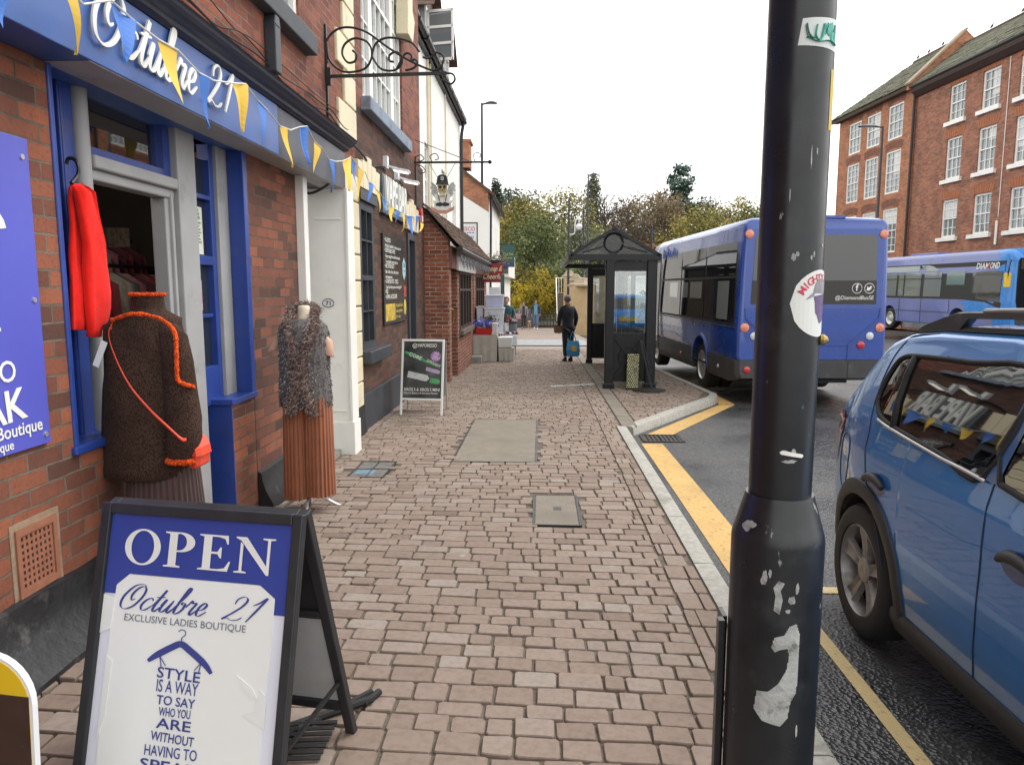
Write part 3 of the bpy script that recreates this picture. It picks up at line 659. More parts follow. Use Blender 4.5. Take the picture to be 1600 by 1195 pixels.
# ceiling lamps inside, seen through the light over the door
for i, (y_, x_) in enumerate(((4.25, -2.75), (4.6, -3.1))):
    t = T('spot_lamp', ['lit spot lamp on the shop ceiling nearer the door light', 'lit spot lamp deeper inside on the shop ceiling'][i], 'lamp', (x_, y_, 2.74)); B = MB(); B.cyl((x_, y_, 2.74), (x_, y_, 2.62), .045, 12); B.build('housing', M_iron, t); B = MB(); B.cyl((x_, y_, 2.619), (x_, y_, 2.612), .04, 12)
    m_, t_, b_ = newmat('lamp_lens'); b_.inputs['Emission Color'].default_value = (1, .95, .85, 1); b_.inputs['Emission Strength'].default_value = 8; B.build('lens', m_, t)
    li = bpy.data.objects.new('spot_lamp_light', bpy.data.lights.new('spot_lamp_light', 'POINT')); C.objects.link(li); li.location = (0, 0, -.2); li.parent = t; li.data.energy = 3; li.data.color = (1, .9, .78); li.data.shadow_soft_size = .05
# white doorway 71
DW = MB(); DW.box((-2.3, 6.39, -.1), (-2.03, 6.50, 2.6)); DW.box((-2.33, 6.36, -.1), (-2.0, 6.53, .25)); DW.build('doorway_pilaster', M_white, shop, bevel=.006)
DW = MB(); DW.box((-2.5, 7.24, .3), (-1.875, 7.44, 2.6)); DW.box((-2.5, 7.22, -.12), (-1.855, 7.47, .32)); DW.box((-1.90, 7.222, .33), (-1.87, 7.46, 2.6)); 
DW.box((-2.20, 7.228, .42), (-1.94, 7.24, .44)); DW.box((-2.20, 7.228, 2.3), (-1.94, 7.24, 2.32))
DW.build('doorway_pilaster', M_white, shop, bevel=.006)
d71 = MB(); d71.box((-2.56, 6.50, -.05), (-2.50, 7.24, 2.02)); d71.box((-2.50, 6.60, .25), (-2.49, 7.1, .85)); d71 = d71.build('front_door', M_white, shop, bevel=.004)
B = MB(); B.box((-2.49, 6.62, 1.05), (-2.484, 7.1, 1.9)); B.build('pane', M_glass_dark, d71)
B = MB(); B.box((-2.56, 6.50, 2.02), (-2.44, 7.24, 2.10)); B.box((-2.52, 6.5, 2.1), (-2.5, 7.24, 2.6)); B.box((-2.56, 6.85, 2.1), (-2.46, 6.89, 2.58)); B.build('door_head', M_white, shop)
B = MB(); B.box((-2.45, 6.5, -.12), (-2.0, 7.22, .04)); B.build('threshold', M_stone, shop)
fp = frame((-2.09, 7.239, 1.50), (1, 0, 0), (0, 0, 1), (0, -1, 0))
np_ = MB(); np_.poly([fp(.055 * math.cos(a), .04 * math.sin(a), .004) for a in [2 * PI * k / 24 for k in range(24)]]); np_ = np_.build('number_plate', M_wplastic, shop); B = MB(); B.tube(catmull([fp(.056 * math.cos(a), .041 * math.sin(a), .004) for a in [2*PI*k/16 for k in range(16)]], 2, True), .004, 4); B.build('plate_rim', M_kprint, np_)
text('71', fp, 0, -.022, .044, M_kprint, np_, align='CENTER', lift=.006, bold=.02)
# quoins
B = MB(); z = .28; i = 0
while z < 2.62:
    h = .29; d = .0 if i % 2 else .16
    B.box((-2.15, 7.60 + (.18 if i % 2 else 0), z + .008), (WX + .035, 8.5, z + h - .008)); z += h; i += 1
B.build('quoins', M_cream, shop, bevel=.012)
B = MB(); z = 3.25; i = 0
while z < 8.4:
    h = .34; B.box((-2.15, 7.78 + (.26 if i % 2 else 0), z + .008), (WX + .03, 8.5, z + h - .008)); z += h; i += 1
B.build('quoins', M_cream, shop, bevel=.012)
# upper window with stone sill
B = MB(); B.box((-2.2, 4.55, 3.70), (WX + .10, 6.85, 3.86)); B.build('window_sill', mat('dark_painted_sill', (.06, .065, .075), .7, var=.3, vs=6, bump=.3), shop, bevel=.01)
def sash(parent, x, y0, y1, z0, z1, cols, rows, fw=.07, depth=.06, matf=M_white, matg=M_glass_house, nm='window', bw=.022, curtain=False):
    F = MB(); F.box((x - depth, y0, z0), (x, y0 + fw, z1)); F.box((x - depth, y1 - fw, z0), (x, y1, z1)); F.box((x - depth, y0 + fw, z0), (x, y1 - fw, z0 + fw)); F.box((x - depth, y0 + fw, z1 - fw), (x, y1 - fw, z1))
    zm = (z0 + z1) / 2; F.box((x - depth, y0 + fw, zm - .025), (x - .008, y1 - fw, zm + .025))
    for i in range(1, cols): yy = y0 + fw + (y1 - y0 - 2 * fw) * i / cols; F.box((x - depth, yy - bw/2, z0 + fw), (x - .012, yy + bw/2, z1 - fw))
    for j in range(1, rows):
        zz = z0 + fw + (z1 - z0 - 2 * fw) * j / rows
        if abs(zz - zm) > .06: F.box((x - depth, y0 + fw, zz - bw/2), (x - .014, y1 - fw, zz + bw/2))
    f = F.build(nm, matf, parent); G = MB(); G.box((x - depth - .006, y0 + .02, z0 + .02), (x - depth + .012, y1 - .02, z1 - .02)); G.build('pane', matg, f)
    return f
sash(shop, WX - .02, 4.75, 6.65, 3.86, 5.6, 4, 4)
# terracotta air brick
ab = MB(); ab.box((WX - .02, 2.77, .40), (WX + .012, 3.02, .43)); ab.box((WX - .02, 2.77, .655), (WX + .012, 3.02, .685)); ab.box((WX - .02, 2.77, .43), (WX + .012, 2.795, .655)); ab.box((WX - .02, 2.995, .43), (WX + .012, 3.02, .655))
for i in range(8): ab.box((WX - .02, 2.795 + .027 * i - .006, .43), (WX + .006, 2.795 + .027 * i + .006 + .002, .655))
for j in range(9): ab.box((WX - .02, 2.795, .43 + .0278 * j - .006), (WX + .0055, 2.995, .43 + .0278 * j + .006))
ab.build('air_brick', mat('terracotta', (.30, .12, .07), .8, var=.2, vs=20), shop)
B = MB(); B.box((WX, 2.795, .43), (WX + .0012, 2.995, .655)); B.build('air_brick_painted_shade', M_hole_shade, shop)  # shade of the holes painted as a thin dark backing on the wall
# pale mortar render around the air brick
B = MB(); B.box((WX, 2.745, .375), (WX + .004, 2.77, .71)); B.box((WX, 3.02, .375), (WX + .004, 3.045, .71)); B.box((WX, 2.77, .685), (WX + .004, 3.02, .712)); B.box((WX, 2.77, .37), (WX + .004, 3.02, .40)); B.build('mortar_patch', mat('sandy_mortar', (.30, .21, .14), .9, var=.3, vs=18, bump=.4), shop)
# white soffit bracket over the door
B = MB(); B.tube(catmull([(-2.25, 6.75, 2.52), (-2.1, 6.8, 2.5), (-2.0, 6.85, 2.55), (-1.95, 6.9, 2.6)], 5), .012, 8); B.build('bracket', M_iron, shop)
# poster board on the brick wall
sg = T('wall_sign', 'blue boutique sign board with white slogan screwed to the brick wall', 'sign', (WX + .02, 2.4, 1.6))
B = MB(); B.box((WX + .004, 1.55, 1.0), (WX + .018, 3.015, 2.245)); B.build('board', mat('sign_blue', (.10, .11, .52), .35, var=.06, vs=1.5, coat=.3), sg, bevel=.002)
fs = frame((WX + .018, 0, 0), (0, 1, 0), (0, 0, 1), (1, 0, 0))
def rtext(body, yr, z, h, **k): return text(body, fs, yr, z, h, M_wletter, sg, align='RIGHT', **k)
rtext('WITHOUT', 2.77, 1.415, .085, bold=.015, shear=.05); rtext('HAVING TO', 2.835, 1.285, .085, bold=.01); rtext('SPEAK', 2.885, 1.135, .125, bold=.03, rot=.07); rtext('Ladies Boutique', 2.965, 1.065, .052, bold=.015); rtext('boutique', 2.79, 1.018, .038, bold=.012)
B = MB(); 
B.poly([fs(y_, z_, .003) for y_, z_ in ((2.60, 2.02), (2.72, 2.00), (2.80, 1.96), (2.84, 1.91), (2.85, 1.88), (2.82, 1.875), (2.76, 1.90), (2.68, 1.95), (2.6, 1.98))]); B.build('swash', M_wletter, sg)
B = MB()
for y_, z_ in ((2.975, 2.17), (2.98, 1.60), (2.985, 1.04), (1.62, 2.17), (1.62, 1.04)): B.cyl((WX + .016, y_, z_), (WX + .023, y_, z_), .011, 14)
B.build('screws', M_silver, sg, auto=40)
# utility box, cables
t = T('wall_box', 'tall dark grey utility box fixed to brick under the upstairs sill', 'box', (WX + .05, 5.75, 3.3)); B = MB(); B.prism([(0, 0), (.12, 0), (.12, .36), (.10, .42), (.02, .42), (0, .36)], lambda u, v, w: (WX + w, 5.79 + u, 3.28 + v), 0, .09); B.build('casing', M_slate, t, bevel=.008); B = MB(); B.box((WX + .088, 5.80, 3.62), (WX + .094, 5.90, 3.63)); B.build('seam', M_iron, t); 
B = MB(); 
for i in range(5): B.tube(catmull([(WX + .03, 5.81 + .02 * i, 3.28), (WX + .05, 5.9 + .05 * i, 3.2), (WX + .03, 6.1 + .1 * i, 3.22 + .02 * i), (WX + .02, 6.4, 3.25)], 5), .006, 5)
B.build('cable_tails', M_rubber, t)
ca = MB(); rc = random.Random(5)
for k in range(4):
    P = []; y = 3.0
    while y < 8.4: P.append((WX + .015 + rc.random() * .02, y, 3.24 + .05 * k + rc.uniform(-.035, .045))); y += rc.uniform(.3, .55)
    ca.tube(catmull(P, 4), .007 - .001 * k, 5)
P = catmull([(WX + .02, 4.2, 3.33), (WX + .1, 4.25, 3.42), (WX + .1, 4.4, 3.45), (WX + .02, 4.5, 3.4)], 5); ca.tube(P, .006, 5)
tag(ca.build('cable_bundle', M_rubber), 'loose black cables clipped along the brick above the blue fascia', 'cable')
ca = MB(); ca.tube(catmull([(WX + .02, 7.9, 3.23), (WX + .05, 8.6, 3.17), (WX + .02, 9.2, 3.12), (WX + .02, 9.7, 3.2), (WX + .03, 10.2, 3.25)], 6), .012, 6); ca.tube(catmull([(WX + .04, 10.8, 3.2), (WX + .03, 11.6, 3.1), (WX + .02, 12.4, 3.02), (WX + .03, 12.9, 2.95)], 6), .010, 6)
tag(ca.build('power_cable', M_rubber), 'black cable sagging along the brick to the sign lamps', 'cable')
# wrought iron bracket
br_ = T('sign_bracket', 'scrolled black wrought iron sign bracket projecting from the brick wall', 'bracket', (WX, 7.42, 3.7))
Y0 = 7.42; B = MB(); B.bar((WX + .012, Y0, 3.30), (WX + .012, Y0, 4.16), .03, .02); B.bar((WX, Y0, 3.68), (-.92, Y0, 3.70), .028); B.bar((WX + .03, Y0, 3.60), (WX + .03, Y0, 3.76), .05); B.build('bar', M_iron, br_)
def sc2(pts, r=.011): return catmull([(WX + u, Y0, 3.70 + v) for u, v in pts], 7), r
B = MB()
for pts in ([(.02, .10), (.02, .3), (.12, .41), (.26, .43), (.42, .38), (.62, .24), (.82, .12), (1.0, .04), (1.08, .03), (1.14, .08), (1.15, .16), (1.08, .19), (1.02, .14), (.95, .15)],
            [(.02, .30), (.04, .14), (.14, .04), (.26, .02), (.40, .06), (.46, .18), (.42, .29), (.30, .33), (.20, .28), (.17, .19), (.22, .11), (.29, .12), (.31, .18), (.27, .22)],
            [(.46, .16), (.54, .05), (.66, .03), (.74, .08), (.75, .16), (.69, .20), (.63, .17), (.63, .12), (.67, .11)],
            [(.46, .18), (.50, .28), (.60, .33), (.74, .32), (.85, .28), (.92, .2)],
            [(.70, .05), (.78, .18), (.84, .17), (.84, .12)], [(.78, .03), (.86, .05), (.90, .10), (.87, .13), (.84, .1)],
            [(1.18, 0), (1.24, -.01), (1.26, -.06), (1.22, -.1), (1.16, -.07), (1.12, -.06)]):
    P, r = sc2(pts); B.tube(P, r, 6)
B.build('scrollwork', M_iron, br_, smooth_=True)
# ================================================================ vape shop
vs_ = T('vape_shop_building', 'dark brick shop with cream quoins, menu board and tall white upstairs windows', 'shop', (-2.4, 10.8, -.05))
B = MB()
def wallholes(B, x0, x1, y0, y1, z0, z1, holes):
    ys = sorted({y0, y1, *[h[0] for h in holes], *[h[1] for h in holes]}); zs = sorted({z0, z1, *[h[2] for h in holes], *[h[3] for h in holes]})
    for a, b in zip(ys[:-1], ys[1:]):
        for c, d in zip(zs[:-1], zs[1:]):
            if any(h[0] <= a and b <= h[1] and h[2] <= c and d <= h[3] for h in holes): continue
            B.box((x0, a, c), (x1, b, d))
wallholes(B, -2.6, WX, 8.503, 13.4, -.3, 3.72, [(8.62, 9.36, .92, 2.66), (11.62, 12.35, -.3, 2.5)]); B.build('lower_brickwork', M_brick_dark, vs_)
B = MB(); wallholes(B, -2.6, WX, 8.503, 13.1, 3.72, 9.2, [(8.95, 11.5, 3.86, 6.7)]); B.build('upper_brickwork', M_brick_red, vs_)
B = MB(); B.box((-2.2, 8.503, -.3), (WX + .04, 11.6, .40)); B.build('plinth', M_slate, vs_, bevel=.01)
w = MB()
for a, b in (((8.62, .92), (8.72, 2.66)), ((9.26, .92), (9.36, 2.66)), ((8.72, .92), (9.26, 1.0)), ((8.72, 2.56), (9.26, 2.66)), ((8.72, 1.74), (9.26, 1.80)), ((8.98, 1.0), (9.0, 1.74)), ((8.98, 1.8), (9.0, 2.56)), ((8.72, 2.2), (9.26, 2.22)), ((8.72, 1.36), (9.26, 1.38))): w.box((-2.2, a[0], a[1]), (-2.10, b[0], b[1]))
w = w.build('window', M_slate, vs_); B = MB(); B.box((-2.19, 8.7, .98), (-2.17, 9.3, 2.6)); B.build('pane', M_glass_dark, w)
B = MB(); B.box((-2.168, 8.76, 1.45), (-2.164, 8.9, 1.62)); B.build('sticker', M_wplastic, w)
B = MB(); B.box((-2.2, 8.52, .76), (-1.97, 9.70, .91)); B.build('window_sill', M_slate, vs_, bevel=.012)
B = MB(); B.box((-2.2, 8.56, 2.66), (-2.06, 9.45, 2.78)); B.build('lintel', M_slate, vs_)
d = MB(); d.box((-2.3, 11.72, -.2), (-2.24, 12.25, 2.4)); d.box((-2.24, 11.8, .2), (-2.23, 12.17, .9)); d = d.build('door', M_slate, vs_); B = MB(); B.box((-2.25, 11.82, 1.05), (-2.235, 12.15, 2.2)); B.build('pane', M_glass_dark, d)
B = MB(); B.box((-2.3, 11.62, -.2), (-2.07, 11.74, 2.5)); B.box((-2.3, 12.23, -.2), (-2.07, 12.35, 2.5)); B.box((-2.3, 11.74, 2.4), (-2.07, 12.23, 2.5)); B.build('door_frame', M_slate, vs_)
B = MB()
for i, (y, h) in enumerate(((8.52, 1), (8.72, 1))): pass
for yc in (8.99,):
    for k in range(5): B.prism([(yc - .52 + k * .21, 2.79), (yc - .32 + k * .21, 2.79), (yc - .33 + k * .23, 3.08 + (.1 if k == 2 else .03 * (2 - abs(k - 2)))), (yc - .55 + k * .23, 3.08 + (.1 if k == 2 else .03 * (2 - abs(k - 2))))], lambda u, v, w: (WX + w, u, v), -.05, .05)
B.build('stone_window_head', M_cream, vs_, bevel=.008); B = MB()
for yc in (12.0,):
    for k in range(5): B.prism([(yc - .52 + k * .21, 2.55), (yc - .325 + k * .21, 2.55), (yc - .335 + k * .22, 2.92 + .06 * (2 - abs(k - 2))), (yc - .545 + k * .22, 2.92 + .06 * (2 - abs(k - 2)))], lambda u, v, w: (WX + w, u, v), -.05, .05)
B.build('stone_door_head', M_cream, vs_, bevel=.008)
# upstairs triple sash with keystones
for (a, b, nm) in ((8.97, 9.55, 1), (9.57, 10.88, 3), (10.90, 11.48, 1)): sash(vs_, WX - .03, a, b, 3.86, 6.7, 2 if nm == 1 else 4, 6, fw=.08)
B = MB(); B.box((-2.2, 8.85, 3.70), (WX + .12, 11.62, 3.86)); B.build('window_sill', M_slatesill, vs_, bevel=.012)
B = MB()
for k in range(7): B.prism([(8.85 + k * .4, 6.7), (9.24 + k * .4, 6.7), (9.26 + k * .4, 7.05 + (.2 if k % 2 else 0)), (8.83 + k * .4, 7.05 + (.2 if k % 2 else 0))], lambda u, v, w: (WX + w, u, v), -.05, .07 if k % 2 else .05)
B.build('stone_window_head', M_cream, vs_, bevel=.01); B = MB(); B.prism([(11.2, 5.3), (11.62, 5.3), (11.8, 5.65), (11.62, 5.75), (11.62, 6.7), (11.3, 6.7)], lambda u, v, w: (WX + w, u, v), -.02, .16)
B.build('keystone', M_cream, vs_, bevel=.01)
# sign and menu
fv = frame((WX, 0, 0), (0, 1, 0), (0, 0, 1), (1, 0, 0))
s = T('shop_sign', 'long white lettered sign on the brick above the menu board', 'sign', (WX, 10.5, 2.9)); B = MB(); B.box((WX + .002, 9.72, 2.62), (WX + .05, 11.35, 3.12))
B.build('board', mat('sign_backing', (.10, .12, .14), .4, var=.9, vs=6), s)
fv2 = frame((WX + .05, 0, 0), (0, 1, 0), (0, 0, 1), (1, 0, 0)); text('VAPE BAR', fv2, 9.76, 2.74, .37, M_wletter, s, w=1.54, depth=.03, bold=.03, shear=.08)
B = MB(); B.box((WX + .052, 9.80, 2.67), (WX + .055, 11.3, 2.73)); B.build('underline', mat('sign_pale_blue', (.3, .42, .5), .5, var=.5, vs=9), s)
s = T('menu_board', 'black wall menu board with white writing beside the grey window', 'sign', (WX, 10.6, 1.7)); B = MB(); B.box((WX + .002, 9.76, 1.16), (WX + .03, 11.42, 2.36)); B.build('board', mat('menu_black', (.012, .012, .014), .3, var=.2, coat=.4), s)
fm = frame((WX + .03, 0, 0), (0, 1, 0), (0, 0, 1), (1, 0, 0)); B = MB()
for i, (l, h) in enumerate((('E-LIQUIDS', .06), ('Nic Salts, Shortfills, Freebase and more', .045), ('DISPOSABLE VAPES', .06), ('Huge range from all the brands', .045), ('Top quality, great prices', .045), ('NICOTINE SALTS', .06), ('Bar Salts, Elux, Bar Juice', .045), ('and many more', .045), ('STARTER KITS - COILS', .06), ('Can\'t find what you are looking for?', .045), ('PODS', .06), ('VAPING ACCESSORIES', .06))):
    text(('• ' if h > .05 else '') + l, fm, 9.84 + (0 if h > .05 else .04), 2.26 - i * .069, h, M_wletter, s, mb=B, w=min(1.1, .034 * len(l) * (1.3 if h > .05 else 1)))
B.build('lettering', M_wletter, s)
B = MB(); B.box((WX + .0305, 9.84, 1.20), (WX + .032, 10.5, 1.43)); B.build('yellow_panel', mat('menu_yellow', (.55, .38, .06), .5, var=.6, vs=12), s)
B = MB(); text('Disposable Vapes', fm, 10.55, 1.38, .05, M_wletter, s, mb=B, w=.5); text('Next day delivery', fm, 10.55, 1.30, .05, M_wletter, s, mb=B, w=.5); text('18+ only', fm, 10.55, 1.22, .05, M_wletter, s, mb=B, w=.3); B.build('lettering', mat('menu_gold_text', (.6, .45, .12), .5), s)
B = MB(); B.poly([fm(11.22 + .14 * math.cos(a), 1.93 + .17 * math.sin(a), .002) for a in [PI / 2 + PI / 3 * k for k in range(6)]]); B.build('hexagon_badge', mat('badge_pale_blue', (.35, .55, .62), .5, var=.2), s)
B = MB(); text('10', fm, 11.22, 1.95, .07, M_kprint, s, mb=B, align='CENTER', bold=.02, lift=.004); text('for', fm, 11.22, 1.88, .05, M_kprint, s, mb=B, align='CENTER', lift=.004); B.build('lettering', M_kprint, s)
B = MB(); B.poly([fm(11.25 + .1 * math.cos(a), 1.36 + .12 * math.sin(a), .002) for a in [2 * PI * k / 20 for k in range(20)]]); B.build('round_badge', mat('badge_yellow', (.6, .5, .08), .5, var=.3), s)
B = MB(); B.box((WX + .0305, 11.18, 1.52), (WX + .032, 11.36, 1.68)); B.build('red_patch', mat('badge_red', (.45, .05, .05), .5, var=.4, vs=14), s)
for i, (y, z) in enumerate(((10.05, 3.24), (10.8, 3.20))):
    t = T('sign_lamp', ['white floodlamp above the first letters of the white lettered sign', 'white floodlamp above the last letters of the white lettered sign'][i], 'lamp', (WX, y, z)); B = MB(); B.box((WX, y - .05, z - .02), (WX + .06, y + .05, z + .14)); B.bar((WX + .05, y, z + .02), (WX + .18, y, z - .02), .025); B.build('bracket', M_wplastic, t); B = MB(); B.obox((WX + .12, y - .09, z - .04), (.22, 0, -.04), (0, .18, 0), (.008, 0, .03)); B.build('head', M_wplastic, t, bevel=.006)
    B = MB(); B.obox((WX + .14, y - .075, z - .052), (.18, 0, -.033), (0, .15, 0), (.001, 0, .005)); B.build('lens', M_lampwhite, t)
# projecting bar with the skull sign
hb = T('sign_bracket', 'straight black iron bar bracket holding the skull sign', 'bracket', (WX, 12.5, 3.7)); B = MB(); B.tube([(WX, 12.5, 3.70), (-.86, 12.5, 3.70)], .018, 8); B.ball((-.85, 12.5, 3.7), .035); B.tube([(WX + .02, 12.5, 2.95), (WX + .02, 12.5, 3.80)], .014, 6); B.tube([(WX + .02, 12.45, 4.05), (-1.2, 12.5, 3.72)], .006, 5); B.build('bar', M_iron, hb)
B = MB()
for pts in ([(.02, .08), (.1, .12), (.16, .06), (.1, .02), (.06, .05)], [(.3, 0), (.26, .1), (.36, .14), (.4, .06), (.34, .04)], [(1.0, .02), (.98, .12), (1.06, .15), (1.1, .1), (1.05, .07)], [(.02, -.04), (.12, -.06), (.18, -.14), (.1, -.18), (.06, -.12)]): B.tube(catmull([(WX + u, 12.5, 3.7 + v) for u, v in pts], 6), .008, 5)
B.build('scrolls', M_iron, hb)
sk = T('hanging_sign', 'cut out skull in a black cap sign hanging from the iron bar', 'sign', (-1.62, 12.5, 3.3))
fk = lambda u, v, w=0: Vector((-1.64 + u * .56, 12.5 - w, 3.50 + (v - 3.555) * .67))
B = MB()
for sx in (-1, 1): B.tube([(-1.64 + sx * .07, 12.5, 3.44), (-1.64 + sx * .22, 12.5, 3.69)], .004, 4)
B.build('chain', M_iron, sk)
def plate(P, w0, w1, m, nm, par=sk, f=fk): B = MB(); B.prism(P, f, w0, w1); return B.build(nm, m, par)
wing = lambda s_: [(s_ * .10, 3.02), (s_ * .22, 3.0), (s_ * .34, 3.10), (s_ * .30, 3.18), (s_ * .37, 3.24), (s_ * .31, 3.30), (s_ * .35, 3.38), (s_ * .27, 3.36), (s_ * .17, 3.28)]
wingm = mat('pale_grey_print', (.42, .43, .43), .6, var=.6, vs=22)
plate(wing(1), -.004, .004, wingm, 'wing'); plate(wing(-1)[::-1], -.004, .004, wingm, 'wing')
plate([(-.28, 2.74), (-.10, 2.68), (.10, 2.68), (.28, 2.74), (.25, 2.84), (.30, 2.94), (.2, 2.92), (.24, 3.06), (.15, 3.12), (.05, 3.02), (-.05, 3.02), (-.15, 3.12), (-.24, 3.06), (-.2, 2.92), (-.30, 2.94), (-.25, 2.84)], -.006, .0055, mat('print_white', (.66, .66, .64), .6, var=.12), 'chest')
plate([(-.36, 2.80), (-.12, 2.70), (.12, 2.70), (.36, 2.80), (.33, 2.70), (.10, 2.61), (-.10, 2.61), (-.33, 2.70)], .006, .010, mat('print_salmon', (.50, .25, .18), .6, var=.15), 'ribbon')
plate([(-.2, 2.86), (-.07, 2.9), (0, 2.87), (.07, 2.9), (.2, 2.86), (.2, 2.81), (.07, 2.79), (0, 2.81), (-.07, 2.79), (-.2, 2.81)], .006, .011, M_kprint, 'tool_mark')
for s_ in (-1, 1): plate([(s_ * .12, 3.08), (s_ * .15, 3.1), (s_ * .10, 2.92), (s_ * .07, 2.92)][::s_], .006, .0105, M_kprint, 'brace')
skp = [(-.075, 3.02), (.075, 3.02), (.085, 3.10), (.13, 3.16), (.15, 3.28), (.14, 3.36), (-.14, 3.36), (-.15, 3.28), (-.13, 3.16), (-.085, 3.10)]
plate(skp, .006, .018, mat('bone_print', (.42, .34, .18), .6, var=.5, vs=18), 'skull')
for s_ in (-1, 1): plate([(s_ * .062 + .045 * math.cos(a), 3.255 + .042 * math.sin(a)) for a in [2 * PI * k / 16 for k in range(16)]], .018, .020, M_kprint, 'eye_socket')
plate([(0, 3.215), (-.028, 3.165), (.028, 3.165)], .018, .020, M_kprint, 'nose_hole')
B = MB()
for i in range(6): B.prism([(-.065 + i * .024, 3.055), (-.045 + i * .024, 3.055), (-.045 + i * .024, 3.115), (-.065 + i * .024, 3.115)], fk, .018, .0195)
B.build('teeth', mat('teeth_print', (.62, .58, .45), .6), sk)
plate([(-.17, 3.33), (.19, 3.31), (.17, 3.39), (.165, 3.44), (.13, 3.52), (.06, 3.555), (-.06, 3.555), (-.13, 3.52), (-.155, 3.44)], .018, .026, M_kprint, 'cap')
plate([(-.19, 3.30), (0, 3.34), (.20, 3.29), (.19, 3.335), (0, 3.38), (-.18, 3.35)], .026, .034, mat('cap_peak_grey', (.05, .05, .055), .5), 'cap_peak')
om = catmull([(-.035, 3.42), (-.015, 3.43), (-.035, 3.47), (0, 3.505), (.035, 3.47), (.015, 3.43), (.035, 3.42)], 5); B = MB(); B.tube([fk(p.x, p.y, .028) for p in om], .006, 5); B.build('cap_emblem', M_wletter, sk)
plate([(.30, 3.16), (.4, 3.16), (.4, 3.2), (.3, 3.2)], 0, .001, wingm, 'wing_tip')
# red burglar alarm box at the corner
lt = T('alarm_box', 'small red burglar alarm box high on the brick corner', 'alarm', (WX, 12.75, 2.85)); B = MB(); B.prism([(-.08, 2.66), (.08, 2.66), (.10, 2.92), (.05, 2.98), (-.05, 2.98), (-.10, 2.92)], lambda u, v, w: (WX + w, 12.75 + u, v), 0, .08); B.build('casing', mat('alarm_red', (.42, .02, .03), .4), lt, bevel=.006); B = MB(); B.box((WX + .08, 12.69, 2.76), (WX + .083, 12.81, 2.86)); B.build('label_plate', M_wplastic, lt)
# ================================================================ small lean-to shop
SX, SY, SE = -1.66, 13.42, 22.6
ln = T('lean_to_shop', 'low smooth orange brick lean-to shop with old tiled roof', 'shop', (-1.9, 17, -.15))
B = MB(); B.prism([(-2.6, -.4), (SX, -.4), (SX, 2.50), (-2.14, 3.04), (-2.2, 3.1), (-2.6, 3.1)], lambda u, v, w: (u, w, v), SY, SY + .22)
wallholes(B, -1.88, SX, SY + .222, SE, -.6, 2.36, [(13.75, 14.75, -.6, 2.0), (15.1, 17.55, .78, 2.0), (18.05, 18.3, -.6, 2.0), (18.9, 21.6, .6, 2.0)])
B.build('brickwork', M_brick_new, ln)
fas = MB(); fas.box((SX, 13.5, 2.0), (SX + .05, SE, 2.40)); fas.build('fascia_board', mat('red_brown_fascia', (.20, .07, .05), .6, var=.3, vs=6), ln)
d = MB(); d.box((-1.86, 13.75, -.3), (-1.80, 14.75, 2.0)); d = d.build('door', M_brownframe, ln); B = MB(); B.box((-1.81, 13.9, .9), (-1.795, 14.6, 1.85)); B.build('pane', M_glass_dark, d); B = MB(); B.tube(catmull([(-1.78, 14.62, .95), (-1.73, 14.64, 1.0), (-1.73, 14.64, 1.2), (-1.78, 14.62, 1.25)], 4), .014, 6); B.build('handle', mat('brass', (.5, .33, .08), .35, metal=.8), d)
for (a, b, z0) in ((15.1, 17.55, .78), (18.9, 21.6, .6)):
    F = MB(); n_ = 4
    for i in range(n_ + 1): yy = a + (b - a - .07) * i / n_; F.box((-1.80, yy, z0), (SX + .015, yy + .07, 2.0))
    F.box((-1.80, a, z0), (SX + .01, b, z0 + .07)); F.box((-1.80, a, 1.93), (SX + .01, b, 2.0)); F.box((-1.80, a, 1.58), (SX + .008, b, 1.63)); f = F.build('window', M_brownframe, ln); G = MB(); G.box((-1.79, a + .02, z0 + .02), (-1.775, b - .02, 1.98)); G.build('pane', M_glass_dark, f)
    B = MB(); B.box((-1.84, a - .08, z0 - .09), (SX + .09, b + .08, z0)); B.build('window_sill', M_woodgrey, ln)
rf = MB(); rt = random.Random(2)
for j in range(9):                                        # courses of tiles, lapped
    t0, t1 = j / 9, (j + 1.35) / 9; y = SY - .12
    while y < SE + .1:
        wdt = .17 + rt.uniform(-.008, .008); P0 = Vector((-1.46, 0, 2.36)); P1 = Vector((-2.2, 0, 3.18)); a = P0.lerp(P1, min(t0, 1)); b = P0.lerp(P1, min(t1, 1)); l = .018 + rt.uniform(0, .014); q = rt.uniform(-.012, .012)
        rf.obox((a.x + .02 + q, y, a.z + l), (0, wdt - .004, 0), (b.x - a.x, 0, b.z - a.z - l + .008), (.009, 0, .012)); y += wdt
rf.build('roof', M_tile, ln)
B = MB(); B.obox((-1.5, SY - .05, 2.33), (0, SE - SY, 0), (-.7, 0, .80), (.01, 0, .015)); B.build('roof_deck', M_woodgrey, ln)
B = MB(); B.tube([(-1.44, SY - .12, 2.33), (-1.44, SE, 2.30)], .055, 8); B.build('gutter', M_iron, ln)
B = MB(); B.tube(catmull([(-1.46, SY + .1 + i * .6, 2.28 - (.12 if i % 2 else 0)) for i in range(15)], 4), .008, 4)
for i in range(40): yy = SY + .2 + i * .22; B.tube([(-1.46, yy, 2.26), (-1.45, yy, 2.12 - .05 * (i % 3))], .010, 4)
tag(B.build('light_string', mat('clear_bulb_string', (.2, .2, .2), .4, var=.6, vs=20)), 'string of icicle lights drooping below the tiled lean-to eave', 'light string')
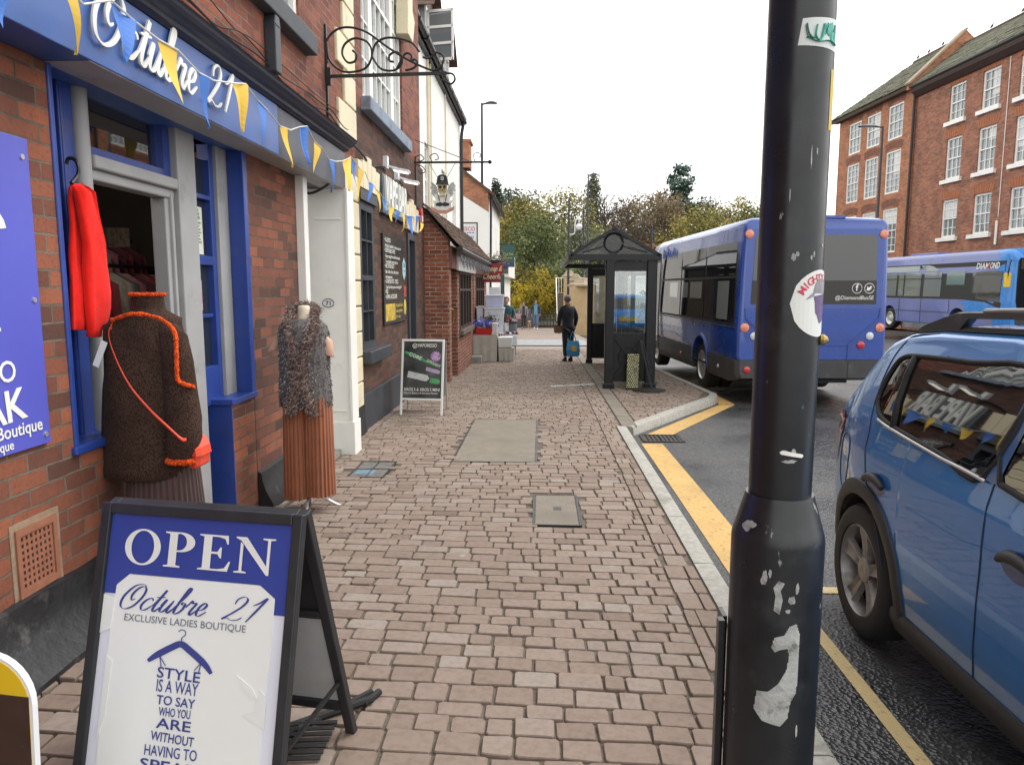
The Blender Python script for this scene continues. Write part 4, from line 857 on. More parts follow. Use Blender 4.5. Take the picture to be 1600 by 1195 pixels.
s = T('shop_sign', 'pale grey fascia sign on the orange brick lean-to', 'sign', (SX, 16.2, 2.1)); B = MB(); B.box((SX + .052, 14.2, 1.98), (SX + .09, 17.9, 2.36)); B.build('board', mat('pale_sign', (.55, .55, .53), .5, var=.06), s); fl = frame((SX + .09, 0, 0), (0, 1, 0), (0, 0, 1), (1, 0, 0)); text('POTTERY', fl, 16.3, 2.12, .15, mat('grey_letter', (.28, .28, .27), .5), s, align='CENTER', w=1.2)
B = MB(); B.box((-1.7, 17.6, -.3), (-1.42, 18.15, .02)); tag(B.build('stone_block', M_stone, None, bevel=.02), 'low grey stone block step by the covered stall', 'step')
# cheap and cheerful sign
s = T('hanging_sign', 'dark red projecting sign with cream script reading Cheap & Cheerful', 'sign', (-1.4, 21.2, 2.0)); B = MB(); B.box((-1.72, 21.18, 1.80), (-1.06, 21.22, 2.34)); B.build('board', mat('maroon_board', (.22, .022, .028), .45, var=.1), s); fc = frame((-1.39, 21.178, 0), (1, 0, 0), (0, 0, 1), (0, -1, 0)); cl = mat('cream_lettering', (.75, .65, .38), .5)
B = MB(); text('Cheap &', fc, .02, 2.12, .15, cl, s, mb=B, align='CENTER', shear=.3, bold=.012, w=.50); text('Cheerful', fc, .0, 1.90, .15, cl, s, mb=B, align='CENTER', shear=.3, bold=.012, w=.54); B.build('lettering', cl, s)
B = MB(); B.tube([(-1.75, 21.2, 2.38), (-1.02, 21.2, 2.38)], .015, 6); B.build('bracket', M_iron, s)
hg = T('hanging_basket', 'dried up hanging basket above the dark red sign', 'plant', (-1.3, 21.6, 2.6)); B = MB(); rb = random.Random(8)
for i in range(160): p = Vector((-1.3 + rb.gauss(0, .16), 21.7 + rb.gauss(0, .15), 2.46 + rb.gauss(0, .09))); d_ = Vector((rb.gauss(0, 1), rb.gauss(0, 1), rb.gauss(0, .7))).normalized() * .12; s_ = d_.orthogonal().normalized() * .02; B.poly([p, p + d_ * .5 + s_, p + d_, p + d_ * .5 - s_])
B.build('foliage', mat('dry_leaf', (.12, .10, .06), .8, var=.5, vs=9), hg)
B = MB(); B.lathe((-1.3, 21.7, 2.3), [(.02, 0), (.13, .04), (.17, .14)], 12); B.build('basket', M_iron, hg)
# ================================================================ white rendered house with dormers
wh = T('white_house', 'tall white rendered house with black gutter and roof dormers', 'house', (-4, 18.5, -.2))
B = MB(); wallholes(B, -3.2, -2.5, 13.1, 23.3, -.5, 6.75, [(14.0, 15.0, 3.3, 4.75), (16.2, 16.9, 3.3, 4.75), (18.9, 19.6, 3.3, 4.6), (21.2, 22.0, 3.3, 4.6)]); B.box((-9, 23.0, -.5), (-3.2, 23.3, 6.75)); B.build('walls', M_render, wh)
for a, b in ((14.0, 15.0), (16.2, 16.9), (18.9, 19.6), (21.2, 22.0)): sash(wh, -2.56, a, b, 3.3, 4.75 if a < 17 else 4.6, 2, 4)
B = MB(); B.obox((-2.35, 12.9, 6.70), (0, 10.6, 0), (-4.5, 0, 4.2), (.05, 0, .06)); B.build('roof', M_tile, wh)
B = MB(); B.box((-2.5, 13.1, 6.55), (-2.42, 23.35, 6.75)); B.build('eaves_board', M_iron, wh); B = MB(); B.tube([(-2.36, 13.1, 6.72), (-2.36, 23.4, 6.66)], .075, 10)
for i in range(10): B.tube([(-2.36, 13.5 + i * 1.05, 6.69), (-2.36, 13.56 + i * 1.05, 6.69)], .088, 10)
B.build('gutter', M_iron, wh, auto=40)
B = MB(); B.tube(catmull([(-2.36, 23.1, 6.6), (-2.42, 23.1, 6.3), (-2.44, 23.1, 6.0)], 4) + [Vector((-2.44, 23.1, -.3))], .05, 8); B.build('downpipe', M_iron, wh)
B = MB(); B.tube([(-2.47, 16.6, 3.0), (-2.47, 16.6, 6.6)], .025, 6); B.tube([(-2.47, 17.0, 3.2), (-2.47, 17.0, 6.6)], .02, 6); B.tube([(-2.47, 19.6, 2.6), (-2.47, 19.6, 6.6)], .02, 6); B.build('service_pipes', M_cream, wh)
for i, (y0, y1) in enumerate(((15.1, 16.3), (18.1, 19.6), (21.3, 22.6))):
    dm = MB(); dm.prism([(-2.75, 6.8), (-2.75, 8.25), (-4.2, 8.25)], lambda u, v, w: (u, w, v), y0, y0 + .06); dm.build('dormer_cheek', mat('lead_grey', (.25, .26, .27), .7, var=.2), wh); dm = MB(); dm.prism([(-2.75, 6.8), (-2.75, 8.25), (-4.2, 8.25)], lambda u, v, w: (u, w, v), y1 - .06, y1); dm.build('dormer_cheek', mat('lead_grey', 0), wh)
    ym = (y0 + y1) / 2; B = MB()
    for s_ in (-1, 1):
        for j in range(7):
            t0, t1 = j / 7, (j + 1.3) / 7; e = Vector((0, ym + s_ * .92, 8.1)); r_ = Vector((0, ym, 8.95)); a = e.lerp(r_, t0); b = e.lerp(r_, min(1, t1)); B.obox((-2.5, a.y, a.z + .02), (-2.2, 0, 0), (0, b.y - a.y, b.z - a.z - .012), (0, 0, .02))
    B.build('dormer_roof', M_tile, wh)
    F = MB(); F.prism([(y0, 8.2), (y1, 8.2), (ym, 8.9)], lambda u, v, w: (w, u, v), -2.8, -2.72); F.build('dormer_gable', M_woodgrey, wh)
    f = sash(wh, -2.72, y0 + .06, y1 - .06, 6.85, 8.2, 2, 3, fw=.06)
    if i == 1:
        B = MB(); o = Vector((-2.70, y0 + .1, 6.95)); u = Vector((.62, -.12, 0))
        for a, b in ((0, .07), (.93, 1)): B.obox(o + u * a, u * (b - a), (.01, .04, 0), (0, 0, 1.15))
        for z in (0, .36, .73, 1.09): B.obox(o + Vector((0, 0, z)), u, (.01, .035, 0), (0, 0, .06))
        c_ = B.build('open_casement', M_white, wh); G = MB(); G.obox(o + Vector((.01, .015, .04)), u * .97, (.002, .01, 0), (0, 0, 1.08)); G.build('pane', M_glass_house, c_)
# Tesco-type projecting sign: words as in the photo
s = T('projecting_sign', 'white shop sign with red letters on a black frame by the white house', 'sign', (-2.5, 24.6, 3.4)); B = MB(); B.box((-2.72, 24.58, 2.98), (-2.13, 24.62, 3.72)); B.build('board', M_wplastic, s); fz = frame((-2.42, 24.578, 0), (1, 0, 0), (0, 0, 1), (0, -1, 0))
text('TESCO', fz, .0, 3.50, .13, mat('red_letter', (.5, .02, .03), .5), s, align='CENTER', w=.5, bold=.01); text('express', fz, 0, 3.26, .11, mat('navy_letter', (.05, .08, .30), .5), s, align='CENTER', w=.42)
B = MB()
for i in range(5): B.box((-2.62 + i * .09, 24.574, 3.42), (-2.56 + i * .09, 24.578, 3.45))
B.build('dashes', mat('navy_letter', (.05, .08, .30), .5), s); B = MB(); B.box((-2.70, 24.573, 3.0), (-2.15, 24.578, 3.16)); B.build('blue_foot', mat('sign_foot_blue', (.06, .12, .4), .5), s)
B = MB(); B.bar((-2.75, 24.6, 3.75), (-2.08, 24.6, 3.75), .04); B.bar((-2.10, 24.6, 2.7), (-2.10, 24.6, 3.75), .04); B.build('frame', M_iron, s)
# ================================================================ gabled house beyond
gh = T('gabled_house', 'white house with exposed red brick gable top and chimney', 'house', (-4, 31, -.4))
zb_ = 5.35
B = MB(); B.prism([(-6.4, -.8), (-2.05, -.8), (-2.05, 4.55), (-6.4, 7.3)], lambda u, v, w: (u, w, v), 29.0, 29.3); B.box((-2.35, 29.3, -.8), (-2.05, 37, 5.3)); B.build('white_walls', M_render, gh)
B = MB(); B.prism([(-2.04, 4.553), (-2.04, 5.3), (-4.2, 6.95), (-6.4, 8.6), (-6.4, 7.303)], lambda u, v, w: (u, w, v), 28.99, 29.3); B.build('brick_gable', M_brick_far2, gh)
B = MB(); B.obox((-1.85, 28.9, 5.15), (0, 8.2, 0), (-3.6, 0, 2.75), (.06, 0, .08)); B.build('roof', M_tile, gh)
B = MB(); B.box((-3.3, 28.95, 6.2), (-2.75, 29.9, 7.15)); B.box((-3.36, 28.9, 7.15), (-2.69, 29.95, 7.25)); B.build('chimney', M_brick_far2, gh)
B = MB(); B.tube([(-1.85, 28.95, 5.15), (-1.85, 37, 5.1)], .07, 8); B.tube([(-1.95, 29.2, 5.1), (-2.0, 29.2, -.6)], .045, 8); B.build('gutter', M_iron, gh)
for z in (3.2,): sash(gh, -2.04, 31, 31.9, 2.9, 4.3, 2, 4); sash(gh, -2.04, 33.5, 34.4, 2.9, 4.3, 2, 4)
# further shops, mostly hidden
fb = T('far_shop', 'small far white shop bay with dark window past the gabled house', 'shop', (-3, 40, -.6)); B = MB(); wallholes(B, -5, -1.9, 37.5, 46, -1.2, 3.4, []); B.box((-2.0, 37.49, 2.2), (-1.62, 46, 3.5)); B.build('walls', M_render, fb); B = MB(); B.prism([(-1.6, 3.3), (-5, 3.3), (-5, 6.2)], lambda u, v, w: (u, w, v), 37.3, 46); B.build('roof', M_tile, fb)
B = MB(); B.box((-1.94, 37.46, 2.35), (-1.66, 37.488, 3.2)); f = B.build('window', mat('green_joinery', (.05, .10, .08), .5), fb); B = MB(); B.box((-1.90, 37.45, 2.45), (-1.70, 37.459, 3.1)); B.build('pane', M_glass_dark, f)
s = T('projecting_sign', 'dark green projecting sign with yellow writing at the far end', 'sign', (-1.5, 36.5, 3.4)); B = MB(); B.box((-1.95, 36.48, 2.65), (-1.30, 36.52, 3.72)); B.build('board', mat('bottle_green', (.02, .085, .07), .5), s); fg = frame((-1.62, 36.478, 0), (1, 0, 0), (0, 0, 1), (0, -1, 0)); B = MB(); text('The Inn', fg, 0, 3.22, .14, None, s, mb=B, align='CENTER', w=.5); text('Kitchen', fg, 0, 3.04, .12, None, s, mb=B, align='CENTER', w=.42); B.build('lettering', mat('yellow_letter', (.55, .42, .03), .5), s); B = MB(); B.box((-1.95, 36.47, 2.65), (-1.30, 36.478, 2.85)); B.build('blue_foot', mat('sign_foot_navy', (.03, .04, .12), .5), s)
B = MB(); B.tube([(-2.1, 36.5, 3.76), (-1.25, 36.5, 3.76)], .02, 6); B.build('bracket', M_iron, s)
# ---------------------------------------------------------------- bunting
def at(px, py, x):                                        # point at offset x from the eye, seen at picture position px,py
    d = Vector(((px - 800) / 1156, (597.5 - py) / 1156, 1)); rx = Vector((.9992, .0386, 0)); f = Vector((-.0386, .9911, -.1269)).normalized(); r = f.cross(Vector((0, 0, 1))).normalized(); u = r.cross(f)
    w = r * d.x + u * d.y + f; return Vector((0, 0, EYE)) + w * (x / w.x)
bn = T('bunting', 'string of blue and yellow triangular pennants along the shop fronts', 'bunting', (-1.75, 7, 2.7))
my = mat('bunting_yellow', (.72, .47, .06), .7, var=.12, vs=3); mb_ = mat('bunting_blue', (.05, .16, .50), .7, var=.15, vs=3)
bx = -1.74
pen = [(-14, -45, 24, -40, 12, 44, 1), (96, -22, 129, 8, 132, 86, 0), (172, 2, 208, 34, 189, 98, 1), (246, 63, 277, 80, 277, 163, 0), (310, 115, 333, 127, 329, 201, 1), (363, 131, 383, 132, 385, 207, 0), (401, 157, 416, 172, 409, 229, 1), (437, 198, 453, 204, 452, 262, 0), (467, 199, 479, 198, 480, 257, 1), (490, 221, 502, 232, 495, 271, 0), (514, 250, 524, 253, 522, 301, 1), (535, 252, 546, 247, 541, 299, 0), (547, 245, 556, 256, 554, 292, 1), (560, 262, 570, 270, 563, 315, 0), (575, 282, 581, 288, 577, 315, 1), (587, 296, 594, 303, 592, 332, 0), (597, 308, 604, 314, 600, 335, 1), (608, 320, 614, 325, 611, 346, 0), (618, 327, 625, 332, 621, 349, 1), (628, 333, 633, 336, 630, 362, 0), (635, 337, 643, 338, 640, 366, 1), (645, 339, 648, 341, 646, 365, 0), (649, 337, 656, 338, 653, 360, 1), (656, 345, 660, 350, 657, 362, 0)]
sp_ = []
for i, (a, b, c, d_, e, f, col) in enumerate(pen):
    xw = bx if i < 12 else bx - .14 * min(1, (i - 11) / 3)
    A, Bb, Tt = at(a, b, xw), at(c, d_, xw), at(e, f, xw + .01); sp_ += [A, Bb]
    k = []; rows = 8
    for r_ in range(rows + 1):
        t_ = r_ / rows; L_, R_ = A.lerp(Tt, t_), Bb.lerp(Tt, t_)
        cv = .03 * math.sin(t_ * 2.6 + i * 1.7) * (1 if i % 2 else -1); tw = .018 * math.sin(i * 2.1)
        k.append([L_ + Vector((cv * t_, 0, 0)), (L_ + R_) / 2 + Vector((cv * t_ + tw * (1 - t_), 0, 0)), R_ + Vector((cv * t_ - tw, 0, 0)), (L_ + R_) / 2 + Vector((cv * t_ + tw * (1 - t_) - .0025, 0, 0))])
    B = MB(); B.loft(k); B.build('pennant', mb_ if col else my, bn, smooth_=False)
B = MB(); P = [at(-60, -90, bx)]
for p in sp_: P.append(p + Vector((.004, 0, .003)))
B.tube(P, .0045, 5); B.build('cord', mat('white_cord', (.65, .65, .62), .8), bn)
# ================================================================ things on the pavement, left
def aboard(name, label, TL, TR, zt, lean, frm, thick, mats, pan_z, back):
    pass
# --- the big OPEN board
z0 = .10
ob_ = T('pavement_board', 'black framed pavement board reading OPEN on blue over a white poster', 'pavement sign', (-1.05, 2.15, z0))
TL = Vector((-1.405, 2.27, .965)); TR = Vector((-.715, 2.155, .965)); ru = (TR - TL).normalized(); nrm = Vector((ru.y, -ru.x, 0))
dn = (nrm * .24 + Vector((0, 0, -.93))).normalized(); up_ = -dn; fn = ru.cross(up_).normalized()
Wd = (TR - TL).length; Hh = 1.0
fr_ = frame(TL + dn * Hh, ru, up_, fn)                     # origin bottom left of the front face
FB = MB(); fw = .034
for a, b, c, d_ in ((0, fw, 0, Hh), (Wd - fw, Wd, 0, Hh), (fw, Wd - fw, 0, fw), (fw, Wd - fw, Hh - fw, Hh)):
    FB.prism([(a, c), (b, c), (b, d_), (a, d_)], fr_, -.02, .012)
FB.build('frame', mat('black_board_frame', (.022, .023, .026), .45, var=.3, vs=12), ob_, bevel=.004)
KY = .80
ym = lambda y: Hh - fw - (Hh - fw - y) * KY if y > fw + .001 else y
frp = lambda x, y, w=0: fr_(x, Hh - fw - (Hh - fw - y) * KY, w)
frq = lambda x, y, w=0: fr_(x, ym(y), w)
def pan(P, m, nm, lift=0, parent=ob_, thick=.004):
    B = MB(); B.prism(P, frq, lift - thick, lift); return B.build(nm, m, parent)
i0 = fw
pw = mat('poster_white', (.82, .83, .80), .35, var=.03, vs=3, coat=.2); pb = mat('poster_blue', (.032, .058, .30), .35, var=.08, vs=3, coat=.2); pl = mat('poster_lilac_white', (.74, .75, .83), .4, var=.06, vs=4, coat=.2)
pan([(i0, i0), (Wd - i0, i0), (Wd - i0, Hh - i0), (i0, Hh - i0)], pl, 'backing_sheet', -.004)
pan([(i0, .655), (.075, .655), (.075, .69), (.118, .735), (.572, .735), (.625, .69), (.625, .63), (Wd - i0, .63), (Wd - i0, Hh - i0), (i0, Hh - i0)], pb, 'blue_header', -.001, thick=.003)
pan([(.075, i0), (.612, i0), (.618, .3), (.625, .629), (.625, .688), (.572, .733), (.118, .733), (.076, .688), (.072, .64), (.068, .4)], pw, 'poster', -.0015, thick=.0025)
serif('OPEN', frp, .09, .775, .135, .535, M_wletter, ob_, lift=.0015)
script('Octubre', frp, .085, .60, .10, .335, M_bletter, ob_, pen=.078, thin=.16, depth=.0004, lift=.0005, slant=.45)
script('21', frp, .45, .595, .095, .145, M_bletter, ob_, pen=.078, thin=.16, depth=.0004, lift=.0005, slant=.45)
text('EXCLUSIVE LADIES BOUTIQUE', frp, .118, .557, .027, mat('grey_print', (.16, .17, .22), .5), ob_, w=.42, depth=.0003, lift=.0008)
hg = MB(); arc = lambda P, w: [P]
def ribbon(B, P, wd, lift=.001, dz=.0004):
    P = [Vector((p[0], p[1], 0)) for p in P]; L, Rr = [], []
    for i, p in enumerate(P):
        d = (P[min(i+1, len(P)-1)] - P[max(i-1, 0)]).normalized(); n_ = Vector((-d.y, d.x, 0)); w_ = wd[i] if isinstance(wd, list) else wd; L.append(p + n_ * w_ / 2); Rr.append(p - n_ * w_ / 2)
    B.loft([[frp(a.x, a.y, lift), frp(a.x, a.y, lift + dz), frp(b.x, b.y, lift + dz), frp(b.x, b.y, lift)] for a, b in zip(L, Rr)])
hx = .325
ribbon(hg, catmull([(hx - .108, .415), (hx - .08, .44), (hx - .03, .475), (hx, .490), (hx + .03, .472), (hx + .085, .428), (hx + .112, .395)], 5), [.012 + .012 * min(1, min(k, 30 - k) / 6) for k in range(31)])
ribbon(hg, catmull([(hx, .50), (hx + .002, .515), (hx + .012, .525), (hx + .010, .54), (hx - .004, .543), (hx - .012, .535)], 4), .003, .0014)
ribbon(hg, [(hx - .068, .437), (hx - .06, .40)], .003, .0016); ribbon(hg, [(hx - .068, .437), (hx - .045, .405)], .003, .0018); ribbon(hg, [(hx + .075, .43), (hx + .07, .395)], .003, .0016); ribbon(hg, [(hx + .075, .43), (hx + .055, .40)], .003, .0018)
hg.build('hanger_print', M_bletter, ob_)
B = MB()
for i, (l, wd_, h, y, ro) in enumerate((('STYLE', .148, .040, .358, -.02), ('IS A WAY', .142, .046, .308, .0), ('TO SAY', .132, .034, .262, .0), ('WHO YOU', .108, .032, .222, .02), ('ARE', .118, .038, .176, .0), ('WITHOUT', .148, .034, .128, -.03), ('HAVING TO', .178, .040, .075, .02), ('SPEAK', .20, .040, .022, .0))):
    text(l, frp, hx + .002, y, h, None, ob_, w=wd_, align='CENTER', bold=.014 if len(l) < 8 else .004, depth=.0003, lift=.001 + i * .0001, rot=ro - .01, mb=B)
B.build('slogan', M_bletter, ob_)
# torn, wrinkled edges of the poster
B = MB()
for P in ([(.60, .36), (.626, .33), (.626, .22), (.55, .26), (.59, .28)], [(.52, .40), (.565, .33), (.60, .315), (.575, .36)], [(.068, .42), (.09, .40), (.085, .2), (.066, .1)], [(.035, .65), (.075, .64), (.07, .52), (.035, .5)]): B.prism(P, frp, -.0014, .0006)
B.build('peeling_paper', mat('peeling_paper', (.78, .79, .77), .5, var=.06), ob_)
# rear half: black frame with pale panel, and legs
bk = MB(); bt = TL - nrm * .03; bd = (-nrm * .30 + Vector((0, 0, -.93))).normalized(); fbk = frame(bt + bd * Hh, ru, -bd, -(ru.cross(-bd)).normalized() * -1)
for a, b, c, d_ in ((0, fw, 0, Hh), (Wd - fw, Wd, 0, Hh), (fw, Wd - fw, .16, .20), (fw, Wd - fw, Hh - fw, Hh), (fw, Wd - fw, .58, .61)): bk.prism([(a, c), (b, c), (b, d_), (a, d_)], fbk, -.016, .016)
bk.build('rear_frame', mat('black_board_frame', 0), ob_, bevel=.004)
B = MB(); B.prism([(fw, .20), (Wd - fw, .20), (Wd - fw, .58), (fw, .58)], fbk, -.008, .004); B.build('rear_panel', mat('grey_board', (.42, .43, .43), .6, var=.1), ob_)
B = MB(); B.prism([(fw, .61), (Wd - fw, .61), (Wd - fw, Hh - fw), (fw, Hh - fw)], fbk, -.008, .004); B.build('rear_blackboard', M_black, ob_)
B = MB(); e_ = fr_(Wd - .02, .22, -.02); B.bar(fr_(Wd - .015, .30, -.03), fbk(Wd - .015, .30, 0), .012); B.build('stay', M_iron, ob_)
# weighted foot sticking out behind
sb = T('folded_stand', 'folded black metal stand lying under the blue OPEN board', 'stand', (-.75, 2.6, z0 - .02)); B = MB(); zz = .05
B.tube([(-1.0, 2.40, zz + .02), (-.645, 2.66, zz + .025)], .016, 8); B.tube([(-.9, 2.42, zz + .02), (-.66, 2.72, zz + .02)], .012, 8); B.tube([(-.67, 2.63, zz + .02), (-.63, 2.72, zz + .02)], .014, 8); B.build('legs', M_rubber, sb)
B = MB()
for k in range(7): B.tube([(-1.3, 2.2 + .03 * k, zz + .06), (-.74, 2.30 + .035 * k, zz + .02)], .008, 5)
B.build('wire_rack', M_iron, sb)
# --- yellow and brown rounded board in the corner
yb = T('rounded_board', 'rounded yellow topped brown board with white edge in the bottom corner', 'pavement sign', (-1.4, 1.9, .1))
fy = frame((-1.30, 1.70, 0), (1, -.1, 0), (0, .05, 1), (0, -1, 0))
ou = lambda r, x1, zt, zb: [(-.45, zb), (x1, zb), (x1, zt - r)] + [(x1 - r + r * math.cos(a), zt - r + r * math.sin(a)) for a in [PI / 2 * k / 8 for k in range(1, 9)]] + [(-.45 + r * math.cos(a), zt - r + r * math.sin(a)) for a in [PI / 2 + PI / 2 * k / 8 for k in range(0, 9)]]
zt = .715
def yp(P, w0, w1, m, nm): B = MB(); B.prism(P, fy, w0, w1); return B.build(nm, m, yb)
yp(ou(.13, .0, zt, .12), -.02, .0, M_wplastic, 'edge')
yp(ou(.124, -.008, zt - .008, .128), 0, .002, mat('sign_yellow', (.75, .50, .015), .4, var=.05, coat=.3), 'yellow_face')
P = [(-.442, .128), (-.008, .128), (-.008, zt - .105), (-.2, zt - .10), (-.442, zt - .095)]; yp(P, .002, .0035, mat('sign_brown', (.055, .028, .02), .45, var=.3, vs=9, dirt=((.4, .38, .35), 24, .68, .7)), 'brown_face')
# --- white framed board with the vape poster
vb = T('pavement_board', 'white framed pavement board with dark vape poster by the brick wall', 'pavement sign', (-1.6, 9.8, -.04))
zb = -.04; o = Vector((-1.885, 9.72, zb)); ru2 = Vector((.585, -.06, 0)).normalized(); up2 = Vector((.02, .17, .985)).normalized(); f2 = frame(o, ru2, up2, ru2.cross(up2)); w2, h2 = .585, 1.02
B = MB()
for a, b, c, d_ in ((0, .028, 0, h2), (w2 - .028, w2, 0, h2), (.028, w2 - .028, .20, .228), (.028, w2 - .028, h2 - .03, h2)): B.prism([(a, c), (b, c), (b, d_), (a, d_)], f2, -.012, .012)
B.build('frame', mat('white_powder_coat', (.74, .74, .72), .35, var=.03), vb, bevel=.003)
def vposter():
    m, t, b = newmat('smoky_dark_poster'); b.inputs['Roughness'].default_value = .3
    c = ramp(t, nzt(t, 4.5, 5), [(.35, (.02, .022, .024)), (.6, (.07, .075, .075)), (.78, (.26, .27, .27))]); t.links.new(c, b.inputs['Base Color']); return m
B = MB(); B.prism([(.028, .228), (w2 - .028, .228), (w2 - .028, h2 - .03), (.028, h2 - .03)], f2, -.006, .003); B.build('poster', vposter(), vb)
def slab(x, y, L, wd, ang, m, nm, lift=.004, r=.4):
    c_, s_ = math.cos(ang), math.sin(ang); B = MB(); pts = [(-L/2, -wd/2), (L/2 - wd * r, -wd/2), (L/2, -wd/2 + wd * r), (L/2, wd/2 - wd * r), (L/2 - wd * r, wd/2), (-L/2, wd/2)]
    B.prism([(x + u * c_ - v * s_, y + u * s_ + v * c_) for u, v in pts], f2, .0032, lift); return B.build(nm, m, vb)
vg = mat('poster_green', (.07, .32, .13), .4, var=.6, vs=30); vwh = mat('poster_pale', (.5, .52, .52), .4, var=.2, vs=30)
slab(.17, .80, .28, .035, -.36, vg, 'green_stripe'); slab(.35, .72, .34, .03, -.36, vg, 'green_stripe', .0045); slab(.24, .52, .30, .085, -.2, vwh, 'device_print', .005); slab(.47, .46, .14, .07, -.2, vg, 'device_tip', .0047); slab(.44, .60, .2, .05, -.25, mat('poster_lilac', (.4, .33, .5), .4), 'device_print', .0048)
B = MB(); B.prism([(.47 + .07 * math.cos(a), .79 + .07 * math.sin(a)) for a in [2*PI*k/24 for k in range(24)]], f2, .0032, .0042); B.build('round_badge', mat('poster_violet', (.33, .16, .42), .4, var=.4, vs=14), vb)
B = MB(); text('VAPORESSO', f2, .22, .915, .048, None, vb, mb=B, w=.26, bold=.01, lift=.0035); text('XROS 5 & XROS 5 MINI', f2, .045, .325, .042, None, vb, mb=B, w=.49, bold=.012, lift=.0035); text('Massive Battery & Extreme Flavour', f2, .045, .285, .028, None, vb, mb=B, w=.47, lift=.0035); text('the', f2, .45, .815, .035, None, vb, mb=B, lift=.0055); text('vape', f2, .43, .785, .03, None, vb, mb=B, lift=.0055); text('lounge', f2, .42, .755, .03, None, vb, mb=B, lift=.0055)
text('CORE', f2, .10, .80, .05, None, vb, mb=B, rot=-.36, lift=.006); text('DOPE FLAVOUR', f2, .35, .725, .035, None, vb, mb=B, rot=-.42, w=.2, lift=.006)
rg = catmull([(.18 + .03 * math.cos(a), .93 + .03 * math.sin(a)) for a in [2*PI*k/12 for k in range(12)]], 3, True); B.tube([f2(p.x, p.y, .004) for p in rg], .004, 4); B.tube([f2(.165, .94, .004), f2(.18, .912, .004), f2(.198, .945, .004)], .005, 4)
B.build('lettering', M_wletter, vb)
B = MB(); up3 = Vector((.02, -.24, .97)).normalized(); f3 = frame(o + Vector((0, .56, 0)), ru2, up3, ru2.cross(up3))
for a, b, c, d_ in ((0, .025, 0, 1.0), (w2 - .025, w2, 0, 1.0), (.025, w2 - .025, .2, .225)): B.prism([(a, c), (b, c), (b, d_), (a, d_)], f3, -.01, .01)
B.build('rear_frame', M_silver, vb); B = MB(); B.prism([(.025, .225), (w2 - .025, .225), (w2 - .025, .99), (.025, .99)], f3, -.004, .003); B.build('rear_panel', mat('grey_board', 0), vb)
# --- mannequin in the brown jumper
def ring(c, rx, ry, z, n=40, fold=0, ph=0, k=3, yaw=0):
    out = []
    for i in range(n):
        a = 2 * PI * i / n; f = 1 + fold * math.sin(k * a + ph); x, y = rx * math.cos(a) * f, ry * math.sin(a) * f
        out.append(Vector((c[0] + x * math.cos(yaw) - y * math.sin(yaw), c[1] + x * math.sin(yaw) + y * math.cos(yaw), z)))
    return out
def knit(name, col, ribs=90, strength=.5, sc=1.0, fuzz=.25):
    m, t, b = newmat(name); b.inputs['Roughness'].default_value = .95; b.inputs['Sheen Weight'].default_value = fuzz; b.inputs['Specular IOR Level'].default_value = .1
    co = nd(t, 'ShaderNodeTexCoord').outputs['Object']
    v = nd(t, 'ShaderNodeTexVoronoi'); v.inputs['Scale'].default_value = ribs; mp = nd(t, 'ShaderNodeMapping'); mp.inputs['Scale'].default_value = (1, 1, .6); t.links.new(co, mp.inputs[0]); t.links.new(mp.outputs[0], v.inputs['Vector'])
    c = mixc(t, ramp(t, nzt(t, 9, 5, co), [(.3, tuple(x * .7 for x in col)), (.7, tuple(x * 1.25 for x in col))]), tuple(x * .35 for x in col), ramp(t, v.outputs['Distance'], [(.35, 0), (.75, .8)]))
    t.links.new(c, b.inputs['Base Color'])
    inv = nd(t, 'ShaderNodeMath', operation='SUBTRACT'); inv.inputs[0].default_value = 1; t.links.new(v.outputs['Distance'], inv.inputs[1]); bumpn(t, b, inv.outputs[0], strength, .012); return m
M_knit = knit('brown_wool_knit', (.062, .036, .026), 150, .22, fuzz=.03); M_orange = knit('orange_wool', (.85, .10, .012), 110, .5, fuzz=.1)
cx, cy = -1.865, 3.50; yaw = .15
mq = T('dressed_mannequin', 'headless mannequin in chunky brown jumper with orange trim and brown skirt', 'mannequin', (cx, cy, .1))
B = MB()
S_ = [(.735, .195, .150), (.745, .212, .165), (.79, .216, .172), (.82, .208, .166), (.90, .206, .166), (1.00, .200, .163), (1.12, .192, .158), (1.25, .184, .153), (1.36, .180, .146), (1.43, .178, .136), (1.475, .172, .124), (1.505, .152, .110), (1.522, .118, .095), (1.545, .080, .080), (1.565, .075, .076), (1.60, .073, .075), (1.625, .070, .072), (1.622, .055, .058), (1.56, .05, .05)]
rings = []
for z, rx, ry in S_: rings.append([p + Vector((p.x - cx, p.y - cy, 0)).normalized() * .018 * mnoise.noise(Vector((p.x * 7, p.y * 7, z * 4 + p.x * 6))) * (1 if z < 1.48 else 0) for p in ring((cx - .022 - (.03 if z < 1.5 else 0), cy), rx, ry, z, 64, .012 if z < 1.45 else 0, z * 5, 5, yaw)])
B.loft(rings, cap=True); sweater = B.build('jumper', M_knit, mq, smooth_=True)
def limb(P, rr, n=22, sq=.75, fold=.04, ph=0):
    P = [Vector(p) for p in P]; rings = []
    for i, p in enumerate(P):
        rx = rr[i]; rings.append([Vector((p.x + rx * math.cos(a) * (1 + fold * math.sin(3 * a + i * 1.3 + ph)), p.y + rx * sq * math.sin(a), p.z + .10 * rx * math.cos(a))) for a in [2*PI*k/n for k in range(n)]])
    return rings
slv = [(cx + .085, cy - .05, 1.478), (cx + .118, cy - .06, 1.42), (cx + .142, cy - .07, 1.30), (cx + .160, cy - .085, 1.16), (cx + .172, cy - .10, 1.03), (cx + .176, cy - .12, .94), (cx + .170, cy - .13, .89), (cx + .166, cy - .135, .86), (cx + .164, cy - .135, .83)]
B = MB(); B.loft(limb(slv, [.045, .068, .076, .080, .084, .082, .074, .056, .054], fold=.07)); B.build('sleeve', M_knit, sweater, smooth_=True)
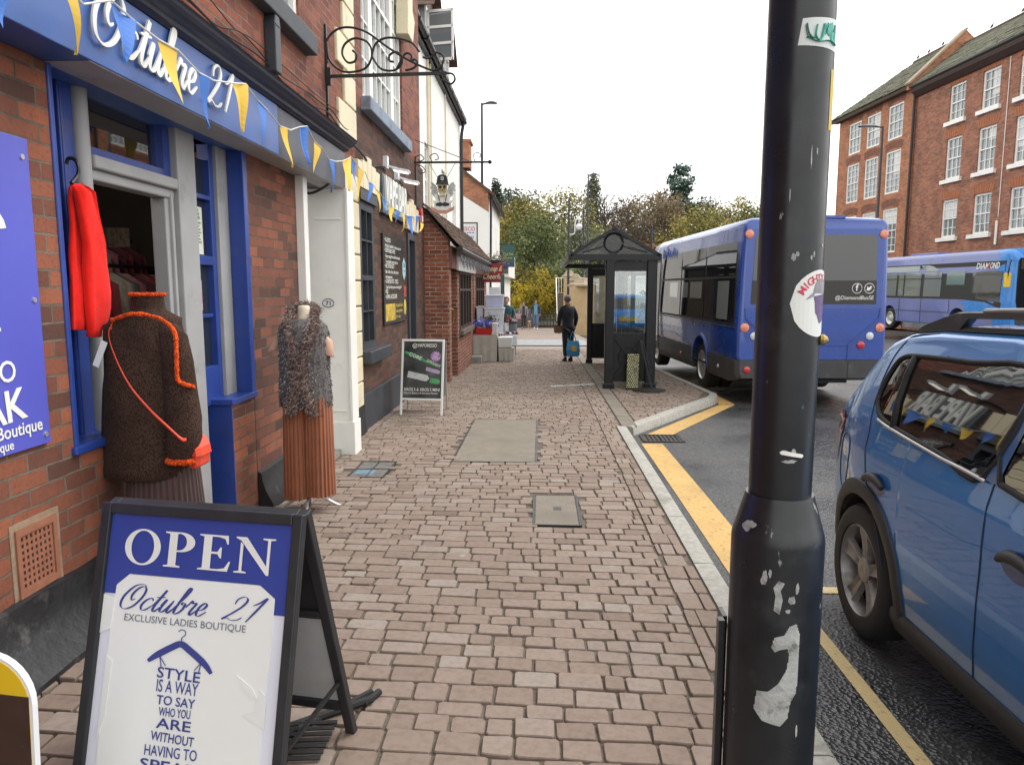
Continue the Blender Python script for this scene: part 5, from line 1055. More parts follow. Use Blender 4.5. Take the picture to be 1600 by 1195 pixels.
slL = [(2 * cx - p[0] - .035, p[1] + .10, p[2]) for p in slv]; B = MB(); B.loft(limb(slL, [.05, .075, .085, .08, .075, .07, .065, .055, .055])); B.build('sleeve', M_knit, sweater, smooth_=True)
def fuzz(B, P, r, n=7, seed=1):
    rr_ = random.Random(seed); Q = catmull(P, 10); B.tube(Q, [r * rr_.uniform(.75, 1.25) for _ in Q], n)
    for q in Q[::1]:
        for _ in range(3):
            d = Vector((rr_.gauss(0, 1), rr_.gauss(-.5, .7), rr_.gauss(0, 1))).normalized() * r * 1.35; B.tube([q, q + d], [r * .4, r * .15], 4)
B = MB()
fuzz(B, [(cx - .022 + .074 * math.cos(a), cy + .078 * math.sin(a), 1.618) for a in [2*PI*k/16 for k in range(17)]], .009)
B.build('collar_trim', M_orange, sweater, smooth_=True)
B = MB(); fuzz(B, [(cx - .135, cy - .115, 1.500), (cx - .04, cy - .125, 1.528), (cx + .05, cy - .125, 1.522), (cx + .125, cy - .125, 1.492), (cx + .165, cy - .125, 1.44), (cx + .175, cy - .14, 1.36), (cx + .175, cy - .145, 1.27), (cx + .18, cy - .15, 1.225), (cx + .21, cy - .15, 1.205), (cx + .24, cy - .12, 1.19)], .0095, seed=2); B.build('yoke_trim', M_orange, sweater, smooth_=True)
B = MB(); fuzz(B, [(cx + .166 + .062 * math.cos(a), cy - .125 + .05 * math.sin(a), .838) for a in [2*PI*k/14 for k in range(15)]], .013, seed=3); B.build('cuff_trim', M_orange, sweater, smooth_=True)
def pleats(B, c, rx0, ry0, z0_, rx1, ry1, z1_, n=40, amp=.055, wob=.012):
    rings = []
    for j in range(9):
        t = j / 8; pts = []
        for i in range(n * 4):
            a = 2 * PI * i / (n * 4); f = 1 + amp * (.5 + .5 * t) * (1 if i % 4 < 2 else -1) * .5 + wob * math.sin(5 * a + t * 2)
            pts.append(Vector((c[0] + (rx0 + (rx1 - rx0) * t) * math.cos(a) * f, c[1] + (ry0 + (ry1 - ry0) * t) * math.sin(a) * f, z0_ + (z1_ - z0_) * t)))
        rings.append(pts)
    B.loft(rings)
B = MB(); pleats(B, (cx + .0, cy + .01), .17, .13, .80, .215, .17, .16); B.build('pleated_skirt', mat('brown_pleats', (.060, .030, .026), .6, var=.25, vs=9, sheen=.2), mq)
B = MB(); B.tube([(cx, cy, .09), (cx, cy, .85)], .016, 8); B.lathe((cx, cy, .075), [(.17, 0), (.17, .012), (.03, .03), (.018, .06)], 24); B.build('stand', M_iron, mq, auto=40)
# strap bag hung across it and the price tag
bg_ = T('shoulder_bag', 'small bright coral shoulder bag hung on a long strap over the brown jumper', 'bag', (cx + .27, cy - .12, .95))
B = MB(); P = catmull([(cx - .135, cy - .08, 1.50), (cx - .135, cy - .148, 1.44), (cx - .10, cy - .168, 1.33), (cx - .03, cy - .186, 1.20), (cx + .06, cy - .192, 1.09), (cx + .14, cy - .192, 1.01), (cx + .20, cy - .195, .955), (cx + .215, cy - .17, .945), (cx + .225, cy - .12, .935)], 6)
B.loft([[p + Vector((.0, 0, .011)), p + Vector((.0, -.004, .0)), p + Vector((0, 0, -.011)), p + Vector((0, .003, 0))] for p in P]); coral = mat('coral_leather', (.66, .055, .022), .45, var=.12, vs=12, bump=.1); B.build('strap', coral, bg_, smooth_=True)
B = MB(); ax_, ay_ = cx + .198, cy - .10
B.loft([[Vector((ax_ + u, ay_ + v + .0, z)) for u, v in ((0, -.03), (.04 * k, -.04), (.055 * k, -.02), (.055 * k, .08), (.04 * k, .10), (0, .10))] for z, k in ((.80, .7), (.81, .95), (.85, 1.0), (.90, .85), (.935, .55), (.945, .3))]); B.build('body', coral, bg_, bevel=.006, smooth_=False)
B = MB(); B.loft([[Vector((ax_ + u + .006, ay_ + v - .004, z)) for u, v in ((0, -.035), (.042 * k, -.045), (.06 * k, -.02), (.06 * k, .08))] for z, k in ((.86, 1.0), (.90, .9), (.94, .55))], closed=False, cap=False); B.build('flap', mat('coral_leather_flap', (.72, .07, .03), .4, var=.1, vs=12), bg_)
tg = MB(); q = Vector((cx - .165, cy - .16, 1.41)); tg.obox(q, (-.045, -.01, -.115), (.028, 0, -.012), (0, .0015, 0)); tag(tg.build('price_tag', M_wplastic), 'white paper price tag dangling from the brown jumper shoulder', 'tag')
# --- red jumper on a hanger at the window post
rj = T('hung_jumper', 'bright red jumper on a hanger against the grey shop post', 'jumper', (-2.14, 3.45, 1.8))
M_redk = mat('red_wool_knit', (.74, .016, .010), .95, var=.14, vs=22, bump=.25, bs=170, sheen=.12, spec=.1)
B = MB(); bx_ = -2.13
sg = lambda v, p: math.copysign(abs(v) ** p, v)
def flatcloth(rows, xo, dep, f0):
    rings = []
    for py, l, r in rows:
        A, Z = at(l, py, xo), at(r, py, xo); e = 1 if rows[0][0] < py < rows[-1][0] else .45
        rings.append([Vector((xo + dep * e * sg(math.sin(a), .45), (A.y + Z.y) / 2 + (A.y - Z.y) / 2 * sg(math.cos(a), .6), (A.z + Z.z) / 2 + (A.z - Z.z) / 2 * sg(math.cos(a), .6))) + Vector((.016 * mnoise.noise(Vector((py * .012, math.cos(a) * 2.2 + py * .008, f0))), 0, 0)) for a in [2*PI*k/28 for k in range(28)]])
    return rings
B.loft(flatcloth([(287, 112, 126), (294, 109, 138), (310, 107, 144), (350, 108, 150), (400, 109, 150), (450, 110, 150), (500, 112, 150), (514, 112, 149), (516, 113, 148)], -2.135, .014, 0)); B.build('body', M_redk, rj, smooth_=True)
B = MB(); B.loft(flatcloth([(291, 116, 134), (300, 119, 144), (340, 125, 151), (380, 130, 159), (420, 133, 167), (455, 135, 172), (480, 136, 171), (500, 138, 166), (511, 138, 160), (515, 139, 155), (526, 139, 154), (527, 140, 153)], -2.095, .020, 2)); B.build('sleeve', M_redk, rj, smooth_=True)
B = MB(); B.tube(catmull([(bx_, 3.36, 2.12), (bx_, 3.41, 2.16), (bx_, 3.42, 2.20), (bx_ - .02, 3.43, 2.235), (bx_ - .05, 3.43, 2.24), (bx_ - .06, 3.43, 2.215)], 5), .009, 6); B.build('hanger', M_iron, rj)
# --- mannequin in fur gilet and rust trousers
gx, gy = -1.71, 5.27; z0 = g(gx, gy)
gm = T('dressed_mannequin', 'mannequin in grey fur gilet and wide rust pleated trousers', 'mannequin', (gx, gy, z0))
neckm = mat('cream_mannequin', (.62, .53, .40), .5, var=.08)
B = MB(); B.loft([ring((gx + .01, gy), r, r, z, 20) for z, r in ((1.30, .09), (1.38, .07), (1.42, .050), (1.49, .045), (1.515, .043), (1.525, .03))]); B.build('neck', neckm, gm, smooth_=True)
gs = [(.80, .185, .135), (.86, .188, .138), (.95, .186, .135), (1.05, .178, .13), (1.15, .178, .128), (1.25, .18, .128), (1.33, .182, .122), (1.38, .17, .11), (1.415, .135, .09), (1.43, .08, .07)]
B = MB(); B.loft([ring((gx, gy), rx, ry, z, 48, .02, z * 4, 6) for z, rx, ry in gs]); M_gil = mat('grey_fur_base', (.13, .118, .118), .95, var=.75, vs=60, bump=.8, bs=70, stretch=(1, 1, .25)); vest = B.build('gilet', M_gil, gm, smooth_=True)
rf_ = random.Random(21)
def strand(B, p, d, L, w):
    d = d.normalized(); s_ = d.cross(Vector((0, -1, .2))).normalized() * w; m_ = p + d * L * .5 + Vector((0, -.3 * L, 0)) * .3; n_ = B.pts([p - s_, p + s_, m_ + s_ * .7, p + d * L, m_ - s_ * .7]); B.face(n_, n_ + 1, n_ + 2, n_ + 3, n_ + 4); B.col.append(rf_.random())
B = MB(); B.col = []
for i in range(3000):                                     # knitted fur rows: tufts in vertical columns
    z = rf_.uniform(.80, 1.40); rx = lerp(z, [q[0] for q in gs], [q[1] for q in gs]); ry = lerp(z, [q[0] for q in gs], [q[2] for q in gs])
    a = (round(rf_.uniform(-PI, PI) / .13) * .13) + rf_.gauss(0, .02); p = Vector((gx + rx * math.cos(a), gy + ry * math.sin(a), z)); o_ = Vector((math.cos(a), math.sin(a), 0)); strand(B, p, Vector((rf_.gauss(0, .5), rf_.gauss(0, .5), -1)) + o_ * .45, rf_.uniform(.012, .024), .0035)
B.build('fur_pile', varmat('grey_brown_fur', [(0, (.05, .046, .048)), (.5, (.20, .18, .175)), (1, (.46, .42, .41))], .9, nmix=0), vest)
B = MB(); B.col = []
path = catmull([(gx - .075, gy + .02, 1.50), (gx - .085, gy - .06, 1.44), (gx - .055, gy - .125, 1.33), (gx - .02, gy - .15, 1.18), (gx - .015, gy - .155, 1.0), (gx - .04, gy - .155, .85), (gx - .06, gy - .15, .765)], 20); path2 = catmull([(gx + .075, gy + .02, 1.48), (gx + .10, gy - .06, 1.42), (gx + .09, gy - .12, 1.32), (gx + .05, gy - .15, 1.18), (gx + .045, gy - .155, 1.0), (gx + .075, gy - .15, .85), (gx + .10, gy - .145, .765)], 20); path3 = catmull([(gx - .08, gy + .02, 1.51), (gx - .03, gy + .07, 1.53), (gx + .04, gy + .07, 1.52), (gx + .08, gy + .02, 1.49)], 20)
for P in (path, path2, path3):
    for i in range(1500):
        k = rf_.randrange(len(P)); p = P[k] + Vector((rf_.gauss(0, .020), rf_.gauss(0, .012), rf_.gauss(0, .01))); strand(B, p, Vector((rf_.gauss(0, 1), rf_.gauss(-.6, .5), rf_.gauss(-.8, .7))), rf_.uniform(.022, .045), .0030)
B.build('fur_trim', varmat('brown_fur', [(0, (.10, .07, .06)), (.5, (.26, .18, .155)), (1, (.46, .35, .31))], .9, nmix=0), vest)
peach = mat('peach_jersey', (.55, .34, .25), .85, var=.1, vs=8)
for s_, dz in ((-1, 0), (1, -.03)):
    B = MB(); B.loft([[Vector((gx + s_ * xx + .0, gy, z)) + Vector((rx * math.cos(a), rx * .8 * math.sin(a), -s_ * .35 * rx * math.cos(a))) for a in [2*PI*k/14 for k in range(14)]] for xx, z, rx in ((.13, 1.35 + dz, .05), (.16, 1.31 + dz, .052), (.185 - .02 * s_, 1.25 + dz, .048), (.20 - .025 * s_, 1.205 + dz, .046), (.201 - .025 * s_, 1.197 + dz, .042))]); B.build('sleeve', peach, gm, smooth_=True)
tr = MB()
rust = mat('rust_pleated_cloth', (.27, .085, .035), .65, var=.2, vs=9, sheen=.2)
for s_ in (-1, 1): 
    B = MB(); pleats(B, (gx + .01 + s_ * .078, gy), .095, .11, .87, .105, .13, z0 + .10 + (.02 if s_ > 0 else 0), 22, .11, .03); B.build('trouser_leg', rust, gm)
B = MB(); B.tube([(gx, gy, z0 + .02), (gx, gy, .9)], .015, 8)
for a in (.3, 1.9, 3.4, 4.9): B.tube(catmull([(gx, gy, z0 + .10), (gx + .09 * math.cos(a), gy + .09 * math.sin(a), z0 + .085), (gx + .20 * math.cos(a), gy + .20 * math.sin(a), z0 + .02), (gx + .23 * math.cos(a), gy + .23 * math.sin(a), z0 + .015)], 4), .011, 7)
B.build('stand', M_silver, gm, smooth_=True)
# --- market stall
gz = lambda y: g(-1.3, y)
yy = 18.1
st = T('stall_table', 'cloth covered stall table against the lean-to shop', 'stall', (-1.35, yy + .4, gz(yy)))
clm = mat('grey_stall_cloth', (.42, .40, .35), .85, var=.15, vs=5, bump=.2, bs=20)
B = MB(); zt_ = .50
def skirt(B, x0, x1, y0, y1, z0_, z1_, amp=.045):
    P = []; 
    for (a, b, n_) in (((x0, y0), (x1, y0), 14), ((x1, y0), (x1, y1), 14), ((x1, y1), (x0, y1), 14), ((x0, y1), (x0, y0), 14)):
        for i in range(n_): P.append((a[0] + (b[0] - a[0]) * i / n_, a[1] + (b[1] - a[1]) * i / n_))
    c_ = Vector(((x0 + x1) / 2, (y0 + y1) / 2)); rings = []
    for t in (1, .97, .6, .25, 0):
        rings.append([Vector((p[0] + (p[0] - c_.x) * (amp * math.sin(i * 1.1 + t) * (1 - t) - .07 * (1 - t)), p[1] + (p[1] - c_.y) * (amp * math.sin(i * 1.3) * (1 - t)), z0_ + (z1_ - z0_) * t)) for i, p in enumerate(P)])
    B.loft(rings)
skirt(B, -1.68, -1.06, yy, yy + 1.2, gz(yy) + .01, zt_); B.build('cloth', clm, st, auto=60)
B = MB(); B.box((-1.62, yy + .05, gz(yy)), (-1.1, yy + 1.15, zt_ - .01)); B.build('tabletop', M_woodgrey, st)
st2 = T('stall_table', 'lower cloth draped stall box beside the stall table', 'stall', (-.85, yy + .3, gz(yy))); B = MB(); skirt(B, -1.05, -.66, yy + .1, yy + .9, gz(yy) + .01, .18); B.build('cloth', clm, st2); B = MB(); B.box((-1.0, yy + .15, gz(yy)), (-.7, yy + .85, .17)); B.build('box', M_woodgrey, st2)
def crate(label, x0, x1, y0, y1, z0_, z1_, m, lid=None, group=None, name='plastic_tub', lm=None):
    t = T(name, label, 'tub', ((x0+x1)/2, (y0+y1)/2, z0_), group=group); B = MB(); k = .02
    B.loft([[Vector(p) for p in ((x0+e, y0+e, z), (x1-e, y0+e, z), (x1-e, y1-e, z), (x0+e, y1-e, z))] for e, z in ((k, z0_), (0, z1_))]); B.build('body', m, t, bevel=.012)
    if lid: B = MB(); B.box((x0 - .015, y0 - .015, z1_), (x1 + .015, y1 + .015, z1_ + .03)); B.box((x0 + .02, y0 + .02, z1_ + .03), (x1 - .02, y1 - .02, z1_ + .04)); B.build('lid', lm or m, t, bevel=.008)
    return t
clearp = mat('milky_plastic', (.60, .63, .68), .3, var=.1, vs=4)
rb_ = crate('red flower trough of blue artificial flowers on the stall table', -1.62, -1.2, yy + .05, yy + .3, .502, .66, mat('red_plastic', (.50, .02, .02), .35, var=.1), name='flower_trough'); rb_['category'] = 'planter'
fm_ = varmat('blue_silk_flowers', [(0, (.08, .10, .42)), (.5, (.16, .22, .62)), (.8, (.34, .30, .68)), (1, (.5, .5, .75))], .8, nmix=0); B = MB(); B.col = []
for i in range(500):
    p = Vector((-1.41 + rf_.gauss(0, .13), yy + .15 + rf_.gauss(0, .06), .72 + abs(rf_.gauss(0, .06)))); d_ = Vector((rf_.gauss(0, 1), rf_.gauss(-.5, 1), rf_.gauss(.4, 1))).normalized(); a = d_.orthogonal().normalized() * .03; b = d_.cross(a).normalized() * .03; B.poly([p + a, p + b, p - a, p - b]); B.col.append(rf_.random())
B.build('flowers', fm_, rb_)
crate('big milky storage tub stacked behind the blue flowers', -1.42, -.93, yy + .45, yy + .95, .502, 1.12, clearp, 1)
crate('topmost milky storage tub with lid on the stall stack', -1.40, -.94, yy + .48, yy + .92, 1.165, 1.44, mat('milky_plastic_blue', (.50, .55, .72), .3, var=.15, vs=4), 1, lm=clearp)
crate('white lidded tub at the back of the stall by the window', -1.62, -1.45, yy + .5, yy + .95, .502, 1.15, clearp, 1)
crate('plain white carton on the lower draped stall box', -1.06, -.70, yy + .08, yy + .5, .19, .44, mat('white_card', (.68, .68, .66), .7, var=.05), None, name='carton')
crate('white paper carton with red print standing on the stall edge', -1.20, -1.06, yy - .02, yy + .2, .502, .80, mat('white_card_print', (.68, .64, .64), .6, var=.1, dirt=((.5, .06, .12), 9, .55)), None, name='carton')
bi = T('litter_bin', 'dark grey bins and folded goods piled beside the stall', 'bin', (-.85, yy + .9, gz(yy))); B = MB(); B.lathe((-.82, yy + 1.1, gz(yy)), [(.16, 0), (.19, .5), (.21, .95), (.2, .97)], 18); B.build('body', mat('galvanised_grey', (.13, .15, .16), .5, metal=.3, var=.3, vs=8), bi, auto=40); B = MB(); B.lathe((-.82, yy + 1.1, gz(yy)), [(.212, .90), (.22, .91), (.22, .95), (.1, 1.02), (.01, 1.03)], 18); B.build('lid', M_slate, bi)
gb = T('basket_of_goods', 'pile of red and black packets in a low white tray on the stall box', 'tray', (-.85, yy + .4, .44)); B = MB(); B.box((-1.0, yy + .52, .2), (-.60, yy + .88, .46)); B.build('tray', clearp, gb, bevel=.01)
for k in range(16): B = MB(); p = Vector((-.98 + rf_.random() * .36, yy + .54 + rf_.random() * .28, .46 + rf_.random() * .05)); B.obox(p, (.07, .02 * rf_.gauss(0, 1), 0), (0, .09, .02), (0, 0, .03)); B.build('packet', [mat('packet_red', (.45, .03, .05), .5), M_kprint, mat('packet_pink', (.55, .25, .28), .5), M_wplastic][k % 4], gb)
gl = T('gift_plants', 'dark green and red artificial plants on top of the stall', 'plant', (-1.2, yy + .35, .8)); B = MB(); B.col = []
for i in range(420):
    red = rf_.random() < .3; c_ = Vector((-1.25, yy + .28, .80)) if i % 2 else Vector((-.88, yy + .75, .85)); p = c_ + Vector((rf_.gauss(0, .09), rf_.gauss(0, .07), rf_.gauss(0, .08))); d_ = Vector((rf_.gauss(0, 1), rf_.gauss(-.3, 1), rf_.gauss(0, 1))).normalized(); a = d_.orthogonal().normalized() * .03; b = d_.cross(a).normalized() * .02; B.poly([p + a, p + b, p - a, p - b]); B.col.append(.95 if red else rf_.random() * .6)
B.build('foliage', varmat('stall_foliage', [(0, (.02, .05, .025)), (.6, (.06, .10, .05)), (.85, (.45, .05, .08)), (1, (.55, .12, .16))], .8, nmix=0), gl)
B = MB(); B.lathe((-1.25, yy + .28, .505), [(.05, 0), (.07, .22)], 12); B.build('pot', M_wplastic, gl); B = MB(); B.lathe((-.88, yy + .75, .47), [(.05, 0), (.07, .3)], 12); B.build('pot', M_wplastic, gl)
nb_ = T('notice_stand', 'white paper notice on a green post behind the stall', 'notice', (-1.25, yy + 2, gz(yy))); B = MB(); B.box((-1.42, yy + 2.2, 1.2), (-1.12, yy + 2.22, 1.66)); B.build('sheet', M_wplastic, nb_); B = MB(); B.box((-1.10, yy + 2.2, gz(yy) - .1), (-1.0, yy + 2.3, 2.0)); B.build('post', mat('green_post_paint', (.05, .10, .10), .5), nb_)
# ================================================================ foreground lamp column
px_, py_ = .428, 1.305
lp = T('lamp_column', 'thick black painted lamp column in the foreground with stickers and chipped paint', 'lamp post', (px_, py_, 0))
def postm():
    m, t, b = newmat('chipped_black_gloss'); co = nd(t, 'ShaderNodeTexCoord').outputs['Object']
    c = ramp(t, nzt(t, 7, 6, co), [(.3, (.007, .008, .010)), (.7, (.016, .018, .021))])
    sc_ = ramp(t, nzt(t, 38, 4, co, .5, (1, 1, .45)), [(.70, 0), (.73, 1)]); c = mixc(t, c, (.22, .23, .23), sc_)
    du = ramp(t, nzt(t, 5, 8, co, .7), [(.55, 0), (.8, .12)]); c = mixc(t, c, (.3, .3, .3), du)
    t.links.new(c, b.inputs['Base Color']); t.links.new(ramp(t, nzt(t, 16, 6, co), [(.3, .24), (.7, .42)]), b.inputs['Roughness']); b.inputs['Specular IOR Level'].default_value = .5
    bumpn(t, b, nzt(t, 9, 3, co), .06, .01); return m
M_post = postm()
rb0, rs = .0800, .0535
B = MB(); B.lathe((px_, py_, -.05), [(rb0, 0), (rb0, 1.255), (rb0 - .001, 1.265), (rb0 - .004, 1.275), (rs + .008, 1.325), (rs + .006, 1.333), (rs + .0045, 1.338)], 48); B.build('base', M_post, lp, auto=50)
B = MB(); B.lathe((px_, py_, 1.285), [(rs, 0), (rs, .5), (rs - .002, 4.6), (.045, 5.2), (.04, 7.2)], 48); B.build('shaft', M_post, lp, auto=50)
B = MB(); B.tube(catmull([(px_, py_, 8.4), (px_ + .05, py_, 8.6), (px_ + .4, py_, 8.7), (px_ + .9, py_, 8.72)], 5), .03, 8); B.build('arm', M_post, lp); B = MB(); B.box((px_ + .75, py_ - .12, 8.66), (px_ + 1.35, py_ + .12, 8.76)); B.build('lantern', M_slate, lp, bevel=.02)
B = MB(); B.box((px_ - .084, py_ + .03, -.02), (px_ - .076, py_ + .072, 1.04)); B.box((px_ - .096, py_ + .01, -.02), (px_ - .085, py_ + .028, 1.04)); B.build('door_edge', M_post, lp)
def wrapf(cz, ca, r):                                    # sticker coordinates on the column: x along the arc, y up
    return lambda x, y, w=0: Vector((px_ + (r + w) * math.cos(ca + x / r), py_ + (r + w) * math.sin(ca + x / r), cz + y))
A0 = -1.90                                                # direction of the column face towards the eye
def stick(name, P, cz, ca, r, m, w=.0008, sub=1, par=lp):
    f = wrapf(cz, ca, r); B = MB()
    xs_ = [p[0] for p in P]; n_ = 14; x0, x1 = min(xs_), max(xs_)
    def span(x):                                          # vertical extent of the outline at x
        ys_ = []
        for i in range(len(P)):
            a, b = P[i], P[(i + 1) % len(P)]
            if (a[0] - x) * (b[0] - x) <= 0 and abs(a[0] - b[0]) > 1e-9: ys_.append(a[1] + (b[1] - a[1]) * (x - a[0]) / (b[0] - a[0]))
        return (min(ys_), max(ys_)) if ys_ else (0, 0)
    for i in range(n_):
        xa = x0 + (x1 - x0) * (i + .001) / n_; xb = x0 + (x1 - x0) * (i + .999) / n_; a, b = span(xa), span(xb); B.poly([f(xa, a[0], w), f(xb, b[0], w), f(xb, b[1], w), f(xa, a[1], w)])
    return B.build(name, m, par)
wst = mat('white_sticker', (.62, .65, .63), .45, var=.06)
gx0 = stick('graffiti_sticker', [(-.030, -.022), (.046, -.028), (.05, .022), (-.026, .018)], 2.055, A0 + .50, rs - .0003, wst)
gm_ = mat('teal_marker', (.07, .38, .30), .5, var=.4, vs=90); B = MB(); f = wrapf(2.055, A0 + .50, rs)
for P, w_ in (([(-.018, .010), (-.014, -.006), (-.006, -.012), (-.002, .008), (-.004, -.008), (.004, -.014), (.010, .010)], .004), ([(.008, -.010), (.016, .010), (.020, -.004), (.026, .012), (.028, -.010), (.036, -.014), (.040, .012)], .004), ([(-.018, -.010), (.0, -.017), (.02, -.014), (.04, -.018)], .003)):
    B.tube([f(p.x, p.y, .0012) for p in catmull(P, 5)], w_, 5, flat=.3)
B.build('graffiti_tag', gm_, gx0); B = MB()
for P in ([(-.020, .008), (-.016, -.009), (-.007, -.015)], [(.012, -.006), (.018, .008)], [(.03, .0), (.034, .012)]): B.tube([f(p.x, p.y, .0022) for p in catmull(P, 4)], .0012, 4, flat=.4)
B.build('graffiti_outline', M_kprint, gx0)
stick('torn_sticker', [(-.018, -.01), (.045, -.012), (.045, .02), (-.018, .02)], 2.125, A0 + .57, rs - .0004, wst)
stick('yellow_sticker', [(-.009, -.05), (.012, -.05), (.012, .045), (-.009, .045)], 1.955, A0 + 1.30, rs - .0003, mat('yellow_sticker_film', (.60, .40, .05), .5, var=.15, vs=40))
# round band sticker on the right edge
rs_ = T('round_sticker', 'round white sticker with red lettering and hat figure on the column', 'sticker', (px_, py_, 1.62))
cs, ca_ = 1.624, A0 + 1.10; R_ = .056
disc = [(R_ * math.cos(2*PI*k/40), R_ * math.sin(2*PI*k/40)) for k in range(40)]
stick('disc', disc, cs, ca_, rs, mat('round_sticker_white', (.70, .71, .68), .4, var=.04), .0012, par=rs_)
fr_s = wrapf(cs, ca_, rs); red = mat('sticker_red', (.55, .04, .09), .5)
B = MB()
for i, ch in enumerate('MIGHTY BOOSH'): 
    a = 2.62 - i * .235; text(ch, lambda x, y, w, a=a: fr_s(*( (lambda X, Y: (X, Y))(.040 * math.cos(a) + x * math.sin(a) + y * math.cos(a), .040 * math.sin(a) - x * math.cos(a) + y * math.sin(a))), w + .0012), 0, -.003, .0125, None, rs_, mb=B, depth=.0002, lift=.0006, bold=.02, align='CENTER')
B.build('lettering', red, rs_)
pu = mat('sticker_purple', (.13, .08, .20), .5, var=.4, vs=90)
stick('hat_figure', [(-.016, .012), (-.010, -.005), (-.012, -.014), (-.004, -.022), (.002, -.034), (.014, -.03), (.024, -.01), (.022, .016), (.0, .014)], cs, ca_, rs, pu, .0018, par=rs_)
stick('hat', [(-.032, .006), (-.016, .012), (-.014, .034), (.002, .042), (.022, .036), (.026, .014), (.036, .008), (.03, .016), (-.018, .018)], cs, ca_, rs, mat('sticker_grey', (.26, .24, .27), .5, var=.3, vs=80), .0022, par=rs_)
# paint loss patches and a paper strip
rp = random.Random(12)
chip = mat('bare_grey_primer', (.36, .37, .36), .75, var=.35, vs=45, bump=.3, bs=120, dirt=((.06, .05, .045), 30, .56, .7))
def blob(cx_, cz_, rx, rz, seed, r, aoff=.25):
    rq = random.Random(seed); P = [(cx_ + rx * math.cos(a) * (1 + rq.uniform(-.25, .25)), rz * math.sin(a) * (1 + rq.uniform(-.25, .25))) for a in [2*PI*k/18 for k in range(18)]]; stick('paint_chip', P, cz_, A0 + aoff, r, chip, .0006)
base = rb0
Pp = [(-.035, .02), (-.031, .055), (-.012, .058), (.004, .075), (.016, .100), (.020, .128), (.016, .140), (.004, .137), (-.004, .132), (-.010, .140), (-.006, .158), (.010, .164), (.018, .180), (.030, .185), (.037, .165), (.036, .06), (.026, .042), (.022, .012), (.010, -.004), (-.02, .002)]
def stick2(P, cz, ca, r, m, w=.0008):                    # any outline: triangulated in fine vertical strips
    f = wrapf(cz, ca, r); B = MB(); x0, x1 = min(p[0] for p in P), max(p[0] for p in P); n_ = 40
    for i in range(n_):
        x = x0 + (x1 - x0) * (i + .5) / n_; dx = (x1 - x0) / n_ / 2; ys_ = []
        for k in range(len(P)):
            a, b = P[k], P[(k + 1) % len(P)]
            if (a[0] - x) * (b[0] - x) < 0: ys_.append(a[1] + (b[1] - a[1]) * (x - a[0]) / (b[0] - a[0]))
        ys_.sort()
        for a, b in zip(ys_[::2], ys_[1::2]): B.poly([f(x - dx, a, w), f(x + dx, a, w), f(x + dx, b, w), f(x - dx, b, w)])
    return B.build('paint_chip', m, lp)
stick2(Pp, .893, A0 + .12, base, chip)
stick2([(-.006, -.02), (.004, -.026), (.008, .0), (.004, .016), (.010, .03), (.0, .034), (-.008, .02), (-.004, .006)], 1.12, A0 + .08, base, chip)
for cx_, cz_, rx, rz, r_, ao in ((-.016, 1.155, .004, .014, base, .0), (-.02, 1.15, .003, .008, base, .0), (-.008, 1.165, .0025, .008, base, 0), (.022, 1.12, .006, .008, base, .1), (.016, 1.10, .004, .004, base, .1), (.03, 1.14, .003, .01, base, .1), (-.035, .74, .006, .004, base, .1), (-.032, .75, .004, .003, base, .1), (.04, .88, .002, .012, base, .12), (-.004, 1.372, .006, .0035, rs, .2), (.010, 1.372, .004, .006, rs, .2), (.004, 1.356, .012, .003, rs, .2), (.022, 1.365, .006, .003, rs, .2), (-.045, 1.245, .012, .006, base, .0), (-.055, 1.238, .008, .008, base, .0), (.0, 1.70, .004, .006, rs, .1), (.006, 1.705, .003, .004, rs, .1), (.03, 1.70, .002, .004, rs, .1), (.035, 1.705, .002, .005, rs, .1), (-.01, 1.80, .001, .01, rs, .1), (.01, 1.86, .0012, .018, rs, .3), (.02, 1.87, .0015, .006, rs, .3), (.042, 1.72, .003, .003, rs, .35)):
    blob(cx_, cz_, rx, rz, int(cx_ * 1e4 + cz_ * 1e3), r_, ao)
stick('paper_strip', [(-.014, .003), (-.010, .0075), (.025, .0005), (.027, -.002), (.026, -.006), (-.012, .0)], 1.368, A0 + .22, rs, M_wletter, .001)
B = MB(); q = wrapf(1.562, A0 + 1.50, rs); B.lathe(q(0, 0, .004), [(.002, -.008), (.009, -.003), (.010, .002), (.005, .008), (.001, .01)], 10, ax=(1, -.3, 0)); B.build('brass_bolt', mat('dull_brass', (.35, .25, .08), .4, metal=.7), lp)
# ================================================================ lamp posts, poles
def street_lamp(label, x, y, h, arm, r=.06, dirx=1):
    z = g(min(x, .9) if x < 1 else x, y); t = T('street_lamp', label, 'street lamp', (x, y, z)); B = MB(); B.lathe((x, y, z - .1), [(r * 1.5, 0), (r * 1.5, 1.4), (r, 1.5), (r * .6, h)], 12); B.build('post', M_slate, t, auto=50)
    B = MB(); B.tube([(x, y, z + h - .15), (x + dirx * arm * .4, y, z + h - .1)], r * .5, 6); B.lathe((x + dirx * arm * .62, y, z + h - .08), [(.05, .06), (.2, .03), (.32, -.02), (.30, -.05), (.1, -.06)], 16, sx=arm * 1.3, sy=.5); B.build('lantern', M_slate, t, auto=50); B = MB(); B.lathe((x + dirx * arm * .62, y, z + h - .145), [(.01, 0), (.24, 0), (.24, .01)], 16, sx=arm * 1.1, sy=.4); B.build('lens', M_wplastic, t); return t
street_lamp('tall grey street lamp rising beside the white rendered house', -2.0 - .35, 30.0, 9.35, .6, .075)
street_lamp('slim street lamp behind the shelter beside the CCTV pole', 2.75, 45, 9.2, .55, .07)
street_lamp('street lamp in front of the red brick terrace', 14.2, 32.5, 8.75, 1.0, .07, -1)
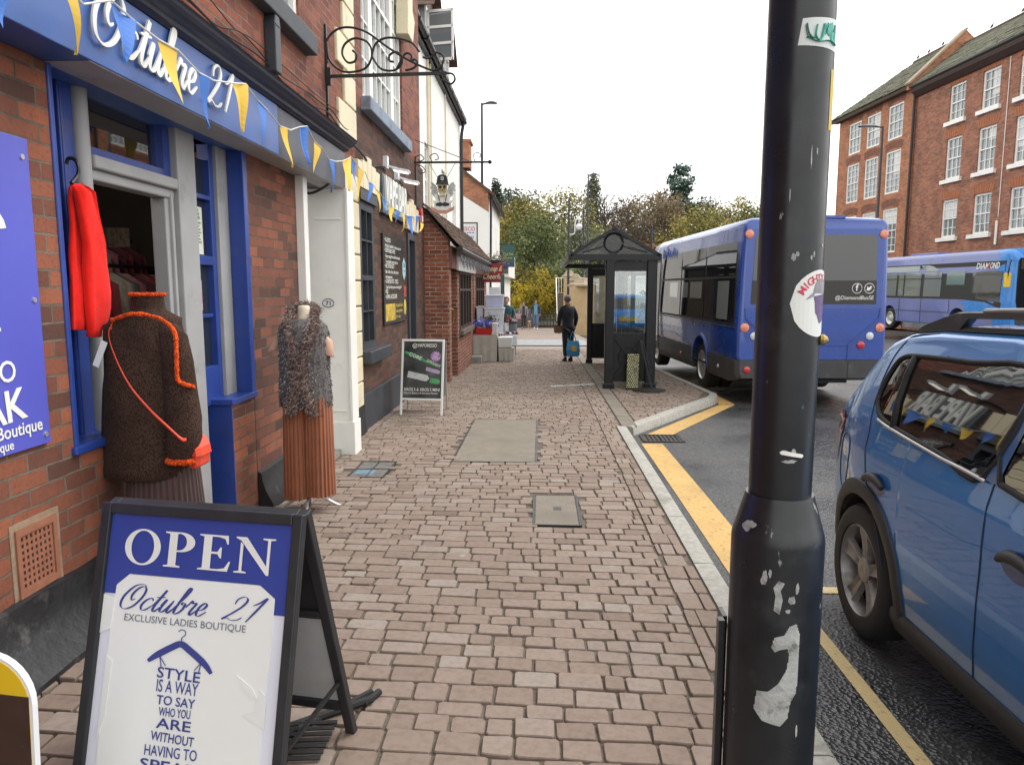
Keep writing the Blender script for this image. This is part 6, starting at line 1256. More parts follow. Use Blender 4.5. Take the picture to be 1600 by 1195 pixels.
ct = T('cctv_pole', 'dark pole carrying a white dome camera behind the shelter', 'camera pole', (1.45, 40, g(1, 40))); B = MB(); B.tube([(1.45, 40, g(1, 40) - .1), (1.45, 40, 6.3)], [.08, .05], 10); B.build('pole', M_slate, ct)
B = MB(); B.tube(catmull([(1.45, 40, 4.45), (1.75, 40, 4.5), (1.78, 40, 4.95), (1.85, 40, 5.25), (1.97, 40, 5.25), (2.0, 40, 5.05)], 4), .035, 6); B.lathe((2.0, 40, 4.65), [(.02, 0), (.12, .05), (.17, .18), (.15, .3), (.06, .36)], 14); B.build('dome_camera', M_wplastic, ct, smooth_=True); B = MB(); B.lathe((2.0, 40, 4.56), [(.01, 0), (.1, .03), (.14, .12)], 12); B.build('dome_lens', M_glass_dark, ct, smooth_=True)
for lab, x, y, h in (('plain dark pole standing between the CCTV pole and the slim lamp', 2.45, 44, 6.9), ('thin dark pole rising above the right end of the shelter roof', 2.55, 17.5, 3.2)):
    z = g(x, y); t = T('pole', lab, 'pole', (x, y, z)); B = MB(); B.tube([(x, y, z - .2), (x, y, z + h)], [.06 if y > 30 else .03, .045 if y > 30 else .025], 8); B.build('shaft', M_slate, t); B = MB(); B.ball((x, y, z + h), .06 if y > 30 else .03); B.build('cap', M_slate, t)
tl = T('traffic_light', 'traffic signal showing green seen through the shelter glass', 'traffic light', (3.6, 33, g(3, 33))); z = g(3, 33); B = MB(); B.tube([(3.6, 33, z - .1), (3.6, 33, z + 3.2)], .06, 8); B.build('pole', M_iron, tl); B = MB(); B.box((3.44, 32.85, 1.85), (3.76, 33.0, 2.95)); B.build('head', M_iron, tl, bevel=.03)
gmt, t_, b_ = newmat('green_signal'); b_.inputs['Base Color'].default_value = (.02, .5, .2, 1); b_.inputs['Emission Color'].default_value = (.05, 1, .45, 1); b_.inputs['Emission Strength'].default_value = 3
for k, m_ in enumerate((gmt, M_glass_dark, M_glass_dark)): B = MB(); B.cyl((3.6, 32.84, 2.06 + k * .33), (3.6, 32.855, 2.06 + k * .33), .11, 16); B.build('lens', m_, tl)
# ================================================================ bus shelter
shx0, shx1, sy0, sy1 = 1.17, 1.93, 12.75, 17.9
zg = g(1, 12.75)
sh = T('bus_shelter', 'black metal bus shelter with glazed gable roof', 'bus shelter', (1.4, 15, zg))
M_shel = mat('black_shelter_paint', (.009, .010, .012), .35, var=.3, vs=10, dirt=((.05, .05, .05), 18, .66, .5), spec=.35)
for x, y, r_ in ((shx0, sy0, .075), (shx1 - .05, sy0 + .05, .085), (shx1 - .05, 15.3, .05), (shx0, sy1, .06), (shx1 - .05, sy1, .06)):
    B = MB(); z = g(1, y); B.box((x - r_, y - r_, z - .05), (x + r_, y + r_, 2.14)); B.box((x - r_ - .02, y - r_ - .02, z - .05), (x + r_ + .02, y + r_ + .02, z + .1)); B.build('post', M_shel, sh, bevel=.015)
B = MB(); eL, eR, eZ, rZ, rX = .50, 1.99, 2.16, 2.63, 1.22
for y in (sy0 - .05, sy1): 
    B.bar((eL, y, eZ), (eR, y, eZ), .09, .10); B.bar((eL - .03, y, eZ + .02), (rX, y, rZ), .09, .05); B.bar((eR + .03, y, eZ + .02), (rX, y, rZ), .09, .05)
for x in (eL, eR): B.bar((x, sy0 - .05, eZ), (x, sy1, eZ), .08, .09)
B.bar((rX, sy0 - .05, rZ), (rX, sy1, rZ), .07)
for i in range(9):
    y = sy0 + .3 + i * .58; B.bar((eL, y, eZ + .03), (rX, y, rZ), .03); B.bar((eR, y, eZ + .03), (rX, y, rZ), .03)
B.bar((shx0, sy0 + .02, 2.02), (shx1, sy0 + .02, 2.02), .05, .16); B.bar((shx0, sy1, 2.02), (shx1, sy1, 2.02), .05, .16); B.bar((shx1 - .05, sy0, 2.04), (shx1 - .05, sy1, 2.04), .05, .12)
B.build('roof_frame', M_shel, sh)
B = MB(); y = sy0 - .05; ringc = (rX, 2.36)
B.tube(catmull([(rX + .155 * math.cos(a), y, 2.40 + .155 * math.sin(a)) for a in [2*PI*k/14 for k in range(14)]], 3, True), .022, 6); B.bar((rX, y, 2.18), (rX, y, 2.26), .04); B.bar((rX - .16, y, 2.34), (eL + .2, y, 2.24), .03); B.bar((rX + .16, y, 2.34), (eR - .2, y, 2.24), .03); B.bar((rX - .12, y, 2.50), (rX - .27, y, 2.47), .025); B.bar((rX + .12, y, 2.50), (rX + .27, y, 2.47), .025); B.bar((rX - .1, y, 2.29), (rX - .02, y, 2.18), .03); B.bar((rX + .1, y, 2.29), (rX + .02, y, 2.18), .03)
for sx, xx in ((1, shx0 + .08), (-1, shx1 - .16), (-1, shx0 - .08)):
    B.tube(catmull([(xx, y + .05, 1.98), (xx + sx * .04, y + .05, 2.08), (xx + sx * .16, y + .05, 2.12), (xx + sx * .25, y + .05, 2.08), (xx + sx * .22, y + .05, 2.04), (xx + sx * .17, y + .05, 2.06)], 4), .012, 5)
B.build('gable_ornament', M_shel, sh)
M_roofgl = pane('smoky_roof_glazing', (.55, .56, .55), .03, .6)
B = MB()
for e in (eL, eR): B.poly([(e, sy0, eZ + .05), (rX, sy0, rZ + .02), (rX, sy1, rZ + .02), (e, sy1, eZ + .05)])
B.build('roof_glazing', M_roofgl, sh); B = MB(); B.poly([(eL + .05, sy0 - .03, eZ + .05), (eR - .05, sy0 - .03, eZ + .05), (rX, sy0 - .03, rZ - .03)]); B.build('gable_glazing', M_roofgl, sh)
def endpanel(y, front):
    z = g(1, y); P = MB(); x0, x1 = shx0 + .05, shx1 - .12
    for a, b in (((x0, z + .12), (x1, z + .17)), ((x0, .90 + z), (x1, .96 + z)), ((x0, 1.93), (x1, 1.97))): P.box((x0, y - .02, a[1]), (x1, y + .02, b[1]))
    P.box((x0, y - .02, z + .12), (x0 + .025, y + .02, 1.97)); P.box((x1 - .025, y - .02, z + .12), (x1, y + .02, 1.97)); P.box((x0 + .025, y - .008, z + .17), (x1 - .025, y + .008, .90 + z))
    if front:
        P.bar((x0 + .05, y - .03, z + .2), (x1 - .05, y - .03, z + .88), .03); P.bar((x0 + .05, y - .031, z + .88), (x1 - .05, y - .031, z + .2), .03); P.tube(catmull([((x0+x1)/2 + .17*math.cos(a), y - .03, z + .54 + .17*math.sin(a)) for a in [2*PI*k/12 for k in range(12)]], 3, True), .014, 5)
    p = P.build('end_panel', M_shel, sh); G = MB(); G.box((x0 + .03, y - .005, .95 + z), (x1 - .03, y + .005, 1.95)); G.build('pane', M_pane, p)
endpanel(sy0 + .02, True); endpanel(sy1, False)
for a, b in ((sy0 + .15, 15.2), (15.4, sy1 - .1)):
    z = g(1, a); P = MB(); x = shx1 - .05; P.box((x - .015, a, z + .15), (x + .015, b, z + .22)); P.box((x - .015, a, .92 + z), (x + .015, b, .97 + z)); P.box((x - .015, a, 1.92), (x + .015, b, 1.97)); p = P.build('side_panel', M_shel, sh); G = MB(); G.box((x - .004, a, .2 + z), (x + .004, b, 1.94)); G.build('pane', M_pane, p)
B = MB(); B.box((shx1 - .42, 14, zg + .42), (shx1 - .15, 17.5, zg + .46)); B.bar((shx1 - .25, 14.3, zg - .1), (shx1 - .25, 14.3, zg + .43), .05); B.bar((shx1 - .25, 17.2, zg - .1), (shx1 - .25, 17.2, zg + .43), .05); B.build('bench', M_shel, sh)
B = MB(); B.box((shx0 + .22, 15.28, 1.0), (shx0 + .34, 15.30, 1.8)); tag(B.build('timetable_panel', mat('timetable_pink', (.55, .3, .3), .5, var=.5, vs=9)), 'small pink timetable panel inside the bus shelter', 'notice')
# patterned sign and toppled forecourt frame
ps = T('folded_sign', 'narrow upright sign sheet covered in small yellow lettering', 'sign', (1.55, 12.5, zg)); B = MB(); B.obox((1.46, 12.55, zg + .03), (.20, 0, 0), (0, .05, 0), (.015, .06, .58)); 
def lettersheet():
    m, t, b = newmat('yellow_letter_pattern'); b.inputs['Roughness'].default_value = .5; v = nd(t, 'ShaderNodeTexBrick'); v.inputs['Scale'].default_value = 1; v.inputs['Brick Width'].default_value = .036; v.inputs['Row Height'].default_value = .034; v.inputs['Mortar Size'].default_value = .0075; v.inputs['Mortar Smooth'].default_value = .1
    uv = wall_uv(t); t.links.new(uv, v.inputs['Vector']); br_n = ramp(t, nzt(t, 60, 2), [(.52, 0), (.56, 1)]); c = mixc(t, (.62, .60, .28), (.03, .035, .02), v.outputs['Fac']); c = mixc(t, c, (.05, .05, .03), br_n); t.links.new(c, b.inputs['Base Color']); return m
B.build('sheet', lettersheet(), ps, bevel=.004); B = MB(); B.box((1.45, 12.52, zg - .01), (1.67, 12.62, zg + .035)); B.build('foot', M_iron, ps)
tf = T('sign_stand', 'round based black sign stand leaning beside the shelter post', 'stand', (1.75, 12.35, zg)); B = MB(); B.lathe((1.83, 12.42, zg), [(.27, 0), (.275, .02), (.24, .035), (.02, .05)], 28); B.build('base', M_rubber, tf, auto=40); B = MB(); B.bar((1.68, 12.5, zg + .85), (1.87, 12.42, zg + .04), .045, .02); B.bar((1.72, 12.5, zg + .83), (1.85, 12.42, zg + .3), .012); B.build('pole', M_slate, tf)
# ================================================================ buses
def busbody(prof_x, zs_, y0, y1, W_):
    pass
def arch_cut(o, cuts):                                   # subtract wheel wells
    def fixn(q):
        bm = bmesh.new(); bm.from_mesh(q.data); bmesh.ops.recalc_face_normals(bm, faces=bm.faces); bm.to_mesh(q.data); bm.free()
    fixn(o)
    for i, (c, r, x0, x1) in enumerate(cuts):
        B = MB(); B.cyl((x0, c[0], c[1]), (x1, c[0], c[1]), r, 28); k = B.build('cut', M_black); fixn(k)
        k.matrix_world = o.parent.matrix_basis if o.parent else Matrix()
        m = o.modifiers.new('b', 'BOOLEAN'); m.object = k; m.operation = 'DIFFERENCE'; m.solver = 'EXACT'
        bpy.context.view_layer.update()
        dg = bpy.context.evaluated_depsgraph_get(); me = bpy.data.meshes.new_from_object(o.evaluated_get(dg)); o.modifiers.clear(); o.data = me; bpy.data.objects.remove(k)
def wheel(par, x, y, z, r, w, side, spoke=8, rimm=None, name='wheel'):
    B = MB(); pr = [(r * .62, -w/2), (r * .80, -w/2 - .002), (r * .95, -w * .46), (r, -w * .36), (r, w * .36), (r * .95, w * .46), (r * .80, w/2 + .002), (r * .62, w/2)]
    B.lathe((x, y, z), pr, 40, ax=(side, 0, 0), cap=False); wq = B.build(name, M_rubber, par, auto=35)
    B = MB(); B.lathe((x, y, z), [(r * .64, -w * .1), (r * .64, w * .5), (r * .60, w * .52), (r * .57, w * .42), (r * .3, w * .30), (r * .28, w * .45), (r * .12, w * .5), (.005, w * .5)], 32, ax=(side, 0, 0)); B.build('rim', rimm or M_silver, wq, auto=35); return wq
M_bus = mat('royal_blue_bus_paint', (.018, .062, .32), .28, var=.12, vs=1.5, coat=.6, dirt=((.13, .12, .15), 1.8, .55, .10))
M_busd = mat('dark_grey_bus_skirt', (.045, .045, .048), .55, var=.3, vs=4, dirt=((.12, .11, .10), 5, .55, .5))
M_lred = mat('red_lamp', (.50, .02, .03), .15, var=.3, vs=40, coat=.5); M_lor = mat('orange_red_lamp', (.75, .24, .15), .15, var=.5, vs=50, coat=.5); M_lwh = mat('clear_lamp', (.6, .63, .66), .12, var=.3, vs=60, coat=.5)
def lamp(par, f, x, y, r, m, nm='tail_lamp', bez=True):
    B = MB(); c = f(x, y, 0); nrm_ = (f(x, y, 1) - c)
    if bez: B.lathe(c, [(r * 1.18, -.01), (r * 1.18, .012), (r * 1.02, .016)], 20, ax=nrm_); 
    B.lathe(c, [(r, .0), (r, .016), (r * .8, .021), (r * .3, .023), (.002, .023)], 20, ax=nrm_); return B.build(nm, m, par, auto=40)
BW, BL, BH = 2.34, 7.0, 2.86
th = R(3.2)
by0 = 11.55; zb0 = -.16
bus = T('parked_bus', 'royal blue single deck bus seen from behind at the shelter', 'bus', (3.02, by0, zb0), th, local=True)
def xsec(W_, H_, zb=.36, zt=None, sh=0, r=.16, tum=.05):   # half rounded box section in (x,z)
    P = [(0 + .02 + sh, zb), (0 + sh, zb + .05), (0 + sh, 1.2), (tum * .6 + sh, 2.2)]
    for k in range(7): a = PI - PI / 2 * k / 6; P.append((tum + sh + r + r * math.cos(a), H_ - r + r * math.sin(a)))
    P += [(W_ / 2, H_ + .035)]
    Q = [(W_ - x, z) for x, z in P[::-1]][1:]; return P + Q
def loftbus(secs, name, m, par, cuts=()):
    B = MB(); B.loft([[Vector((x, y, z)) for x, z in s_] for y, s_ in secs]); o = B.build(name, m, par)
    if cuts: arch_cut(o, cuts)
    o.data.polygons.foreach_set('use_smooth', [True] * len(o.data.polygons)); o.data.set_sharp_from_angle(angle=R(32)); return o
secs = [(0.0, xsec(BW, BH - .05, .70, sh=.05, r=.12)), (.02, xsec(BW, BH - .02, .70, sh=.02, r=.14)), (.07, xsec(BW, BH, .70, sh=.0)), (1.5, xsec(BW, BH, .70)), (5.9, xsec(BW, BH, .70)), (6.5, xsec(BW, BH - .02, .70, r=.2)), (6.85, xsec(BW, BH - .12, .70, sh=.06, r=.25)), (7.0, xsec(BW, BH - .35, .70, sh=.14, r=.3))]
loftbus(secs, 'body', M_bus, bus, [((2.05, .45), .50, -.2, .45), ((2.05, .45), .50, 1.9, 2.6), ((5.9, .45), .5, 1.9, 2.6)])
def skirtsec(zb, sh=0): return [(.03 + sh, zb), (-.012 + sh, zb + .1), (-.012 + sh, .695), (BW + .012 - sh, .695), (BW + .012 - sh, zb + .1), (BW - .03 - sh, zb)]
B = MB(); B.loft([[Vector((x, y, z)) for x, z in s_] for y, s_ in ((-.05, skirtsec(.42, .06)), (.0, skirtsec(.40, .0)), (.4, skirtsec(.33)), (6.7, skirtsec(.30)), (6.95, skirtsec(.30, .12)))]); o = B.build('skirt', M_busd, bus); arch_cut(o, [((2.05, .45), .50, -.2, .45), ((2.05, .45), .50, 1.9, 2.6), ((5.9, .45), .5, 1.9, 2.6), ((5.95, .45), .45, -.2, .4)]); o.data.set_sharp_from_angle(angle=R(30))
B = MB(); aa = [PI * k / 20 for k in range(21)]; B.loft([[Vector((-.02, 2.05 + (.50 + e) * math.cos(a), .45 + (.50 + e) * math.sin(a))) if i == 0 else Vector((.04, 2.05 + (.50 + e) * math.cos(a), .45 + (.5 + e) * math.sin(a))) for i, e in ((0, 0), (0, .05), (1, .05), (1, 0))] for a in aa]); B.build('wheel_arch', M_bus, bus)
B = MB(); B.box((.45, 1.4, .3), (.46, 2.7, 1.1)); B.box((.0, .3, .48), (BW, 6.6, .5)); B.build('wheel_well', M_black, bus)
for x, s_ in ((.17, -1), (BW - .17, 1)): wheel(bus, x, 2.05, .42, .42, .26, s_); wheel(bus, x, 5.95, .42, .42, .26, s_)
wheel(bus, .44, 2.05, .42, .42, .2, -1)
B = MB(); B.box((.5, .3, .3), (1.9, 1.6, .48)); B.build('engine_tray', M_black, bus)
# side windows: one long dark band with posts, shallow coving glass above
def sidepane(y0, y1, z0, z1, m, nm, off=.006, par=bus):
    B = MB(); f = lambda z: -.0 + (0 if z < 1.2 else (z - 1.2) * .03) + (max(0, z - 2.2) * .03) - off
    zs_ = [z0 + (z1 - z0) * k / 6 for k in range(7)]; B.loft([[Vector((f(z), y0, z)), Vector((f(z), y1, z)), Vector((f(z) + .012, y1, z)), Vector((f(z) + .012, y0, z))] for z in zs_]); return B.build(nm, m, par)
M_busglass = pane('tinted_bus_glass', (.16, .17, .18), .20); M_busglass_d = glassm('black_bus_glass', (.010, .011, .013), .03, spec=.3, coat=0)
sidepane(.12, 5.55, 1.22, 2.55, mat('bus_inner_black', (.008, .008, .009), .5), 'window_surround', .003)
for a, b in ((.22, 1.85), (1.93, 3.6), (3.68, 5.45)): sidepane(a, b, 1.27, 1.96, M_busglass_d, 'side_window', .009); sidepane(a, b, 2.0, 2.52, M_busglass_d, 'upper_window', .009)
# daylight through the far panes, painted as pale opaque rectangles
for a, b in ((.5, 1.1), (2.1, 2.9), (3.1, 3.5), (3.9, 4.6)): sidepane(a, b, 1.62 if a > 1 else 1.3, 1.92, glassm('painted_pane_daylight', (.22, .24, .24), .05), 'painted_far_pane', .0115)
sidepane(5.62, 6.5, .42, 2.5, mat('bus_inner_black', 0), 'door', .006)
for a, b in ((5.68, 6.02), (6.1, 6.44)): sidepane(a, b, .6, 2.38, M_busglass_d, 'door_pane', .011)
B = MB(); B.loft([[Vector((-.004 + .0, y, z)) for y, z in s_] for s_ in ()] or [[Vector((-.013, .05, 1.19)), Vector((-.013, 5.6, 1.19)), Vector((-.013, 5.6, 1.205)), Vector((-.013, .05, 1.205))], [Vector((.0, .05, 1.19)), Vector((.0, 5.6, 1.19)), Vector((.0, 5.6, 1.205)), Vector((.0, .05, 1.205))]]); B.build('trim_line', M_busd, bus)
# cyan swirl graphics near the front cove
cy_ = mat('cyan_graphic', (.10, .36, .72), .3, coat=.5, var=.4, vs=8); rg_ = random.Random(3)
B = MB(); 
for k in range(7):
    y = 4.6 + k * .3; P = catmull([(y, 2.50 + .05 * (k % 2)), (y + .15, 2.62), (y + .05, 2.72), (y + .25, 2.70), (y + .3, 2.58)], 4); B.tube([Vector((.06 + max(0, p.y - 2.55) * .35, p.x, p.y)) for p in P], .022, 5)
B.build('swirl_graphic', cy_, bus)
B = MB(); 
for k in range(9):
    y = 4.1 + k * .16; B.tube([Vector((.045, y, 2.42)), Vector((.05, y + .05, 2.58 + .03 * (k % 3))), Vector((.05, y + .12, 2.46))], .018, 5)
B.build('letter_graphic', M_bus, bus)
# rear
fb_ = lambda x, y, w=0: Vector((x, -.0 - w, y))
def rear(P, w0, w1, m, nm, par=bus): B = MB(); B.prism(P, fb_, w0, w1); return B.build(nm, m, par)
rear([(.14, 1.0), (.10, 1.2), (.12, 2.62), (.18, 2.70), (BW - .18, 2.70), (BW - .12, 2.62), (BW - .10, 1.2), (BW - .14, 1.0)], -.01, .004, M_bus, 'rear_surround')
M_rglass = glassm('rear_bus_glass', (.022, .021, .02), .06)
rw = rear([(.20, 1.56), (.24, 2.56), (.30, 2.61), (BW - .30, 2.61), (BW - .24, 2.56), (BW - .20, 1.56)], .004, .010, M_rglass, 'rear_window'); rear([(.20, 1.56), (.212, 1.92), (BW - .212, 1.92), (BW - .20, 1.56)], .010, .012, mat('brown_black_film', (.03, .027, .024), .4, var=.15), 'advert_film', rw)
fbt = frame((0, 0, 0), (1, 0, 0), (0, 0, 1), (0, -1, 0))
B = MB(); text('DIAMOND', fbt, .28, 1.76, .10, None, rw, mb=B, bold=.03, lift=.0125); text('diamondbuses.com', fbt, .28, 1.67, .06, None, rw, mb=B, lift=.0125); text('@DiamondBusSE', fbt, BW - .25, 1.63, .06, None, rw, mb=B, lift=.0125, align='RIGHT', shear=.15); text('20158', fbt, .36, 1.47, .07, None, rw, mb=B, lift=.006, bold=.02)
for cx_ in (BW - .32, BW - .51):
    B.tube(catmull([fbt(cx_ + .075 * math.cos(a), 1.80 + .075 * math.sin(a), .013) for a in [2*PI*k/16 for k in range(16)]], 2, True), .005, 4)
text('f', fbt, BW - .51, 1.765, .10, None, rw, mb=B, lift=.0125, bold=.03, align='CENTER')
B.poly([fbt(BW - .32 + u, 1.80 + v, .0135) for u, v in ((-.045, -.03), (-.005, -.035), (.03, -.005), (.032, .02), (.048, .032), (.03, .032), (.02, .04), (.005, .03), (.0, .01), (-.04, .03), (-.035, .0))]); B.build('lettering', M_wletter, rw)
B = MB()
for sgn in (0, 1):
    X = (lambda x: x) if not sgn else (lambda x: BW - x)
    B.bar(fb_(X(.14), 1.34, .006), fb_(X(.60), .93, .006), .022, .03, up=(0, -1, 0)); B.bar(fb_(X(.14), 1.34, .006), fb_(X(.12), 1.50, .006), .02, .02, up=(0, -1, 0))
B.bar(fb_(.60, .93, .006), fb_(BW - .60, .93, .006), .015, .015, up=(0, -1, 0)); B.bar(fb_(.60, .70, .006), fb_(.60, .93, .006), .008, .008, up=(0, -1, 0)); B.bar(fb_(BW - .60, .70, .006), fb_(BW - .60, .93, .006), .008, .008, up=(0, -1, 0))
B.build('rear_creases', M_bus, bus)
B = MB(); B.bar(fb_(.60, .43, .052), fb_(.60, .69, .052), .01, .006, up=(0, -1, 0)); B.bar(fb_(BW - .60, .43, .052), fb_(BW - .60, .69, .052), .01, .006, up=(0, -1, 0)); B.build('bumper_seams', M_kprint, bus)
for x, z, r_, m_ in ((.14, 2.62, .055, M_lor), (.12, 1.20, .058, M_lor), (.27, 1.07, .05, M_lwh), (.40, .93, .05, M_lred), (.16, .55, .045, M_lred)):
    for s_ in (0, 1): lamp(bus, (lambda a, b, w: fb_(a, b, w + (.052 if b < .7 else .004))), x if not s_ else BW - x, z, r_, m_)
for y, m_ in ((.85, M_lwh), (3.4, M_lor)): lamp(bus, lambda a, b, w: Vector((-.012 - w, a, b)), y, .52, .03, m_, 'side_marker', False)
B = MB(); B.box((.75, .0, 2.86), (1.6, 1.6, 2.90)); B.build('roof_pod', M_bus, bus)
# --- second bus, facing us across the road
M_bus2 = mat('violet_blue_bus_paint', (.15, .18, .42), .32, var=.12, vs=1.2, coat=.5, dirt=((.22, .20, .22), 1.5, .55, .6)); M_cyan = mat('bright_cyan_bus_paint', (.03, .22, .62), .28, var=.06, vs=2, coat=.5)
L2 = 9.2; b2 = T('oncoming_bus', 'violet and cyan bus facing the camera across the road', 'bus', (14.75, 24.0, .03), R(4.6), local=True)
H2 = 2.85
def sec2(sh, H, r=.16): return xsec(2.36, H, .30, sh=sh, r=r)
loftbus([(.75, sec2(0, H2)), (4, sec2(0, H2)), (8.8, sec2(0, H2)), (9.15, sec2(.05, H2 - .05)), (9.2, sec2(.12, H2 - .15))], 'body', M_bus2, b2, [((2.55, .42), .50, -.2, .5), ((6.9, .42), .50, -.2, .5)])
loftbus([(.0, sec2(.20, H2 - .28, .2)), (.06, sec2(.10, H2 - .16, .2)), (.2, sec2(.03, H2 - .05)), (.4, sec2(0, H2)), (.748, sec2(0, H2))], 'front', M_cyan, b2)
def sp2(P, m, nm, off=.008, par=b2):
    B = MB(); B.prism(P, lambda y, z, w: Vector((-(w) + (0 if z < 1.2 else (z - 1.2) * .03) + max(0, z - 2.2) * .03, y, z)), -.02, off); return B.build(nm, m, par)
sp2([(.76, .62), (2.02, .62), (2.3, 1.05), (2.45, 1.18), (.76, 1.18)], M_cyan, 'front_panel', .004)
sp2([(.76, 2.56), (2.2, 2.56), (2.5, 2.72), (.76, 2.72)], M_cyan, 'cove_panel', .004)
sp2([(.42, .95), (1.2, 1.15), (2.4, 1.22), (8.7, 1.22), (8.7, 2.48), (.35, 2.48)], mat('bus_inner_black', 0), 'window_surround', .006)
M_bg2 = glassm('grey_green_bus_glass', (.16, .19, .19), .05)
for a, b in ((3.6, 4.65), (4.85, 5.9), (6.0, 6.35), (6.5, 8.5)): f = sp2([(a, 1.30), (b, 1.30), (b, 2.18), (a, 2.18)], M_bg2, 'side_window', .012); sp2([(a, 1.93), (b, 1.93), (b, 1.97), (a, 1.97)], M_busd, 'bar', .018, f)
sp2([(2.3, 1.72), (3.3, 1.72), (3.3, 2.2), (2.3, 2.2)], glassm('notice_pane', (.10, .17, .16), .1), 'side_window', .012)
sp2([(.50, 1.15), (1.9, 1.28), (1.9, 2.15), (.45, 2.15)], glassm('cab_glass', (.02, .024, .026), .04), 'cab_window', .012)
sp2([(3.7, 2.22), (4.6, 2.22), (4.9, 2.44), (4.4, 2.44), (4.1, 2.38)], M_bg2, 'cove_reflection', .011); sp2([(5.0, 2.22), (8.4, 2.22), (8.4, 2.44), (5.0, 2.44)], M_bg2, 'cove_glass', .011)
fs2 = lambda x, y, w=0: Vector((-.013 - w + (max(0, y - 1.2)) * .03 + .01, 1.75 - x, y))
text('DIAM', lambda x, y, w: fs2(x, y, w), .0, 2.24, .2, M_wletter, b2, bold=.03, lift=.012, shear=.15, w=.62); text('OND', lambda x, y, w: fs2(x, y, w), .66, 2.24, .2, M_wletter, b2, bold=.03, lift=.012, shear=.15, w=.45)
B = MB(); B.prism([(0, 0), (.06, .08), (.0, .16), (-.06, .08)], lambda u, v, w: fs2(.62 + u, 2.24 + v, w), .02, .026); B.build('red_mark', M_lred, b2)
B = MB(); aa = [PI * k / 20 for k in range(21)]; B.loft([[Vector((-.02 if i == 0 else .04, 2.55 + (.5 + e) * math.cos(a), .42 + (.5 + e) * math.sin(a))) for i, e in ((0, 0), (0, .06), (1, .06), (1, 0))] for a in aa]); B.build('wheel_arch', M_bus2, b2)
for y in (2.55, 6.9): wheel(b2, .17, y, .40, .42, .26, -1); wheel(b2, 2.19, y, .40, .42, .26, 1)
B = MB(); B.box((.5, .5, .25), (.52, 8.8, 1.0)); B.build('wheel_well', M_black, b2)
B = MB(); B.bar((-.012, 2.9, .75), (-.012, 8.8, .75), .01, .02); B.bar((-.012, 3.05, .7), (-.012, 3.05, 1.2), .01); B.bar((-.012, 4.75, .3), (-.012, 4.75, 1.2), .01); B.bar((-.012, 6.2, .3), (-.012, 6.2, 1.2), .01); B.build('panel_seams', M_busd, b2)
ff2 = lambda x, y, w=0: Vector((x, -w, y))
def fr2(P, w0, w1, m, nm): B = MB(); B.prism(P, ff2, w0, w1); return B.build(nm, m, b2)
fr2([(.22, 1.0), (.18, 1.2), (.18, 2.45), (.24, 2.55), (2.12, 2.55), (2.18, 2.45), (2.18, 1.2), (2.14, 1.0), (1.6, .86), (.76, .86)], -.02, .012, M_busglass_d, 'windscreen'); fr2([(.26, 2.2), (2.1, 2.2), (2.1, 2.5), (.26, 2.5)], .012, .016, mat('destination_blind', (.03, .03, .03), .4), 'destination_box')
text('42 TOWN', ff2, .5, 2.28, .16, mat('amber_led', (.7, .25, .05), .5), b2, lift=.018); fr2([(.2, .38), (2.16, .38), (2.16, .62), (.2, .62)], -.02, .02, M_busd, 'bumper')
for x in (.32, 2.04): lamp(b2, ff2, x, .74, .10, M_lwh, 'headlamp')
B = MB(); B.tube(catmull([(.08, .25, 2.5), (-.05, .05, 2.45), (-.12, .0, 2.25), (-.14, .02, 1.9)], 4), .02, 6); B.build('mirror_arm', M_iron, b2); B = MB(); B.box((-.22, .0, 1.62), (-.02, .08, 2.08)); B.build('mirror', mat('yellow_mirror', (.75, .50, .02), .4, var=.05), b2, bevel=.03)
B = MB(); B.box((.8, 5.2, 2.87), (1.6, 7.0, 2.96)); B.build('roof_pod', M_bus2, b2, bevel=.02)
# ================================================================ the blue hatchback
car = T('parked_car', 'metallic blue hatchback with black arches and roof rails parked at the kerb', 'car', (2.62, 2.3, -.11))
CX, YR, ZR = 2.62, 4.33, -.11                             # centre line, rear end, road height
M_car = newmat('metallic_blue_car_paint')
def carpaint():
    m, t, b = M_car; co = nd(t, 'ShaderNodeTexCoord').outputs['Object']
    c = ramp(t, nzt(t, 400, 2, co), [(.3, (.016, .15, .44)), (.7, (.026, .20, .56))]); c = mixc(t, c, (.10, .10, .10), ramp(t, nzt(t, 6, 6, co), [(.58, 0), (.85, .12)])); t.links.new(c, b.inputs['Base Color'])
    b.inputs['Metallic'].default_value = .35; b.inputs['Roughness'].default_value = .30; b.inputs['Coat Weight'].default_value = 1; b.inputs['Coat Roughness'].default_value = .02; return m
M_car = carpaint(); M_clad = mat('grained_black_cladding', (.028, .028, .029), .6, var=.25, vs=20, bump=.2, bs=220, dirt=((.09, .085, .075), 8, .58, .5))
SA, FA, WR, WZ = .66, 3.25, .325, .325                    # axles, wheel radius
top_s = [0, .03, .07, .12, .20, .32, .46, .58, .85, 1.4, 2.0, 2.25, 2.6, 2.95, 3.4, 3.8, 4.0, 4.06]
top_z = [.74, .90, 1.02, 1.09, 1.18, 1.32, 1.46, 1.50, 1.525, 1.54, 1.50, 1.42, 1.22, 1.04, .98, .88, .74, .6]
fz = ([.15, .25, .40, .60, .80, .92, .98, 1.05, 1.2, 1.35, 1.46, 1.56], [.80, .835, .862, .875, .872, .862, .845, .825, .765, .705, .65, .55])
def halfw(s, z):
    w = smooth(z, *fz) if False else lerp(z, *fz)
    k = 1 - .16 * max(0, (.75 - s) / .75) ** 2 * (1.0 if z < 1.0 else .8) - .14 * max(0, (s - 3.3) / .78) ** 2
    return w * k
def bodyp(s, z, off=0, side=-1): return Vector((CX + side * (halfw(s, z) + off), YR - s, ZR + z))
